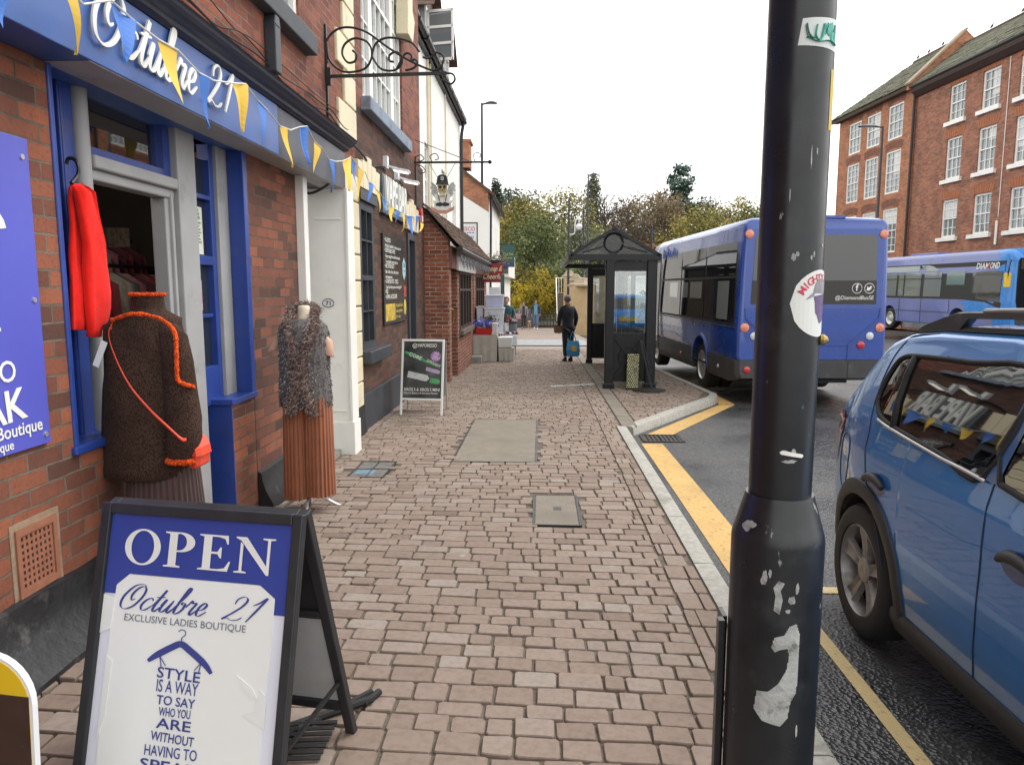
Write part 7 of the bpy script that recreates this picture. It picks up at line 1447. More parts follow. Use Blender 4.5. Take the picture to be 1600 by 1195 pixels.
def zbot(s):
    zb = .20
    if s < .42: zb = lerp(s, [0, .42], [.36, .30])
    if s > 3.6: zb = .24
    for a in (SA, FA):
        d = abs(s - a); Ra = .375
        if d < Ra: zb = max(zb, WZ + math.sqrt(Ra * Ra - d * d))
    return zb
WIN = [(.60, 1.15), (.585, 1.22), (.61, 1.315), (.66, 1.36), (.78, 1.378), (1.2, 1.39), (1.62, 1.385), (1.60, 1.02), (1.3, 1.035), (1.0, 1.055), (.80, 1.07), (.68, 1.095)]
WIN2 = [(1.70, 1.02), (1.72, 1.385), (2.02, 1.37), (2.3, 1.26), (2.62, 1.10), (2.72, 1.02)]
def inside(P, x, y):
    r = False
    for i in range(len(P)):
        (x0, y0), (x1, y1) = P[i], P[i - 1]
        if (y0 > y) != (y1 > y) and x < (x1 - x0) * (y - y0) / (y1 - y0) + x0: r = not r
    return r
ss = sorted(set([round(4.06 * i / 130, 4) for i in range(131)] + [.012, .024, .04, .055, .085, .1] + [SA + .375 * math.cos(PI * k / 24) for k in range(25)] + [FA + .375 * math.cos(PI * k / 24) for k in range(25)]))
B = MB(); rows = []
NZ, NT = 36, 10
for s in ss:
    zt = smooth(s, top_s, top_z) if False else lerp(s, top_s, top_z); ze = zt - (.075 if zt > 1.2 else .06); zb = min(zbot(s), ze - .05); P = []
    for sd_ in (-1, 1):
        col = [bodyp(s, zb + (ze - zb) * (k / NZ), 0, sd_) for k in range(NZ + 1)]
        we = halfw(s, ze)
        for k in range(1, NT + 1):
            a = PI / 2 * k / NT; col.append(Vector((CX + sd_ * we * (1 - (1 - math.cos(a)) * .16 if False else math.cos(a * 1) ** .55 if k < NT else 0), YR - s, ZR + ze + (zt - ze) * math.sin(a) ** .8)))
        P.append(col)
    rows.append((s, zb, ze, P))
for sd_ in (0, 1):
    for (s0, b0, e0, P0), (s1, b1, e1, P1) in zip(rows[:-1], rows[1:]):
        n0 = B.pts(P0[sd_]); n1 = B.pts(P1[sd_]); m_ = len(P0[sd_])
        for k in range(m_ - 1):
            sm = (s0 + s1) / 2; zm = (b0 + (e0 - b0) * (k + .5) / NZ + b1 + (e1 - b1) * (k + .5) / NZ) / 2
            if k < NZ and (inside(WIN, sm, zm) or inside(WIN2, sm, zm)): continue
            q = (n0 + k, n0 + k + 1, n1 + k + 1, n1 + k); B.face(*(q if sd_ == 0 else q[::-1]))
B.poly([p for p in rows[0][3][0]] + [p for p in rows[0][3][1][::-1]]); B.poly([p for p in rows[-1][3][1]] + [p for p in rows[-1][3][0][::-1]])
o = B.build('body', M_car, car, smooth_=True)
bm = bmesh.new(); bm.from_mesh(o.data); bmesh.ops.remove_doubles(bm, verts=bm.verts, dist=.0004); bmesh.ops.recalc_face_normals(bm, faces=bm.faces); bm.to_mesh(o.data); bm.free(); o.data.polygons.foreach_set('use_smooth', [True] * len(o.data.polygons)); o.data.set_sharp_from_angle(angle=R(48))
def patch(P, m, nm, off=.004, thick=.012, par=car, sides=(-1,), n=3):
    # closed outline in (s,z) laid on the body side
    r_ = None
    for sd_ in sides:
        bm = bmesh.new(); vs = [bm.verts.new((p[0], p[1], 0)) for p in P]; bm.faces.new(vs); bmesh.ops.triangulate(bm, faces=bm.faces); 
        for _ in range(n): bmesh.ops.subdivide_edges(bm, edges=bm.edges, cuts=1, use_grid_fill=True)
        bmesh.ops.triangulate(bm, faces=bm.faces)
        B = MB(); bm.verts.index_update(); B.v = [tuple(bodyp(v.co.x, v.co.y, off, sd_)) for v in bm.verts]; B.f = [tuple(v.index for v in f.verts) for f in bm.faces]; B.mi = [0] * len(B.f); bm.free()
        r_ = B.build(nm, m, par, smooth_=True)
    return r_
def loop(P, n=4): return [(p.x, p.y) for p in catmull(P, n, True)]
def rimline(P, m, nm, r, off, par=car, closed=True, sides=(-1,)):
    for sd_ in sides:
        Q = [bodyp(p[0], p[1], off, sd_) for p in P]
        if closed: Q = Q + Q[:2]
        B = MB(); B.tube(Q, r, 6); ob = B.build(nm, m, par, smooth_=True)
    return ob
M_cargl = pane('tinted_car_glass', (.34, .38, .37), .0, .2)
for sd_ in (-1, 1):
    W1 = loop(WIN); g1 = patch(W1, M_cargl, 'rear_door_window', .002, sides=(sd_,)); rimline(W1, M_rubber, 'seal', .012, .004, g1, sides=(sd_,)); rimline([(.70, 1.075), (.80, 1.062), (1.0, 1.047), (1.3, 1.027), (1.62, 1.012)], M_silver, 'chrome_strip', .007, .012, g1, False, (sd_,)); rimline([(.86, 1.065), (.80, 1.17), (.775, 1.29), (.77, 1.375)], M_rubber, 'quarter_bar', .018, .005, g1, False, (sd_,))
    W2 = loop(WIN2, 3); g2 = patch(W2, M_cargl, 'front_door_window', .002, sides=(sd_,)); rimline(W2, M_rubber, 'seal', .012, .004, g2, sides=(sd_,))
    patch([(1.615, 1.015), (1.69, 1.015), (1.71, 1.39), (1.63, 1.39)], mat('pillar_blue', (.012, .07, .22), .3, coat=.6), 'door_pillar', .006, sides=(sd_,))
    seam = [(.93, .40), (.88, .56), (.80, .68), (.72, .78), (.665, .90), (.63, 1.02), (.56, 1.15), (.54, 1.30), (.58, 1.42), (.7, 1.47), (1.2, 1.485), (1.66, 1.48)]
    rimline([(p.x, p.y) for p in catmull(seam, 4)], mat('panel_gap', (.008, .02, .05), .6), 'rear_door_seam', .0035, .0005, car, False, (sd_,)); rimline([(p.x, p.y) for p in catmull([(1.66, 1.45), (1.665, 1.0), (1.68, .7), (1.66, .4), (1.63, .22)], 5)], mat('panel_gap', 0), 'centre_door_seam', .0035, .0005, car, False, (sd_,)); rimline([(p.x, p.y) for p in catmull([(2.72, .98), (2.78, .7), (2.76, .35)], 5)], mat('panel_gap', 0), 'front_door_seam', .0035, .0005, car, False, (sd_,))
    for hs_ in (.82, 1.90):
        hb = patch(loop([(hs_ - .115, .80), (hs_ - .07, .835), (hs_ + .03, .84), (hs_ + .09, .81), (hs_ + .08, .765), (hs_ + .0, .74), (hs_ - .08, .755)]), mat('handle_cup', (.010, .05, .17), .35, coat=.6), 'door_handle', .001, sides=(sd_,), n=2); 
        B = MB(); Q = [bodyp(hs_ + u, .825 - .03 * ((u - .0) / .1) ** 2, .012 + .014 * (1 - (u / .11) ** 2), sd_) for u in [-.105 + .02 * k for k in range(11)]]; B.tube(Q, [.010 + .011 * math.sin(PI * (k + 1) / 12) for k in range(11)], 8); B.build('grip', M_clad, hb, smooth_=True)
    for ax_ in (SA, FA):                                   # arch cladding
        rings = []; a0, a1 = (-.32, PI + .30)
        for k in range(31):
            a = a0 + (a1 - a0) * k / 30; Pq = []
            for rr, of in ((.372, -.05), (.372, .006), (.385, .016), (.43, .018), (.447, .010), (.45, -.004)):
                s_, z_ = ax_ - rr * math.cos(a) * 1.0, WZ + rr * math.sin(a); Pq.append(bodyp(max(.0, min(4.05, s_)), max(.16, z_), of, sd_))
            rings.append(Pq)
        B = MB(); B.loft(rings, closed=False, cap=False); B.build('arch_cladding', M_clad, car, auto=45)
    B = MB(); rings = []
    for k in range(25): s_ = 1.0 + 1.9 * k / 24; rings.append([bodyp(s_, z_, of, sd_) for z_, of in ((.17, -.03), (.18, .014), (.24, .022), (.275, .016), (.29, .004), (.29, -.01))])
    B.loft(rings); B.build('sill_cladding', M_clad, car, auto=45)
    tlm = patch(loop([(.012, .76), (.02, .92), (.06, 1.00), (.14, 1.03), (.215, 1.01), (.195, .92), (.14, .80), (.07, .73)], 3), mat('dark_red_lamp', (.40, .012, .03), .08, var=.4, vs=30, coat=1), 'tail_light', .006, sides=(sd_,)); patch(loop([(.06, .96), (.11, 1.01), (.19, 1.0), (.18, .95), (.11, .92)], 3), mat('clear_pink_lamp', (.55, .35, .40), .08, coat=1), 'clear_lens', .009, par=tlm, sides=(sd_,), n=2)
rimline(loop([(.27, .92), (.36, .94), (.425, .90), (.43, .78), (.40, .68), (.33, .67), (.27, .72), (.25, .84)], 3), mat('panel_gap', 0), 'fuel_flap_seam', .0035, .0005)
# wheels: tyre, five twin-edged spokes
alloy = mat('satin_alloy', (.30, .29, .28), .45, metal=.7, var=.2, vs=20, dirt=((.09, .085, .08), 9, .5, .6))
def carwheel(x, y, sd_):
    r = WR; w = .2; B = MB(); B.lathe((x, y, ZR + r), [(r * .68, -w/2), (r * .84, -w/2 - .004), (r * .96, -w * .44), (r, -w * .30), (r, w * .30), (r * .965, w * .43), (r * .94, w * .47), (r * .84, w/2 + .004), (r * .70, w/2), (r * .685, w * .42)], 56, ax=(sd_, 0, 0), cap=False); wq = B.build('wheel', M_rubber, car, auto=28)
    B = MB(); B.lathe((x, y, ZR + r), [(r * .69, -w * .4), (r * .69, w * .46), (r * .66, w * .48), (r * .635, w * .40), (r * .62, -.06)], 48, ax=(sd_, 0, 0), cap=False); rim = B.build('rim', alloy, wq, auto=35)
    B = MB(); c = Vector((x, y, ZR + r)); ax = Vector((sd_, 0, 0)); 
    for k in range(5):
        a = 2 * PI * k / 5 + .3; d = Vector((0, math.cos(a), math.sin(a))); t_ = ax.cross(d)
        sec = lambda rad, hw, f, b: [c + d * rad + t_ * hw + ax * b, c + d * rad + t_ * hw * .75 + ax * f, c + d * rad + t_ * hw * .2 + ax * (f - .012), c + d * rad - t_ * hw * .2 + ax * (f - .012), c + d * rad - t_ * hw * .75 + ax * f, c + d * rad - t_ * hw + ax * b]
        B.loft([sec(.03, .030, .072, .02), sec(.08, .033, .066, .03), sec(.14, .040, .072, .04), sec(r * .66, .056, .085, .05)])
    B.build('spokes', alloy, wq, bevel=.003)
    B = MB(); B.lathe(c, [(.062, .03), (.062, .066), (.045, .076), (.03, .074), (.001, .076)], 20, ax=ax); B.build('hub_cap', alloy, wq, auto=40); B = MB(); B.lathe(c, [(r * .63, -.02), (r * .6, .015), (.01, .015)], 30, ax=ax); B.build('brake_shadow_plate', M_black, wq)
for x, sd_ in ((CX - .765, -1), (CX + .765, 1)): carwheel(x, YR - SA, sd_); carwheel(x, YR - FA, sd_)
B = MB()
for x0, x1 in ((CX - .82, CX - .45), (CX + .45, CX + .82)):
    for a in (SA, FA):
        B = MB(); rings = []
        for k in range(17): an = PI * k / 16; rings.append([Vector((x, YR - a - .37 * math.cos(an), ZR + WZ + .37 * math.sin(an))) for x in (x0, x1)])
        B.loft(rings, closed=False, cap=False); xi = x1 if x1 < CX else x0; B.poly([Vector((xi, YR - a - .37 * math.cos(PI * k / 16), ZR + WZ + .37 * math.sin(PI * k / 16))) for k in range(17)]); B.build('wheel_liner', M_rubber, car)
B = MB(); B.box((CX - .75, YR - 3.9, ZR + .2), (CX + .75, YR - .1, ZR + .24)); B.build('floor_pan', M_black, car)
# bumpers, glass, plates
B = MB(); rings = []
for k in range(21):
    t_ = k / 20 * 2 - 1; ps_ = []
    for z_, of in ((.30, .01), (.36, .03), (.50, .035), (.60, .02), (.62, 0)):
        xx = CX + t_ * (halfw(.12, z_) + .01); s_ = .0 + .30 * abs(t_) ** 6 - of; ps_.append(Vector((xx, YR - s_, ZR + z_)))
    rings.append(ps_)
B.loft(rings, closed=False, cap=False); B.build('rear_bumper', M_clad, car, smooth_=True)
B = MB(); B.prism([(-.52, 1.12), (.52, 1.12), (.46, 1.40), (-.46, 1.40)], lambda u, v, w: Vector((CX + u, YR - lerp(v, [1.09, 1.46], [.13, .46]) + .02 + w, ZR + v)), 0, .004); B.build('rear_window', M_glass_dark, car)
B = MB(); B.prism([(-.62, 1.06), (.62, 1.06), (.52, 1.42), (-.52, 1.42)], lambda u, v, w: Vector((CX + u, YR - lerp(v, [1.04, 1.42], [2.95, 2.25]) - .02 + w, ZR + v + .02)), 0, .004); B.build('windscreen', M_glass_dark, car)
B = MB(); B.box((CX - .26, YR + .0, ZR + .78), (CX + .26, YR + .016, ZR + .89)); B.build('number_plate', mat('plate_yellow', (.65, .48, .05), .4), car)
# roof rails with moulded black feet
for sd_ in (-1, 1):
    rr = MB(); xr = CX + sd_ * .585; zr = lambda s: ZR + lerp(s, top_s, top_z) - .028
    foot = lambda s0, s1, h0, h1: None
    rings = []
    for k in range(19):
        s_ = .52 + 1.75 * k / 18; h = .012 + .072 * min(1, k / 4.2, (18 - k) / 4.2) ** .8; z0_ = zr(s_); hole = (k >= 5 and k <= 13)
        zt_ = z0_ + h; zl = zt_ - .030 if hole else z0_ - .02
        rings.append([Vector((xr - .020, YR - s_, zl)), Vector((xr - .017, YR - s_, zt_ - .006)), Vector((xr, YR - s_, zt_)), Vector((xr + .017, YR - s_, zt_ - .006)), Vector((xr + .020, YR - s_, zl))])
    rr.loft(rings); B = MB(); B.tube([Vector((xr, YR - s_, zr(s_) - .0)) for s_ in [.6 + 1.6 * k / 12 for k in range(13)]], .022, 6); 
    rr.build('roof_rail', M_clad, car, auto=50); B.build('rail_base', M_rubber, car)
    B = MB(); Q = [Vector((xr - sd_ * -.002, YR - (.52 + 1.75 * k / 18), zr(.52 + 1.75 * k / 18) + .084)) for k in range(6, 14)]; B.tube(Q, .014, 8); B.build('rail_bar', mat('satin_grey_bar', (.16, .16, .17), .35, metal=.4), car, smooth_=True)
    B = MB(); mx_ = CX + sd_ * .93; B.ball((mx_, YR - 2.62, ZR + 1.03), .10, .07, .075); B.bar((CX + sd_ * .80, YR - 2.62, ZR + 1.0), (mx_, YR - 2.62, ZR + 1.0), .05); B.build('door_mirror', M_clad, car, smooth_=True)
    B = MB(); B.ball((CX + sd_ * .62, YR - 3.86, ZR + .72), .17, .16, .10); B.build('headlight', M_lwh, car, smooth_=True)
# cabin
M_seat = mat('dark_seat_cloth', (.03, .03, .032), .9, var=.3, vs=12)
for x, s_ in ((CX - .36, 2.1), (CX + .36, 2.1), (CX - .38, 1.15), (CX + .0, 1.15), (CX + .38, 1.15)):
    B = MB(); w = .23 if s_ > 1.5 else .19
    B.loft([[Vector((x + u * w, YR - s_ + v, ZR + z)) for u, v in ((-1, -.3), (1, -.3), (1, .22), (-1, .22))] for z in (.38, .56)]); B.loft([[Vector((x + u * w * k, YR - s_ + .22 + dy + v, ZR + z)) for u, v in ((-1, -.07), (1, -.07), (1, .07), (-1, .07))] for z, dy, k in ((.5, 0, 1), (.9, .08, 1), (1.10, .12, .8))]); B.loft([[Vector((x + u * .12, YR - s_ + .35 + v, ZR + z)) for u, v in ((-1, -.05), (1, -.05), (1, .05), (-1, .05))] for z in (1.13, 1.29)]); B.build('seat', M_seat, car, bevel=.03)
B = MB(); B.box((CX - .7, YR - 3.0, ZR + .5), (CX + .7, YR - 2.75, ZR + .98)); B.box((CX - .7, YR - .45, ZR + .5), (CX + .7, YR - .12, ZR + .95)); B.build('dashboard', M_seat, car)
car.scale = (1, 1, 1.045); car.location.x -= .145
# ================================================================ brick terrace across the road
te = T('brick_terrace', 'three storey red brick terrace with white sash windows and mossy roof across the road', 'building', (18.4, 33, .2), R(3.73), local=True)
te2 = T('brick_terrace', 'orange brick end house with hipped mossy roof beside the red terrace', 'building', (18.4, 33, .2), R(3.73), local=True)
EZ = -.2                                                  # heights below are above the pavement datum
def facade(par, y0, y1, zt, cols, rows, m, nm, arches=False, wd=1.12, x0=0.0):
    B = MB(); holes = [(c - wd / 2, c + wd / 2, a, b) for c in cols for a, b in rows]
    wallholes(B, x0, x0 + .4, y0, y1, -.6, zt, holes); B.box((x0 + .4, y0, -.6), (x0 + 4.6, y0 + .3, zt)); B.box((x0 + .4, y1 - .3, -.6), (x0 + 4.6, y1, zt)); B.box((x0 + 4.3, y0 + .3, -.6), (x0 + 4.6, y1 - .3, zt)); B.build('brickwork', m, par)
    for c in cols:
        for a, b in rows:
            w = MB(); fw = .085; xo = x0 + (.06 if not arches else .03); y_0, y_1 = c - wd / 2, c + wd / 2
            for p, q in (((y_0, a), (y_0 + fw, b)), ((y_1 - fw, a), (y_1, b)), ((y_0 + fw, a), (y_1 - fw, a + fw)), ((y_0 + fw, b - fw), (y_1 - fw, b)), ((y_0 + fw, (a + b) / 2 - .025), (y_1 - fw, (a + b) / 2 + .025))): w.box((xo, p[0], p[1]), (xo + .1, q[0], q[1]))
            nc = 3 if wd < 1.3 else 3; nr = 4 if b - a < 1.9 else 6
            for k in range(1, nc): yy = y_0 + fw + (wd - 2 * fw) * k / nc; w.box((xo + .02, yy - .014, a + fw), (xo + .08, yy + .014, b - fw))
            for k in range(1, nr):
                zz = a + (b - a) * k / nr
                if abs(zz - (a + b) / 2) > .06: w.box((xo + .022, y_0 + fw, zz - .014), (xo + .078, y_1 - fw, zz + .014))
            f = w.build('window', M_white, par); G = MB(); G.box((xo + .06, y_0 + .03, a + .03), (xo + .07, y_1 - .03, b - .03)); G.build('pane', M_glass_house, f)
            if rndw.random() < .6: Cn = MB(); hh = b - (b - a) * rndw.uniform(.3, .95); Cn.box((xo + .045, y_0 + .1, hh), (xo + .052, y_1 - .1 - rndw.choice([0, .4]) * wd, b - .1)); Cn.build('curtain', mat('net_curtain', (.62, .63, .62), .8, var=.15, vs=14), f)
            if not arches: S2 = MB(); S2.box((x0 - .12, y_0 - .16, a - .17), (x0 + .1, y_1 + .16, a - .002)); S2.build('sill', M_white, f)
            H = MB()
            n_ = 9; top = .36
            for k in range(n_):
                t0, t1 = k / n_, (k + 1) / n_; q = lambda t, up: (c + (t - .5) * (wd + (.12 if not up else .42)), b + .004 + ((.12 * (1 - (2 * t - 1) ** 2)) if arches else 0) + (top if up else 0)); g_ = .012
                H.prism([(q(t0, 0)[0] + g_, q(t0, 0)[1]), (q(t1, 0)[0] - g_, q(t1, 0)[1]), (q(t1, 1)[0] - g_, q(t1, 1)[1]), (q(t0, 1)[0] + g_, q(t0, 1)[1])], lambda u, v, w_: (x0 - .012 + w_, u, v), 0, .2)
            H.build('brick_lintel', mat('rubbed_brick_arch', (.36, .13, .06), .85, var=.25, vs=6) if not arches else mat('dark_arch_brick', (.20, .085, .055), .85, var=.35, vs=6), par)
rndw = random.Random(6)
facade(te, -14.0, 4.85, 10.95, [1.65 - 2.23 * k for k in range(7)], [(9.0 - .2, 10.57 - .2), (6.47 - .2, 8.28 - .2), (3.9 - .2, 5.57 - .2)], M_brick_far, 't')
facade(te2, 4.86, 12.8, 11.05, [6.62, 8.82, 10.88], [(9.15 - .2, 10.86 - .2), (6.45 - .2, 8.58 - .2), (3.45 - .2, 5.68 - .2)], M_brick_far2, 'e', True, 1.4, -.05)
B = MB(); B.prism([(-.35, 10.75), (-.10, 10.55), (.2, 10.55), (.2, 11.0), (-.35, 11.0)], lambda u, v, w: (u, w, v), -14, 4.8); 
B.build('cornice', mat('dark_brick_cornice', (.06, .035, .03), .85, var=.3), te)
B = MB(); B.box((-.03, -14, -.5), (-.005, 4.8, 3.0)); B.build('shopfront_band', mat('grey_shopfront', (.2, .21, .22), .6, var=.4, vs=1.5), te)
B = MB(); B.tube([(-.42, -14, 10.98), (-.42, 4.8, 10.98)], .07, 8); B.build('gutter', M_iron, te)
def roofslab(par, y0, y1, ez, rz, depth=4.2, hip=0, x0=-.45):
    B = MB(); nr = 26; rq = random.Random(3)
    for j in range(nr):
        t0, t1 = j / nr, (j + 1.25) / nr; L_ = 0.62; y = y0 - rq.random() * .3; h0 = y1 - hip * t0
        while y < h0:
            a = max(y, y0); b_ = min(y + L_, h0); y += L_
            if b_ - a < .02: continue
            q = rq.uniform(-.02, .02); B.obox((x0 + depth * t0 + q, a, ez + (rz - ez) * t0 + rq.uniform(.0, .03)), (0, b_ - a - .006, 0), (depth * (min(t1, 1) - t0), 0, (rz - ez) * (min(t1, 1) - t0)), (-.02, 0, .03))
    B.build('roof', M_tilemoss, par); D = MB(); D.loft([[Vector((x0 + .02, y0, ez - .04)), Vector((x0 + .02, y1, ez - .04)), Vector((x0 + depth, y1 - hip, rz - .05)), Vector((x0 + depth, y0, rz - .05))], [Vector((x0 + .1, y0, ez - .15)), Vector((x0 + .1, y1, ez - .15)), Vector((x0 + depth, y1 - hip, rz - .2)), Vector((x0 + depth, y0, rz - .2))]]); D.build('roof_deck', M_woodgrey, par)
    if hip: E_ = MB(); E_.poly([(x0, y1, ez), (x0 + depth * 2, y1, ez), (x0 + depth, y1 - hip, rz)]); E_.build('hip_slope', M_tilemoss, par)
    E2 = MB(); E2.poly([(x0 + depth, y0, rz), (x0 + depth, y1 - hip, rz), (x0 + depth * 2, y1, ez), (x0 + depth * 2, y0, ez)]); E2.build('rear_slope', M_tilemoss, par)
    R2 = MB(); R2.tube([(x0 + depth, y0, rz + .02), (x0 + depth, y1 - hip, rz + .02)], .10, 8); R2.build('ridge', M_tile, par)
roofslab(te, -14, 4.85, 11.0, 12.95, 2.55); roofslab(te2, 4.9, 13.3, 11.15, 13.35, 2.55, 4.2)
B = MB(); B.prism([(-.45, 10.9), (-.45, 11.15), (2.1, 13.6), (4.65, 11.3), (4.65, 10.9)], lambda u, v, w: (u, w, v), 4.70, 5.05); B.build('parapet', M_brick_far2, te2); B = MB(); B.obox((-.5, 4.64, 11.12), (2.62, 0, 2.52), (0, .47, 0), (-.05, 0, .08)); B.build('parapet_coping', mat('sandstone', (.34, .26, .18), .85, var=.25, vs=5), te2)
B = MB(); B.tube([(-.14, 4.84, -.4), (-.14, 4.84, 10.7), (-.4, 4.84, 11.0)], .06, 8); B.build('downpipe', M_iron, te); B = MB(); B.tube([(-.05, -1.68, 3.2), (-.05, -1.68, 4.15)], .05, 6); B.tube([(-.03, -1.7, 4.3), (-.03, -1.7, 10.5)], .015, 5); B.build('vent_pipe', M_white, te)
B = MB(); B.box((-.35, 4.9, 11.0), (-.06, 13.0, 11.12)); B.build('eaves_board', M_tile, te2)
pig = mat('pigeon_grey', (.12, .125, .14), .8, var=.4, vs=60)
Mt = Matrix.Translation((18.4, 33, .2)) @ Matrix.Rotation(R(3.73), 4, 'Z')
for i, (u, y, z, lab) in enumerate(((2.1, 2.9, 13.04, 'grey pigeon on the red terrace ridge nearest the stone coping'), (2.1, .9, 13.04, 'grey pigeon perched near the middle of the red terrace ridge'), (2.1, .4, 13.04, 'second of two close pigeons on the red terrace ridge, on its right'), (2.1, 6.6, 13.44, 'grey pigeon on the hipped roof ridge nearest the coping'), (2.1, 7.8, 13.44, 'grey pigeon on the hipped roof ridge in the middle'), (2.1, 8.8, 13.44, 'grey pigeon on the hipped roof ridge nearest the hip'), (-.3, -2.7, 11.2, 'grey pigeon low on the mossy slope at the far right'))):
    p = Mt @ Vector((u, y, z)); t = T('pigeon', lab, 'bird', p, group='pigeons on the terrace roofs'); B = MB()
    B.loft([[p + Vector((r * math.cos(a), dy, zz + r * math.sin(a))) for a in [2*PI*k/10 for k in range(10)]] for dy, zz, r in ((.22, .12, .012), (.14, .14, .035), (.06, .17, .07), (-.04, .20, .085), (-.11, .25, .06), (-.14, .31, .038), (-.16, .345, .04), (-.20, .345, .03), (-.235, .335, .006))]); B.build('body', pig, t, smooth_=True)
    B = MB(); 
    for s_ in (-1, 1): B.tube([p + Vector((s_ * .03, -.01, .13)), p + Vector((s_ * .03, -.02, .0))], .008, 5)
    B.build('legs', mat('pigeon_leg', (.3, .1, .08), .7), t); t.scale = (.65, .65, .65)
# ================================================================ stone wall, steps, pillars at the far end
yS = 49; zS = g(1, 49)
sw_ = T('stone_wall', 'pale stone boundary wall rising beside the steps', 'wall', (3, yS, zS)); B = MB(); B.loft([[Vector((x, y, z)) for x, y, z in ((x, yS - .2, zS - .4), (x, yS + .3, zS - .4), (x, yS + .3, zt), (x, yS - .2, zt))] for x, zt in ((1.6, 2.2), (3.5, 2.45), (9, 3.0), (20, 3.6))]); M_sand = mat('sandy_stone', (.33, .26, .18), .85, var=.25, vs=3, bump=.5, bs=12, dirt=((.12, .10, .08), 1.2, .5, .5)); B.build('masonry', M_sand, sw_)
B = MB()
for k in range(36): x = 1.8 + k * .5; zt = lerp(x, [1.6, 3.5, 9, 20], [2.2, 2.45, 3.0, 3.6]); B.box((x, yS - .26, zt), (x + .42, yS + .36, zt + .10))
B.build('coping', M_sand, sw_)
for i, (x, y, h, lab) in enumerate(((2.15, 38, 2.35, 'large pale stone gate pillar beside the shelter end panel'), (2.0, 43, 2.75, 'smaller capped stone pillar behind the large pale pillar'), (1.75, 47, 3.15, 'farthest capped stone pillar at the top of the steps'))):
    z = g(1, y); t = T('stone_pillar', lab, 'pillar', (x, y, z)); w = .55 if i == 0 else .32; B = MB(); B.box((x - w, y - .4, z - .2), (x + w, y + .4, z + h)); B.build('shaft', mat('buff_stone', (.50, .36, .20), .85, var=.15, vs=3, bump=.2), t, bevel=.02)
    B = MB(); B.lathe((x, y, z + h), [(w * 1.5, 0), (w * 1.5, .1), (w * 1.1, .16), (w * .7, .34), (w * .5, .42), (.02, .46)], 4 if i == 0 else 12); B.build('cap', M_sand, t, bevel=.01)
sp = T('stone_steps', 'flight of brown stone steps with white handrail', 'steps', (1.5, 46, zS)); B = MB()
for k in range(13): B.box((1.02, 46 + k * .3, zS - .3), (2.0, 46.3 + k * .3 + .05, zS + .10 + k * .175))
B.build('treads', mat('brown_step_stone', (.16, .125, .095), .9, var=.3, vs=4), sp)
B = MB(); P0, P1 = Vector((1.0, 45.9, zS + .95)), Vector((1.0, 49.8, zS + 3.2))
B.bar(P0, P1, .05); B.bar(P0 - Vector((0, 0, 1)), P0, .05); B.bar(P1, P1 + Vector((0, 1.6, 0)), .05); B.bar((1.0, 49.8, zS + 2.3), (1.0, 51.4, zS + 2.3), .04); B.bar((1.0, 49.8, zS + 3.2), (2.1, 49.8, zS + 3.2), .05); B.bar((1.0, 49.8, zS + 2.2), (2.1, 49.8, zS + 2.2), .05)
for k in range(7): x = 1.0 + k * .18; B.bar((x, 49.8, zS + 2.2), (x, 49.8, zS + 3.2), .035)
B.build('handrail', M_white, sp)
rl = T('metal_railing', 'low dark railing in front of the yellow bushes', 'railing', (-.5, 47.5, zS)); B = MB()
for z in (.15, .5, .9): B.bar((-1.6, 47.5, zS + z), (1.0, 47.5, zS + z), .05)
for k in range(14): B.bar((-1.6 + k * .2, 47.5, zS - .1), (-1.6 + k * .2, 47.5, zS + .95), .035)
B.build('bars', M_iron, rl)
gy_ = T('utility_cabinet', 'dark roadside cabinet between the two walkers and the bushes', 'cabinet', (-.75, 47, zS)); B = MB(); B.box((-1.75, 46.6, zS - .1), (-.3, 47.1, zS + 1.2)); B.build('cabinet_body', mat('cabinet_grey', (.10, .10, .11), .6, var=.3), gy_, bevel=.03); B = MB(); B.box((-1.6, 46.58, zS + .6), (-1.25, 46.6, zS + .95)); B.build('pink_label', mat('label_pink', (.5, .3, .33), .6), gy_)
# vehicles glimpsed through the shelter glass
def simplecar(label, x, y, rz, col, L=4.2):
    z = g(3, y) - .1 if y < 48 else g(3, y); t = T('distant_car', label, 'car', (x, y, z), rz, local=True); sec = [(-.82, .25), (-.86, .55), (-.80, .85), (-.62, 1.42), (.62, 1.42), (.80, .85), (.86, .55), (.82, .25)]
    def S(yy, k, ztop): return [Vector((u * k, yy, min(v, ztop))) for u, v in sec]
    B = MB(); B.loft([S(0, .86, .7), S(.1, .95, .86), S(.9, 1, .92), S(1.5, 1, 1.38), S(2.0, 1, 1.45), S(3.1, 1, 1.44), S(3.9, .98, 1.05), S(L, .9, .75)]); B.build('body', mat('car_paint_' + col[0], col[1], .3, coat=.8, var=.05), t, auto=40)
    B = MB(); B.prism([(-.6, .95), (.6, .95), (.52, 1.36), (-.52, 1.36)], lambda u, v, w: Vector((u * 1.08, lerp(v, [.92, 1.38], [.9, 1.5]) - .03 + w, v)), 0, .01); B.build('windscreen', M_glass_dark, t)
    for s_ in (-1, 1):
        B = MB(); B.prism([(1.35, .95), (3.5, .97), (3.1, 1.35), (1.75, 1.35)], lambda u, v, w: Vector((s_ * (lerp(v, [.85, 1.42], [.81, .63]) + .005 + w), u, v)), 0, .005); B.build('side_window', M_glass_dark, t)
        for yy in (.8, 3.35): wheel(t, s_ * .76, yy, .31, .31, .2, s_)
        B = MB(); B.ball((s_ * .6, .06, .68), .14, .08, .08); B.build('headlight', M_lwh, t)
simplecar('light blue car seen through the far shelter pane', 5.6, 37, .25, ('pale_blue', (.12, .34, .52)))
simplecar('silver grey car seen through the shelter in front of the light blue car', 4.35, 28.5, .2, ('silver', (.22, .23, .24)))
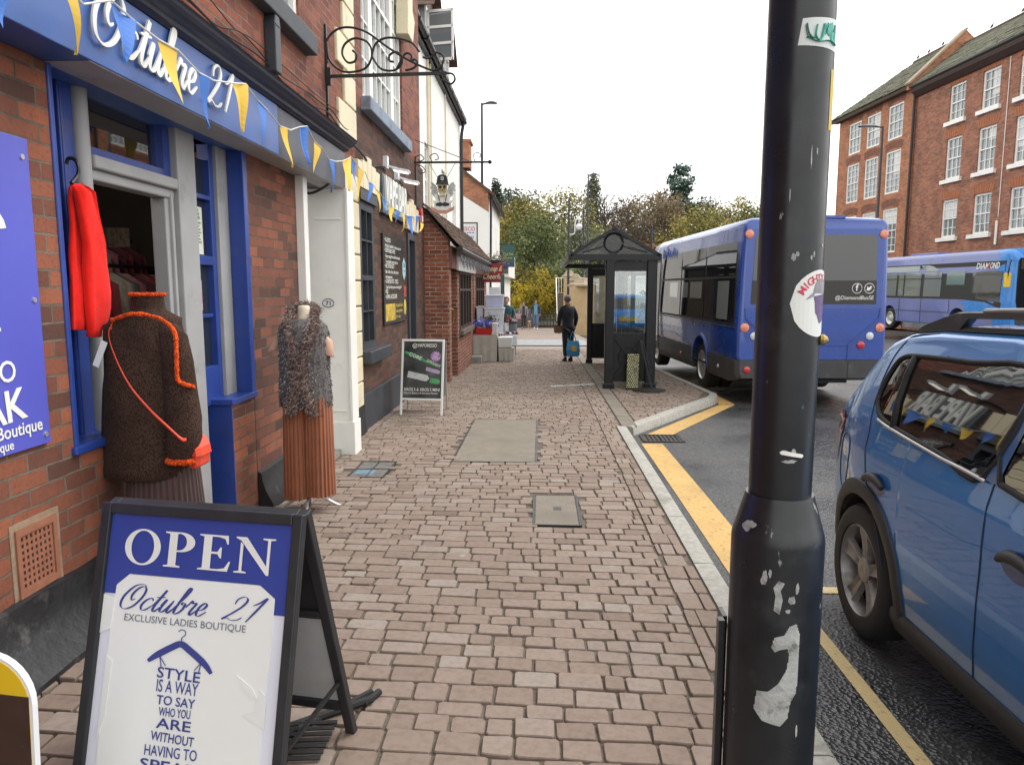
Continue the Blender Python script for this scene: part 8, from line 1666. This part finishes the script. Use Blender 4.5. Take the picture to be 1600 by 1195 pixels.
# ================================================================ wooded hillside
B = MB(); xs = [-90 + 12 * i for i in range(24)]; ys = [54, 60, 68, 78, 90, 105, 125, 150, 190]
hz = lambda x, y: g(.5, min(y, 70)) - .3 + lerp(y, [54, 60, 90, 125, 190], [0, .5, 5.5, 10, 12]) * (1 + .12 * math.sin(x * .05 + 1)) 
n = B.pts([(x, y, hz(x, y)) for y in ys for x in xs])
for j in range(len(ys) - 1):
    for i in range(len(xs) - 1): B.face(n + j*24 + i, n + j*24 + i + 1, n + (j+1)*24 + i + 1, n + (j+1)*24 + i)
B.build('hillside', mat('woodland_floor', (.05, .045, .025), .95, var=.5, vs=.6, bump=.5, bs=3), kind='structure', smooth_=True)
LM = {}
def leafmat(key, cols):
    if key not in LM: LM[key] = varmat('foliage_' + key, [(i / (len(cols) - 1), c) for i, c in enumerate(cols)], .75, nmix=0, spec=.25, trans=.25)
    return LM[key]
PAL = {'olive': [(0.03, 0.045, 0.014), (0.085, 0.11, 0.04), (0.16, 0.185, 0.075), (0.24, 0.26, 0.12)], 'gold': [(0.07, 0.065, 0.012), (0.24, 0.19, 0.02), (0.46, 0.34, 0.03), (0.58, 0.46, 0.07)], 'dark': [(0.014, 0.026, 0.018), (0.04, 0.06, 0.036), (0.075, 0.1, 0.058), (0.12, 0.145, 0.085)], 'brown': [(0.05, 0.04, 0.025), (0.13, 0.095, 0.055), (0.2, 0.15, 0.085), (0.28, 0.22, 0.13)], 'russet': [(0.105, 0.049, 0.028), (0.245, 0.105, 0.049), (0.35, 0.1575, 0.07), (0.42, 0.245, 0.1225)], 'ochre': [(0.06, 0.06, 0.018), (0.17, 0.155, 0.04), (0.3, 0.25, 0.06), (0.42, 0.35, 0.1)], 'blueg': [(0.0315, 0.0613, 0.049), (0.07, 0.1225, 0.0963), (0.1225, 0.1837, 0.1488), (0.1925, 0.2625, 0.21)], 'grey': [(0.05, 0.06, 0.04), (0.12, 0.13, 0.085), (0.18, 0.19, 0.13), (0.26, 0.27, 0.19)]}
bark = mat('bark', (.07, .055, .042), .9, var=.4, vs=6)
def tree(kind, label, x, y, H, rx, rz_, pal, seed, n=2600, ls=.22,  shape='round', name='tree', group=None, base=None, dens=26, bare=False, trunk=.16):
    rt_ = random.Random(seed); z0 = base if base is not None else (hz(x, y) if y > 54 else g(.5, y)); t = T(name, label, 'tree', (x, y, z0), group=group)
    n = int(n * 2.2); ls *= .8; cz = z0 + H - rz_; B = MB(); top = Vector((x + rt_.gauss(0, .2), y, z0 + H * .82)); B.tube([(x, y, z0 - .3), (x + rt_.gauss(0, .1), y, z0 + H * .3), top], [trunk * H / 8, trunk * H / 11, trunk * .15], 7); limbs = []
    for k in range(14 if not bare else 26):
        t_ = rt_.uniform(.25, .85); p = Vector((x, y, z0 + H * .15)).lerp(top, t_); a = rt_.uniform(0, 2 * PI); L_ = rx * rt_.uniform(.5, .95) * (1.25 - t_ * .5)
        q = p + Vector((math.cos(a) * L_ * .5, math.sin(a) * L_ * .5, L_ * .35)); r_ = p + Vector((math.cos(a + .3) * L_, math.sin(a + .3) * L_, L_ * rt_.uniform(.5, 1.1))); B.tube([p, q, r_], [trunk * .35, trunk * .2, trunk * .05], 5); limbs.append((q, r_))
        if bare:
            for _ in range(6): s_ = q.lerp(r_, rt_.random()); e_ = s_ + Vector((rt_.gauss(0, .5), rt_.gauss(0, .5), rt_.uniform(.3, 1.2))) * L_ * .4; B.tube([s_, (s_ + e_) / 2 + Vector((rt_.gauss(0, .08), 0, 0)), e_], [trunk * .14, trunk * .08, trunk * .03], 4)
    B.build('trunk', bark, t)
    B = MB(); B.col = []
    ncl = max(6, n // dens); cl = []
    for k in range(ncl):
        while True:
            u = Vector((rt_.uniform(-1, 1), rt_.uniform(-1, 1), rt_.uniform(-1, 1)))
            if u.length < 1 and (u.length > .25 or shape != 'round'): break
        if shape == 'cone': w = (1 - (u.z + 1) / 2) ** .8; c = Vector((x + u.x * rx * w, y + u.y * rx * w, cz + u.z * rz_))
        elif shape == 'column': w = .75 + .25 * math.sin(u.z * 5 + seed) ; c = Vector((x + u.x * rx * w, y + u.y * rx * w, cz + u.z * rz_))
        else:
            lump = 1 + .28 * mnoise.noise(Vector((u.x * 2 + seed, u.y * 2, u.z * 2))); c = Vector((x + u.x * rx * lump, y + u.y * rx * lump, cz + u.z * rz_ * lump))
        cl.append((c, max(0, min(1, .48 + .75 * mnoise.noise(c * (1.1 / max(1, rx * .6)) + Vector((seed * 3.1, 0, 0))) + rt_.gauss(0, .12))), rt_.uniform(.5, 1.3)))
    cr_ = (rx * rz_) ** .5 * (.2 if shape == 'round' else .16)
    for c, cv, cs_ in cl:
        for k in range(int(dens * cs_)):
            while True:
                q = Vector((rt_.uniform(-1, 1), rt_.uniform(-1, 1), rt_.uniform(-1, 1)))
                if q.length < 1: break
            p = c + Vector((q.x, q.y, q.z * .8)) * cr_ * cs_ * 1.55; out = (q * .8 + (c - Vector((x, y, cz))) / max(rx, rz_) * .6 + Vector((0, 0, .25)) + Vector((rt_.gauss(0, .45), rt_.gauss(0, .45), rt_.gauss(0, .45)))).normalized()
            a = out.orthogonal().normalized(); b = out.cross(a); an = rt_.uniform(0, 2 * PI); d = a * math.cos(an) + b * math.sin(an); a2 = out.cross(d); s_ = ls * rt_.uniform(.6, 1.3); B.poly([p, p + a2 * s_ * .5 + d * s_ * .3, p + d * s_, p - a2 * s_ * .5 + d * s_ * .45]); B.col.append(max(0, min(1, cv + rt_.gauss(0, .07))))
    if n: B.build('crown', leafmat(pal, PAL[pal]), t)
    return t
# tree table: label, picture column x at depth y, height, half width, half height
def X(px, y): return (px - 845) / 1156 * y
tree('t', 'bright yellow bush spilling over the railing by the steps', X(838, 51), 51, 3.7, 1.9, 1.6, 'gold', 1, 2600, .16, base=-1.0, name='yellow_bush')
tree('t', 'small vivid yellow shrub low behind the two walkers', X(806, 49), 49, 1.9, .55, .8, 'gold', 2, 900, .12, base=-.9, name='yellow_bush')
tree('t', 'yellow green bush behind the dark green sign', X(795, 54), 54, 4.6, 1.6, 1.9, 'ochre', 3, 2200, .18, base=-1.0, name='leafy_bush')
tree('t', 'rounded olive bush leaning towards the stone steps', X(872, 53), 53, 4.8, 1.5, 2.1, 'olive', 4, 2400, .17, base=-1.0, name='leafy_bush')
tree('t', 'large weeping olive green tree above the yellow bushes', X(838, 60), 60, 8.2, 3.1, 3.5, 'olive', 5, 5200, .22)
tree('t', 'tree turning yellow at its crown left of the weeping olive tree', X(822, 72), 72, 9.2, 2.6, 3.6, 'ochre', 6, 3600, .26)
tree('t', 'broad yellow green tree with rounded crown behind the CCTV pole', X(880, 76), 76, 9.6, 3.4, 4.2, 'ochre', 7, 4200, .26)
tree('t', 'golden tree low on the hill at the edge of the gabled house', X(784, 74), 74, 5.6, 2.0, 2.4, 'gold', 8, 2200, .25)
tree('t', 'dark grey green tree on the skyline left of the yellow crowned tree', X(806, 98), 98, 9.0, 4.2, 4.0, 'dark', 9, 3400, .34)
tree('t', 'dark conifer tip beside the gabled house roof', X(775, 92), 92, 10.2, 1.6, 4.5, 'dark', 10, 2200, .3, 'cone', name='conifer')
tree('t', 'mottled brown and green tree under the dark skyline tree', X(792, 84), 84, 7.6, 2.5, 3.2, 'brown', 11, 2400, .28)
tree('t', 'grey green pointed conifer behind the slim lamp', X(924, 92), 92, 10.8, 1.9, 5.0, 'grey', 12, 2600, .28, 'cone', name='conifer')
tree('t', 'bare pale branched tree on the skyline right of the slim lamp', X(941, 84), 84, 9.8, 4.0, 3.0, 'grey', 13, 0, bare=True, name='bare_tree', trunk=.15)
tree('t', 'bare twiggy tree behind the shelter roof', X(978, 78), 78, 7.4, 3.2, 2.6, 'brown', 14, 0, bare=True, name='bare_tree', trunk=.12)
tree('t', 'russet red bush just above the shelter gable', X(998, 66), 66, 5.4, 2.2, 2.2, 'russet', 15, 2200, .22)
tree('t', 'wide brown tree with dense twiggy crown above the shelter', X(1012, 86), 86, 8.6, 4.2, 4.0, 'brown', 16, 4200, .26)
tree('t', 'tall slender dark evergreen standing alone above the skyline', X(1055, 104), 104, 11.6, 2.3, 4.4, 'blueg', 17, 2600, .42, 'column', name='evergreen', dens=34, trunk=.2)
tree('t', 'dark green tree at the foot of the tall evergreen', X(1088, 100), 100, 7.6, 3.4, 3.4, 'dark', 18, 2600, .32)
tree('t', 'brown leaved tree on the skyline left of the tall evergreen', X(1030, 98), 98, 8.4, 2.6, 3.2, 'brown', 19, 2200, .3)
tree('t', 'broad golden brown tree above the bus roof', X(1085, 80), 80, 7.2, 4.4, 3.4, 'ochre', 20, 3600, .26)
tree('t', 'golden tree on the skyline near the black lamp column', X(1148, 92), 92, 7.8, 3.2, 3.4, 'ochre', 21, 2800, .3)
tree('t', 'green brown tree touching the black lamp column', X(1178, 88), 88, 6.8, 2.8, 3.0, 'olive', 22, 2200, .3)
tree('t', 'grey green tree between the CCTV pole and the bare tree', X(905, 70), 70, 7.0, 2.6, 3.2, 'grey', 23, 3000, .24)
tree('t', 'dull olive tree behind the shelter roof', X(948, 68), 68, 6.4, 3.0, 3.2, 'olive', 24, 3000, .24)
tree('t', 'twiggy ochre tree left of the brown tree', X(968, 90), 90, 7.6, 3.0, 3.2, 'brown', 25, 2200, .28)
# undergrowth and the farther wood, one mass
B = MB(); B.col = []; ru_ = random.Random(77)
for k in range(330):
    px = ru_.uniform(765, 1420); y = ru_.choice([ru_.uniform(55, 70), ru_.uniform(65, 110), ru_.uniform(100, 128)]); x = X(px, y) + ru_.gauss(0, 1); c = Vector((x, y, hz(x, y) + ru_.uniform(.2, 2.2 if y > 62 else 1.6))); cv = ru_.random(); r_ = ru_.uniform(.7, 1.6)
    for j in range(34):
        p = c + Vector((ru_.gauss(0, 1), ru_.gauss(0, 1), ru_.gauss(0, .7))) * r_ * .6; d = Vector((ru_.gauss(0, 1), ru_.gauss(0, 1), ru_.gauss(0, .8))).normalized(); a = d.orthogonal().normalized(); s_ = (.2 + y * .0016) * ru_.uniform(.7, 1.4); B.poly([p, p + a * s_ * .5 + d * s_ * .3, p + d * s_, p - a * s_ * .5 + d * s_ * .4]); B.col.append(max(0, min(1, cv * .8 + ru_.gauss(.1, .12))))
o = B.build('undergrowth', leafmat('mixed', [(.03, .042, .022), (.08, .088, .038), (.15, .135, .06), (.24, .19, .085)]), None); o['kind'] = 'stuff'; o['label'] = 'mixed autumn undergrowth and far wood on the hill'; o['category'] = 'woodland'
# ================================================================ people
def skinned(name, joints, m, par, sub=2):
    # joints: (id, parent, (x,y,z), radius)
    me = bpy.data.meshes.new('sk'); idx = {j[0]: i for i, j in enumerate(joints)}
    me.from_pydata([j[2] for j in joints], [(idx[j[1]], i) for i, j in enumerate(joints) if j[1]], [])
    ob = bpy.data.objects.new('sk', me); C.objects.link(ob)
    sm = ob.modifiers.new('s', 'SKIN'); sm.use_smooth_shade = True; sm.branch_smoothing = .3
    lay = me.skin_vertices[0] if me.skin_vertices else None
    if lay is None:
        bm = bmesh.new(); bm.from_mesh(me); bm.verts.layers.skin.verify(); bm.to_mesh(me); bm.free(); lay = me.skin_vertices[0]
    for i, j in enumerate(joints):
        r = j[3]; lay.data[i].radius = r if isinstance(r, tuple) else (r, r); lay.data[i].use_root = (i == 0)
    s = ob.modifiers.new('ss', 'SUBSURF'); s.levels = sub; s.render_levels = sub
    bpy.context.view_layer.update(); dg = bpy.context.evaluated_depsgraph_get(); m2 = bpy.data.meshes.new_from_object(ob.evaluated_get(dg)); bpy.data.objects.remove(ob); bpy.data.meshes.remove(me)
    o = bpy.data.objects.new(name, m2); m2.name = name; C.objects.link(o); m2.materials.clear(); m2.materials.append(m); m2.polygons.foreach_set('material_index', [0] * len(m2.polygons)); m2.polygons.foreach_set('use_smooth', [True] * len(m2.polygons))
    if par: o.parent = par
    return o
def person(label, loc, rot, H, pose, cols, hair='short', extra=None, group=None):
    # figure in local space facing -y, feet at z=0, sized for 1.70 then scaled by H
    t = T('person', label, 'person', loc, rot, group=group, local=True); k = H / 1.70
    P = lambda x, y, z: (x * k, y * k, z * k)
    lean = pose.get('lean', 0); hx = 0
    sh = {s: P(s * .17, lean * .9, 1.40) for s in (-1, 1)}; jn = []; add = lambda i, p, q, r: jn.append((i, p, q, (r[0] * k, r[1] * k) if isinstance(r, tuple) else r * k))
    add('pel', None, P(0, 0, .95), (.135, .10)); add('wai', 'pel', P(0, lean * .4, 1.10), (.125, .095)); add('che', 'wai', P(0, lean * .75, 1.28), (.145, .105)); add('nec0', 'che', P(0, lean, 1.43), (.075, .07)); add('nec', 'nec0', P(0, lean * 1.15, 1.48), .052); add('hd0', 'nec', P(0, lean * 1.25 - .01, 1.555), (.068, .078)); add('hd1', 'hd0', P(0, lean * 1.3 - .01, 1.625), (.076, .088)); add('hd2', 'hd1', P(0, lean * 1.3, 1.672), (.055, .065))
    add('nose', 'hd0', P(0, lean * 1.25 - .105, 1.575), .012)
    A = {}; L = {}
    for s in (-1, 1):
        e = pose['elbow'][0 if s < 0 else 1]; w = pose['wrist'][0 if s < 0 else 1]; n_ = 'LR'[s > 0]
        add('sh' + n_, 'che', P(s * .165, lean * .9, 1.385), .058); add('el' + n_, 'sh' + n_, P(*e), .042); add('wr' + n_, 'el' + n_, P(*w), .027)
        d = Vector(w) - Vector(e); d.normalize(); hd = Vector(w) + d * .07; add('ha' + n_, 'wr' + n_, P(*hd), (.036, .020))
        for f, (off, ln) in enumerate(((-.026, .062), (-.009, .074), (.008, .070), (.024, .055))):
            b = hd + Vector((0, off, 0)) + d * .03; m_ = b + d * ln * .55 + Vector((-s * .008, 0, 0)); e_ = b + d * ln + Vector((-s * .024, 0, 0)); add(f'f{f}{n_}', 'ha' + n_, P(*b), .0085); add(f'g{f}{n_}', f'f{f}{n_}', P(*m_), .0080); add(f'h{f}{n_}', f'g{f}{n_}', P(*e_), .0065)
        th_ = hd + Vector((-s * .012, -.036, 0)); add('t0' + n_, 'ha' + n_, P(*th_), .010); add('t1' + n_, 't0' + n_, P(*(th_ + d * .035 + Vector((-s * .006, -.012, 0)))), .0085)
        kn, an = pose['knee'][0 if s < 0 else 1], pose['ankle'][0 if s < 0 else 1]
        add('hi' + n_, 'pel', P(s * .085, 0, .87), .088); add('kn' + n_, 'hi' + n_, P(*kn), .058); add('an' + n_, 'kn' + n_, P(*an), .038); add('to' + n_, 'an' + n_, P(an[0], an[1] - .13, an[2] - .045), .034)
        A[s] = (e, w); L[s] = (kn, an)
    skinned('body', jn, M_skin, t)
    g2 = lambda i, p, q, r: (i, p, P(*q), (r[0] * k, r[1] * k) if isinstance(r, tuple) else r * k)
    pu_ = pose.get('puff', 1.0); tj = [g2('a', None, (0, lean * .4, 1.10), (.155 * pu_, .125 * pu_)), g2('b', 'a', (0, lean * .2, .92), (.165 * pu_, .125 * pu_)), g2('b2', 'b', (0, 0, .80), (.165 * pu_, .13 * pu_)), g2('c', 'a', (0, lean * .75, 1.28), (.165 * pu_, .125 * pu_)), g2('d', 'c', (0, lean * .95, 1.42), (.13, .115)), g2('d2', 'd', (0, lean * 1.05, 1.47), (.085, .082))]
    for s in (-1, 1):
        n_ = 'LR'[s > 0]; tj += [g2('s' + n_, 'c', (s * .17, lean * .9, 1.385), .075 * pu_), g2('e' + n_, 's' + n_, A[s][0], .06 * pu_), g2('w' + n_, 'e' + n_, A[s][1], .042)]
    skinned('jacket', tj, cols['jacket'], t)
    lj = [g2('p', None, (0, 0, .93), (.145, .115))]
    for s in (-1, 1):
        n_ = 'LR'[s > 0]; kn, an = L[s]; lj += [g2('h' + n_, 'p', (s * .088, 0, .84), .10), g2('k' + n_, 'h' + n_, kn, .074), g2('c' + n_, 'k' + n_, ((kn[0] + an[0]) / 2, (kn[1] + an[1]) / 2, (kn[2] + an[2]) / 2), .066), g2('a' + n_, 'c' + n_, (an[0], an[1], an[2] + .03), .056)]
    skinned('trousers', lj, cols['trousers'], t)
    for s in (-1, 1):
        kn, an = L[s]; B = MB(); B.loft([[Vector(P(an[0] + hw * math.cos(a), an[1] + dy + ln * math.sin(a), an[2] - .09 + z)) for a in [2*PI*q/16 for q in range(16)]] for z, hw, ln, dy in ((0, .044, .125, -.05), (.02, .046, .13, -.05), (.05, .042, .11, -.045), (.09, .036, .055, -.0), (.12, .034, .045, .0))]); B.build('shoe', cols['shoes'], t, smooth_=True)
    # hair, ears and face
    hc = Vector(P(0, lean * 1.3, 1.63)); B = MB()
    for row in range(7):
        pass
    rings = []
    for j, (z, r0) in enumerate(((.085, .02), (.075, .055), (.05, .085), (.015, .10), (-.03, .104), (-.07, .098 if hair == 'long' else .085), (-.11 if hair == 'long' else -.085, .09 if hair == 'long' else .06))):
        rings.append([hc + Vector((r0 * .92 * math.cos(a), max(r0 * math.sin(a) + .012, -.035 if z < .03 else -.2), z)) * k for a in [2*PI*q/20 for q in range(20)]])
    B.loft(rings[::-1]); B.build('hair', cols['hair'], t, smooth_=True)
    for s in (-1, 1):
        B = MB(); B.ball(Vector(P(s * .032, lean * 1.25 - .082, 1.608)), .011 * k, .008 * k, .008 * k, 8, 6); B.build('eye', M_kprint, t, smooth_=True); B = MB(); B.ball(Vector(P(s * .085, lean * 1.27 + .005, 1.60)), .010 * k, .022 * k, .032 * k, 8, 6); B.build('ear', M_skin, t, smooth_=True)
    B = MB(); B.ball(Vector(P(0, lean * 1.25 - .082, 1.535)), .026 * k, .008 * k, .007 * k, 8, 6); B.build('mouth', mat('lip', (.35, .12, .10), .5), t, smooth_=True)
    return t
cl_ = lambda n_, c_, **k_: mat('cloth_' + n_, c_, .85, var=.25, vs=14, sheen=.2, bump=.15, bs=60, **k_)
yN = 18.45; zN = g(.68, yN)
wp = {'lean': -.06, 'elbow': [(-.235, -.02, 1.12), (.225, -.06, 1.12)], 'wrist': [(-.23, -.10, .90), (.215, -.12, .88)], 'knee': [(-.085, -.02, .50), (.085, .0, .50)], 'ankle': [(-.085, .01, .09), (.085, .03, .09)], 'puff': 1.12}
person('person in navy padded coat and dark trousers waiting with a blue carrier bag', (.68, yN, zN), R(200), 1.63, wp, {'jacket': cl_('navy', (.010, .011, .020)), 'trousers': cl_('black', (.012, .012, .015)), 'shoes': M_rubber, 'hair': cl_('grey_hair', (.16, .13, .11))}, 'short')
cbx, cby = .80, yN - .10
cb = T('carrier_bag', 'bright blue carrier bag with yellow print held by the navy coat', 'bag', (cbx, cby, zN)); B = MB()
B.loft([[Vector((cbx + u * w, cby + v * d, zN + z)) for u, v in ((-1, -1), (0, -1.15), (1, -1), (1.05, 0), (1, 1), (0, 1.1), (-1, 1), (-1.04, 0))] for z, w, d in ((.13, .12, .05), (.16, .155, .07), (.30, .165, .08), (.44, .15, .06), (.52, .13, .035))]); B.build('body', mat('carrier_blue', (.03, .24, .48), .35, var=.3, vs=9), cb)
B = MB(); 
for s_ in (-1, 1): B.tube(catmull([(cbx - .09, cby + s_ * .03, zN + .52), (cbx - .05, cby + s_ * .02, zN + .66), (cbx - .02, cby, zN + .74), (cbx + .03, cby + s_ * .02, zN + .66), (cbx + .07, cby + s_ * .03, zN + .52)], 4), .010, 5)
B.build('handles', mat('carrier_blue', 0), cb); B = MB(); B.lathe((cbx + .02, cby - .078, zN + .33), [(.075, 0), (.075, .012), (.05, .014), (.001, .015)], 12, ax=(0, -1, 0)); B.build('print', mat('carrier_yellow', (.6, .38, .05), .4, var=.5, vs=40), cb)
hb_ = T('handbag', 'brown leather handbag hanging behind the navy coat', 'bag', (.44, yN + .05, zN)); B = MB(); hx_ = .43
B.loft([[Vector((hx_ + u * .10, yN + .05 + v * .06, zN + z)) for u, v in ((-1 * w, -1), (1 * w, -1), (1 * w, 1), (-1 * w, 1))] for z, w in ((.70, .8), (.74, 1.05), (.86, 1), (.92, .7))]); B.build('body', mat('brown_leather', (.13, .075, .03), .5, var=.3), hb_, bevel=.02); B = MB(); B.tube(catmull([(hx_ - .06, yN + .05, zN + .9), (hx_ + .05, yN + .06, zN + 1.15), (.60, yN + .12, zN + 1.37), (.64, yN + .02, zN + 1.4)], 5), .012, 5); B.build('strap', mat('brown_leather', 0), hb_)
yF = 43.8
wA = {'lean': -.02, 'elbow': [(-.26, .0, 1.12), (.25, .04, 1.12)], 'wrist': [(-.25, -.10, .90), (.24, -.02, .88)], 'knee': [(-.08, -.12, .50), (.08, .03, .48)], 'ankle': [(-.08, -.10, .10), (.08, .22, .14)]}
wB = {'lean': -.02, 'elbow': [(-.25, .05, 1.12), (.26, -.02, 1.12)], 'wrist': [(-.24, .0, .88), (.25, -.12, .90)], 'knee': [(-.08, .02, .48), (.08, -.12, .50)], 'ankle': [(-.08, .2, .14), (.08, -.1, .10)]}
pA = person('person in light grey jacket and dark trousers walking towards the camera', (-1.02, yF, g(0, yF)), 0, 1.62, wA, {'jacket': cl_('light_grey', (.26, .26, .27)), 'trousers': cl_('charcoal', (.035, .032, .032)), 'shoes': M_rubber, 'hair': cl_('brown_hair', (.09, .06, .04))}, 'long')
B = MB(); B.loft([[Vector((.075 * u, -.155 + abs(u) * .03, z)) for u in (-1, 0, 1)] + [Vector((.07, -.10, z)), Vector((-.07, -.10, z))] for z in (.80, 1.0, 1.2, 1.38)]); B.build('dark_top', cl_('charcoal', 0), pA)
pB = person('person in dark blue jacket, bright blue top and jeans walking with a dog', (-.30, yF, g(0, yF)), 0, 1.72, wB, {'jacket': cl_('dark_blue', (.025, .05, .085)), 'trousers': cl_('denim', (.12, .20, .34)), 'shoes': M_wplastic, 'hair': cl_('dark_hair', (.05, .04, .03))}, 'short')
B = MB(); B.loft([[Vector((.10 * u, -.165 + abs(u) * .03, z)) for u in (-1, 0, 1)] + [Vector((.09, -.10, z)), Vector((-.09, -.10, z))] for z in (.86, 1.05, 1.25, 1.44)]); B.build('blue_top', cl_('sky_blue', (.14, .34, .48)), pB)
# small pale dog between the walkers
dg_ = T('dog', 'small pale cream dog walking between the two walkers', 'dog', (-.68, yF - .35, g(0, yF)), 0, local=True); cream = mat('cream_fur', (.50, .36, .25), .95, var=.3, vs=30, bump=.4, bs=60)
J = [('pel', None, (0, .18, .33), (.075, .085)), ('mid', 'pel', (0, .02, .32), (.075, .085)), ('che', 'mid', (0, -.14, .33), (.085, .105)), ('nek', 'che', (0, -.24, .43), .06), ('hd', 'nek', (0, -.29, .50), (.065, .065)), ('muz', 'hd', (0, -.38, .475), .035), ('nos', 'muz', (0, -.42, .47), .022), ('t1', 'pel', (0, .28, .40), .025), ('t2', 't1', (0, .33, .50), .018)]
for s in (-1, 1):
    n_ = 'LR'[s > 0]; o1 = .03 * s
    J += [('fs' + n_, 'che', (s * .06, -.15, .26), .04), ('fe' + n_, 'fs' + n_, (s * .06, -.13 + o1, .17), .028), ('fw' + n_, 'fe' + n_, (s * .06, -.15 + o1 * 2, .08), .022), ('fp' + n_, 'fw' + n_, (s * .06, -.18 + o1 * 2, .025), .024), ('hk' + n_, 'pel', (s * .06, .14 - o1, .23), .045), ('hh' + n_, 'hk' + n_, (s * .06, .24 - o1, .13), .024), ('hs' + n_, 'hh' + n_, (s * .06, .22 - o1, .05), .02), ('hp' + n_, 'hs' + n_, (s * .06, .18 - o1, .025), .023), ('ea' + n_, 'hd', (s * .065, -.27, .54), .02), ('eb' + n_, 'ea' + n_, (s * .085, -.27, .49), .018)]
skinned('body', J, cream, dg_)
for s in (-1, 1): B = MB(); B.ball((s * .028, -.345, .515), .009); B.build('eye', M_kprint, dg_)
B = MB(); B.ball((0, -.44, .475), .014); B.build('nose', M_kprint, dg_)
ld = MB(); ld.tube(catmull([(-.68, yF - .55, g(0, yF) + .42), (-.62, yF - .4, g(0, yF) + .6), (-.555, yF - .12, g(0, yF) + .80)], 5), .008, 5); tag(ld.build('dog_lead', M_kprint), 'thin dark lead from the walker in jeans to the small dog', 'lead')
person('person in dark teal jacket standing behind the market stall', (-1.03, 22.0, g(0, 22)), R(10), 1.63, {'lean': -.02, 'elbow': [(-.25, -.02, 1.12), (.25, -.02, 1.12)], 'wrist': [(-.22, -.2, .98), (.22, -.2, .98)], 'knee': [(-.085, -.02, .50), (.085, .0, .50)], 'ankle': [(-.085, .01, .09), (.085, .03, .09)]}, {'jacket': cl_('dark_teal', (.02, .075, .085)), 'trousers': cl_('black', 0), 'shoes': M_rubber, 'hair': cl_('red_brown_hair', (.20, .07, .04))}, 'short')
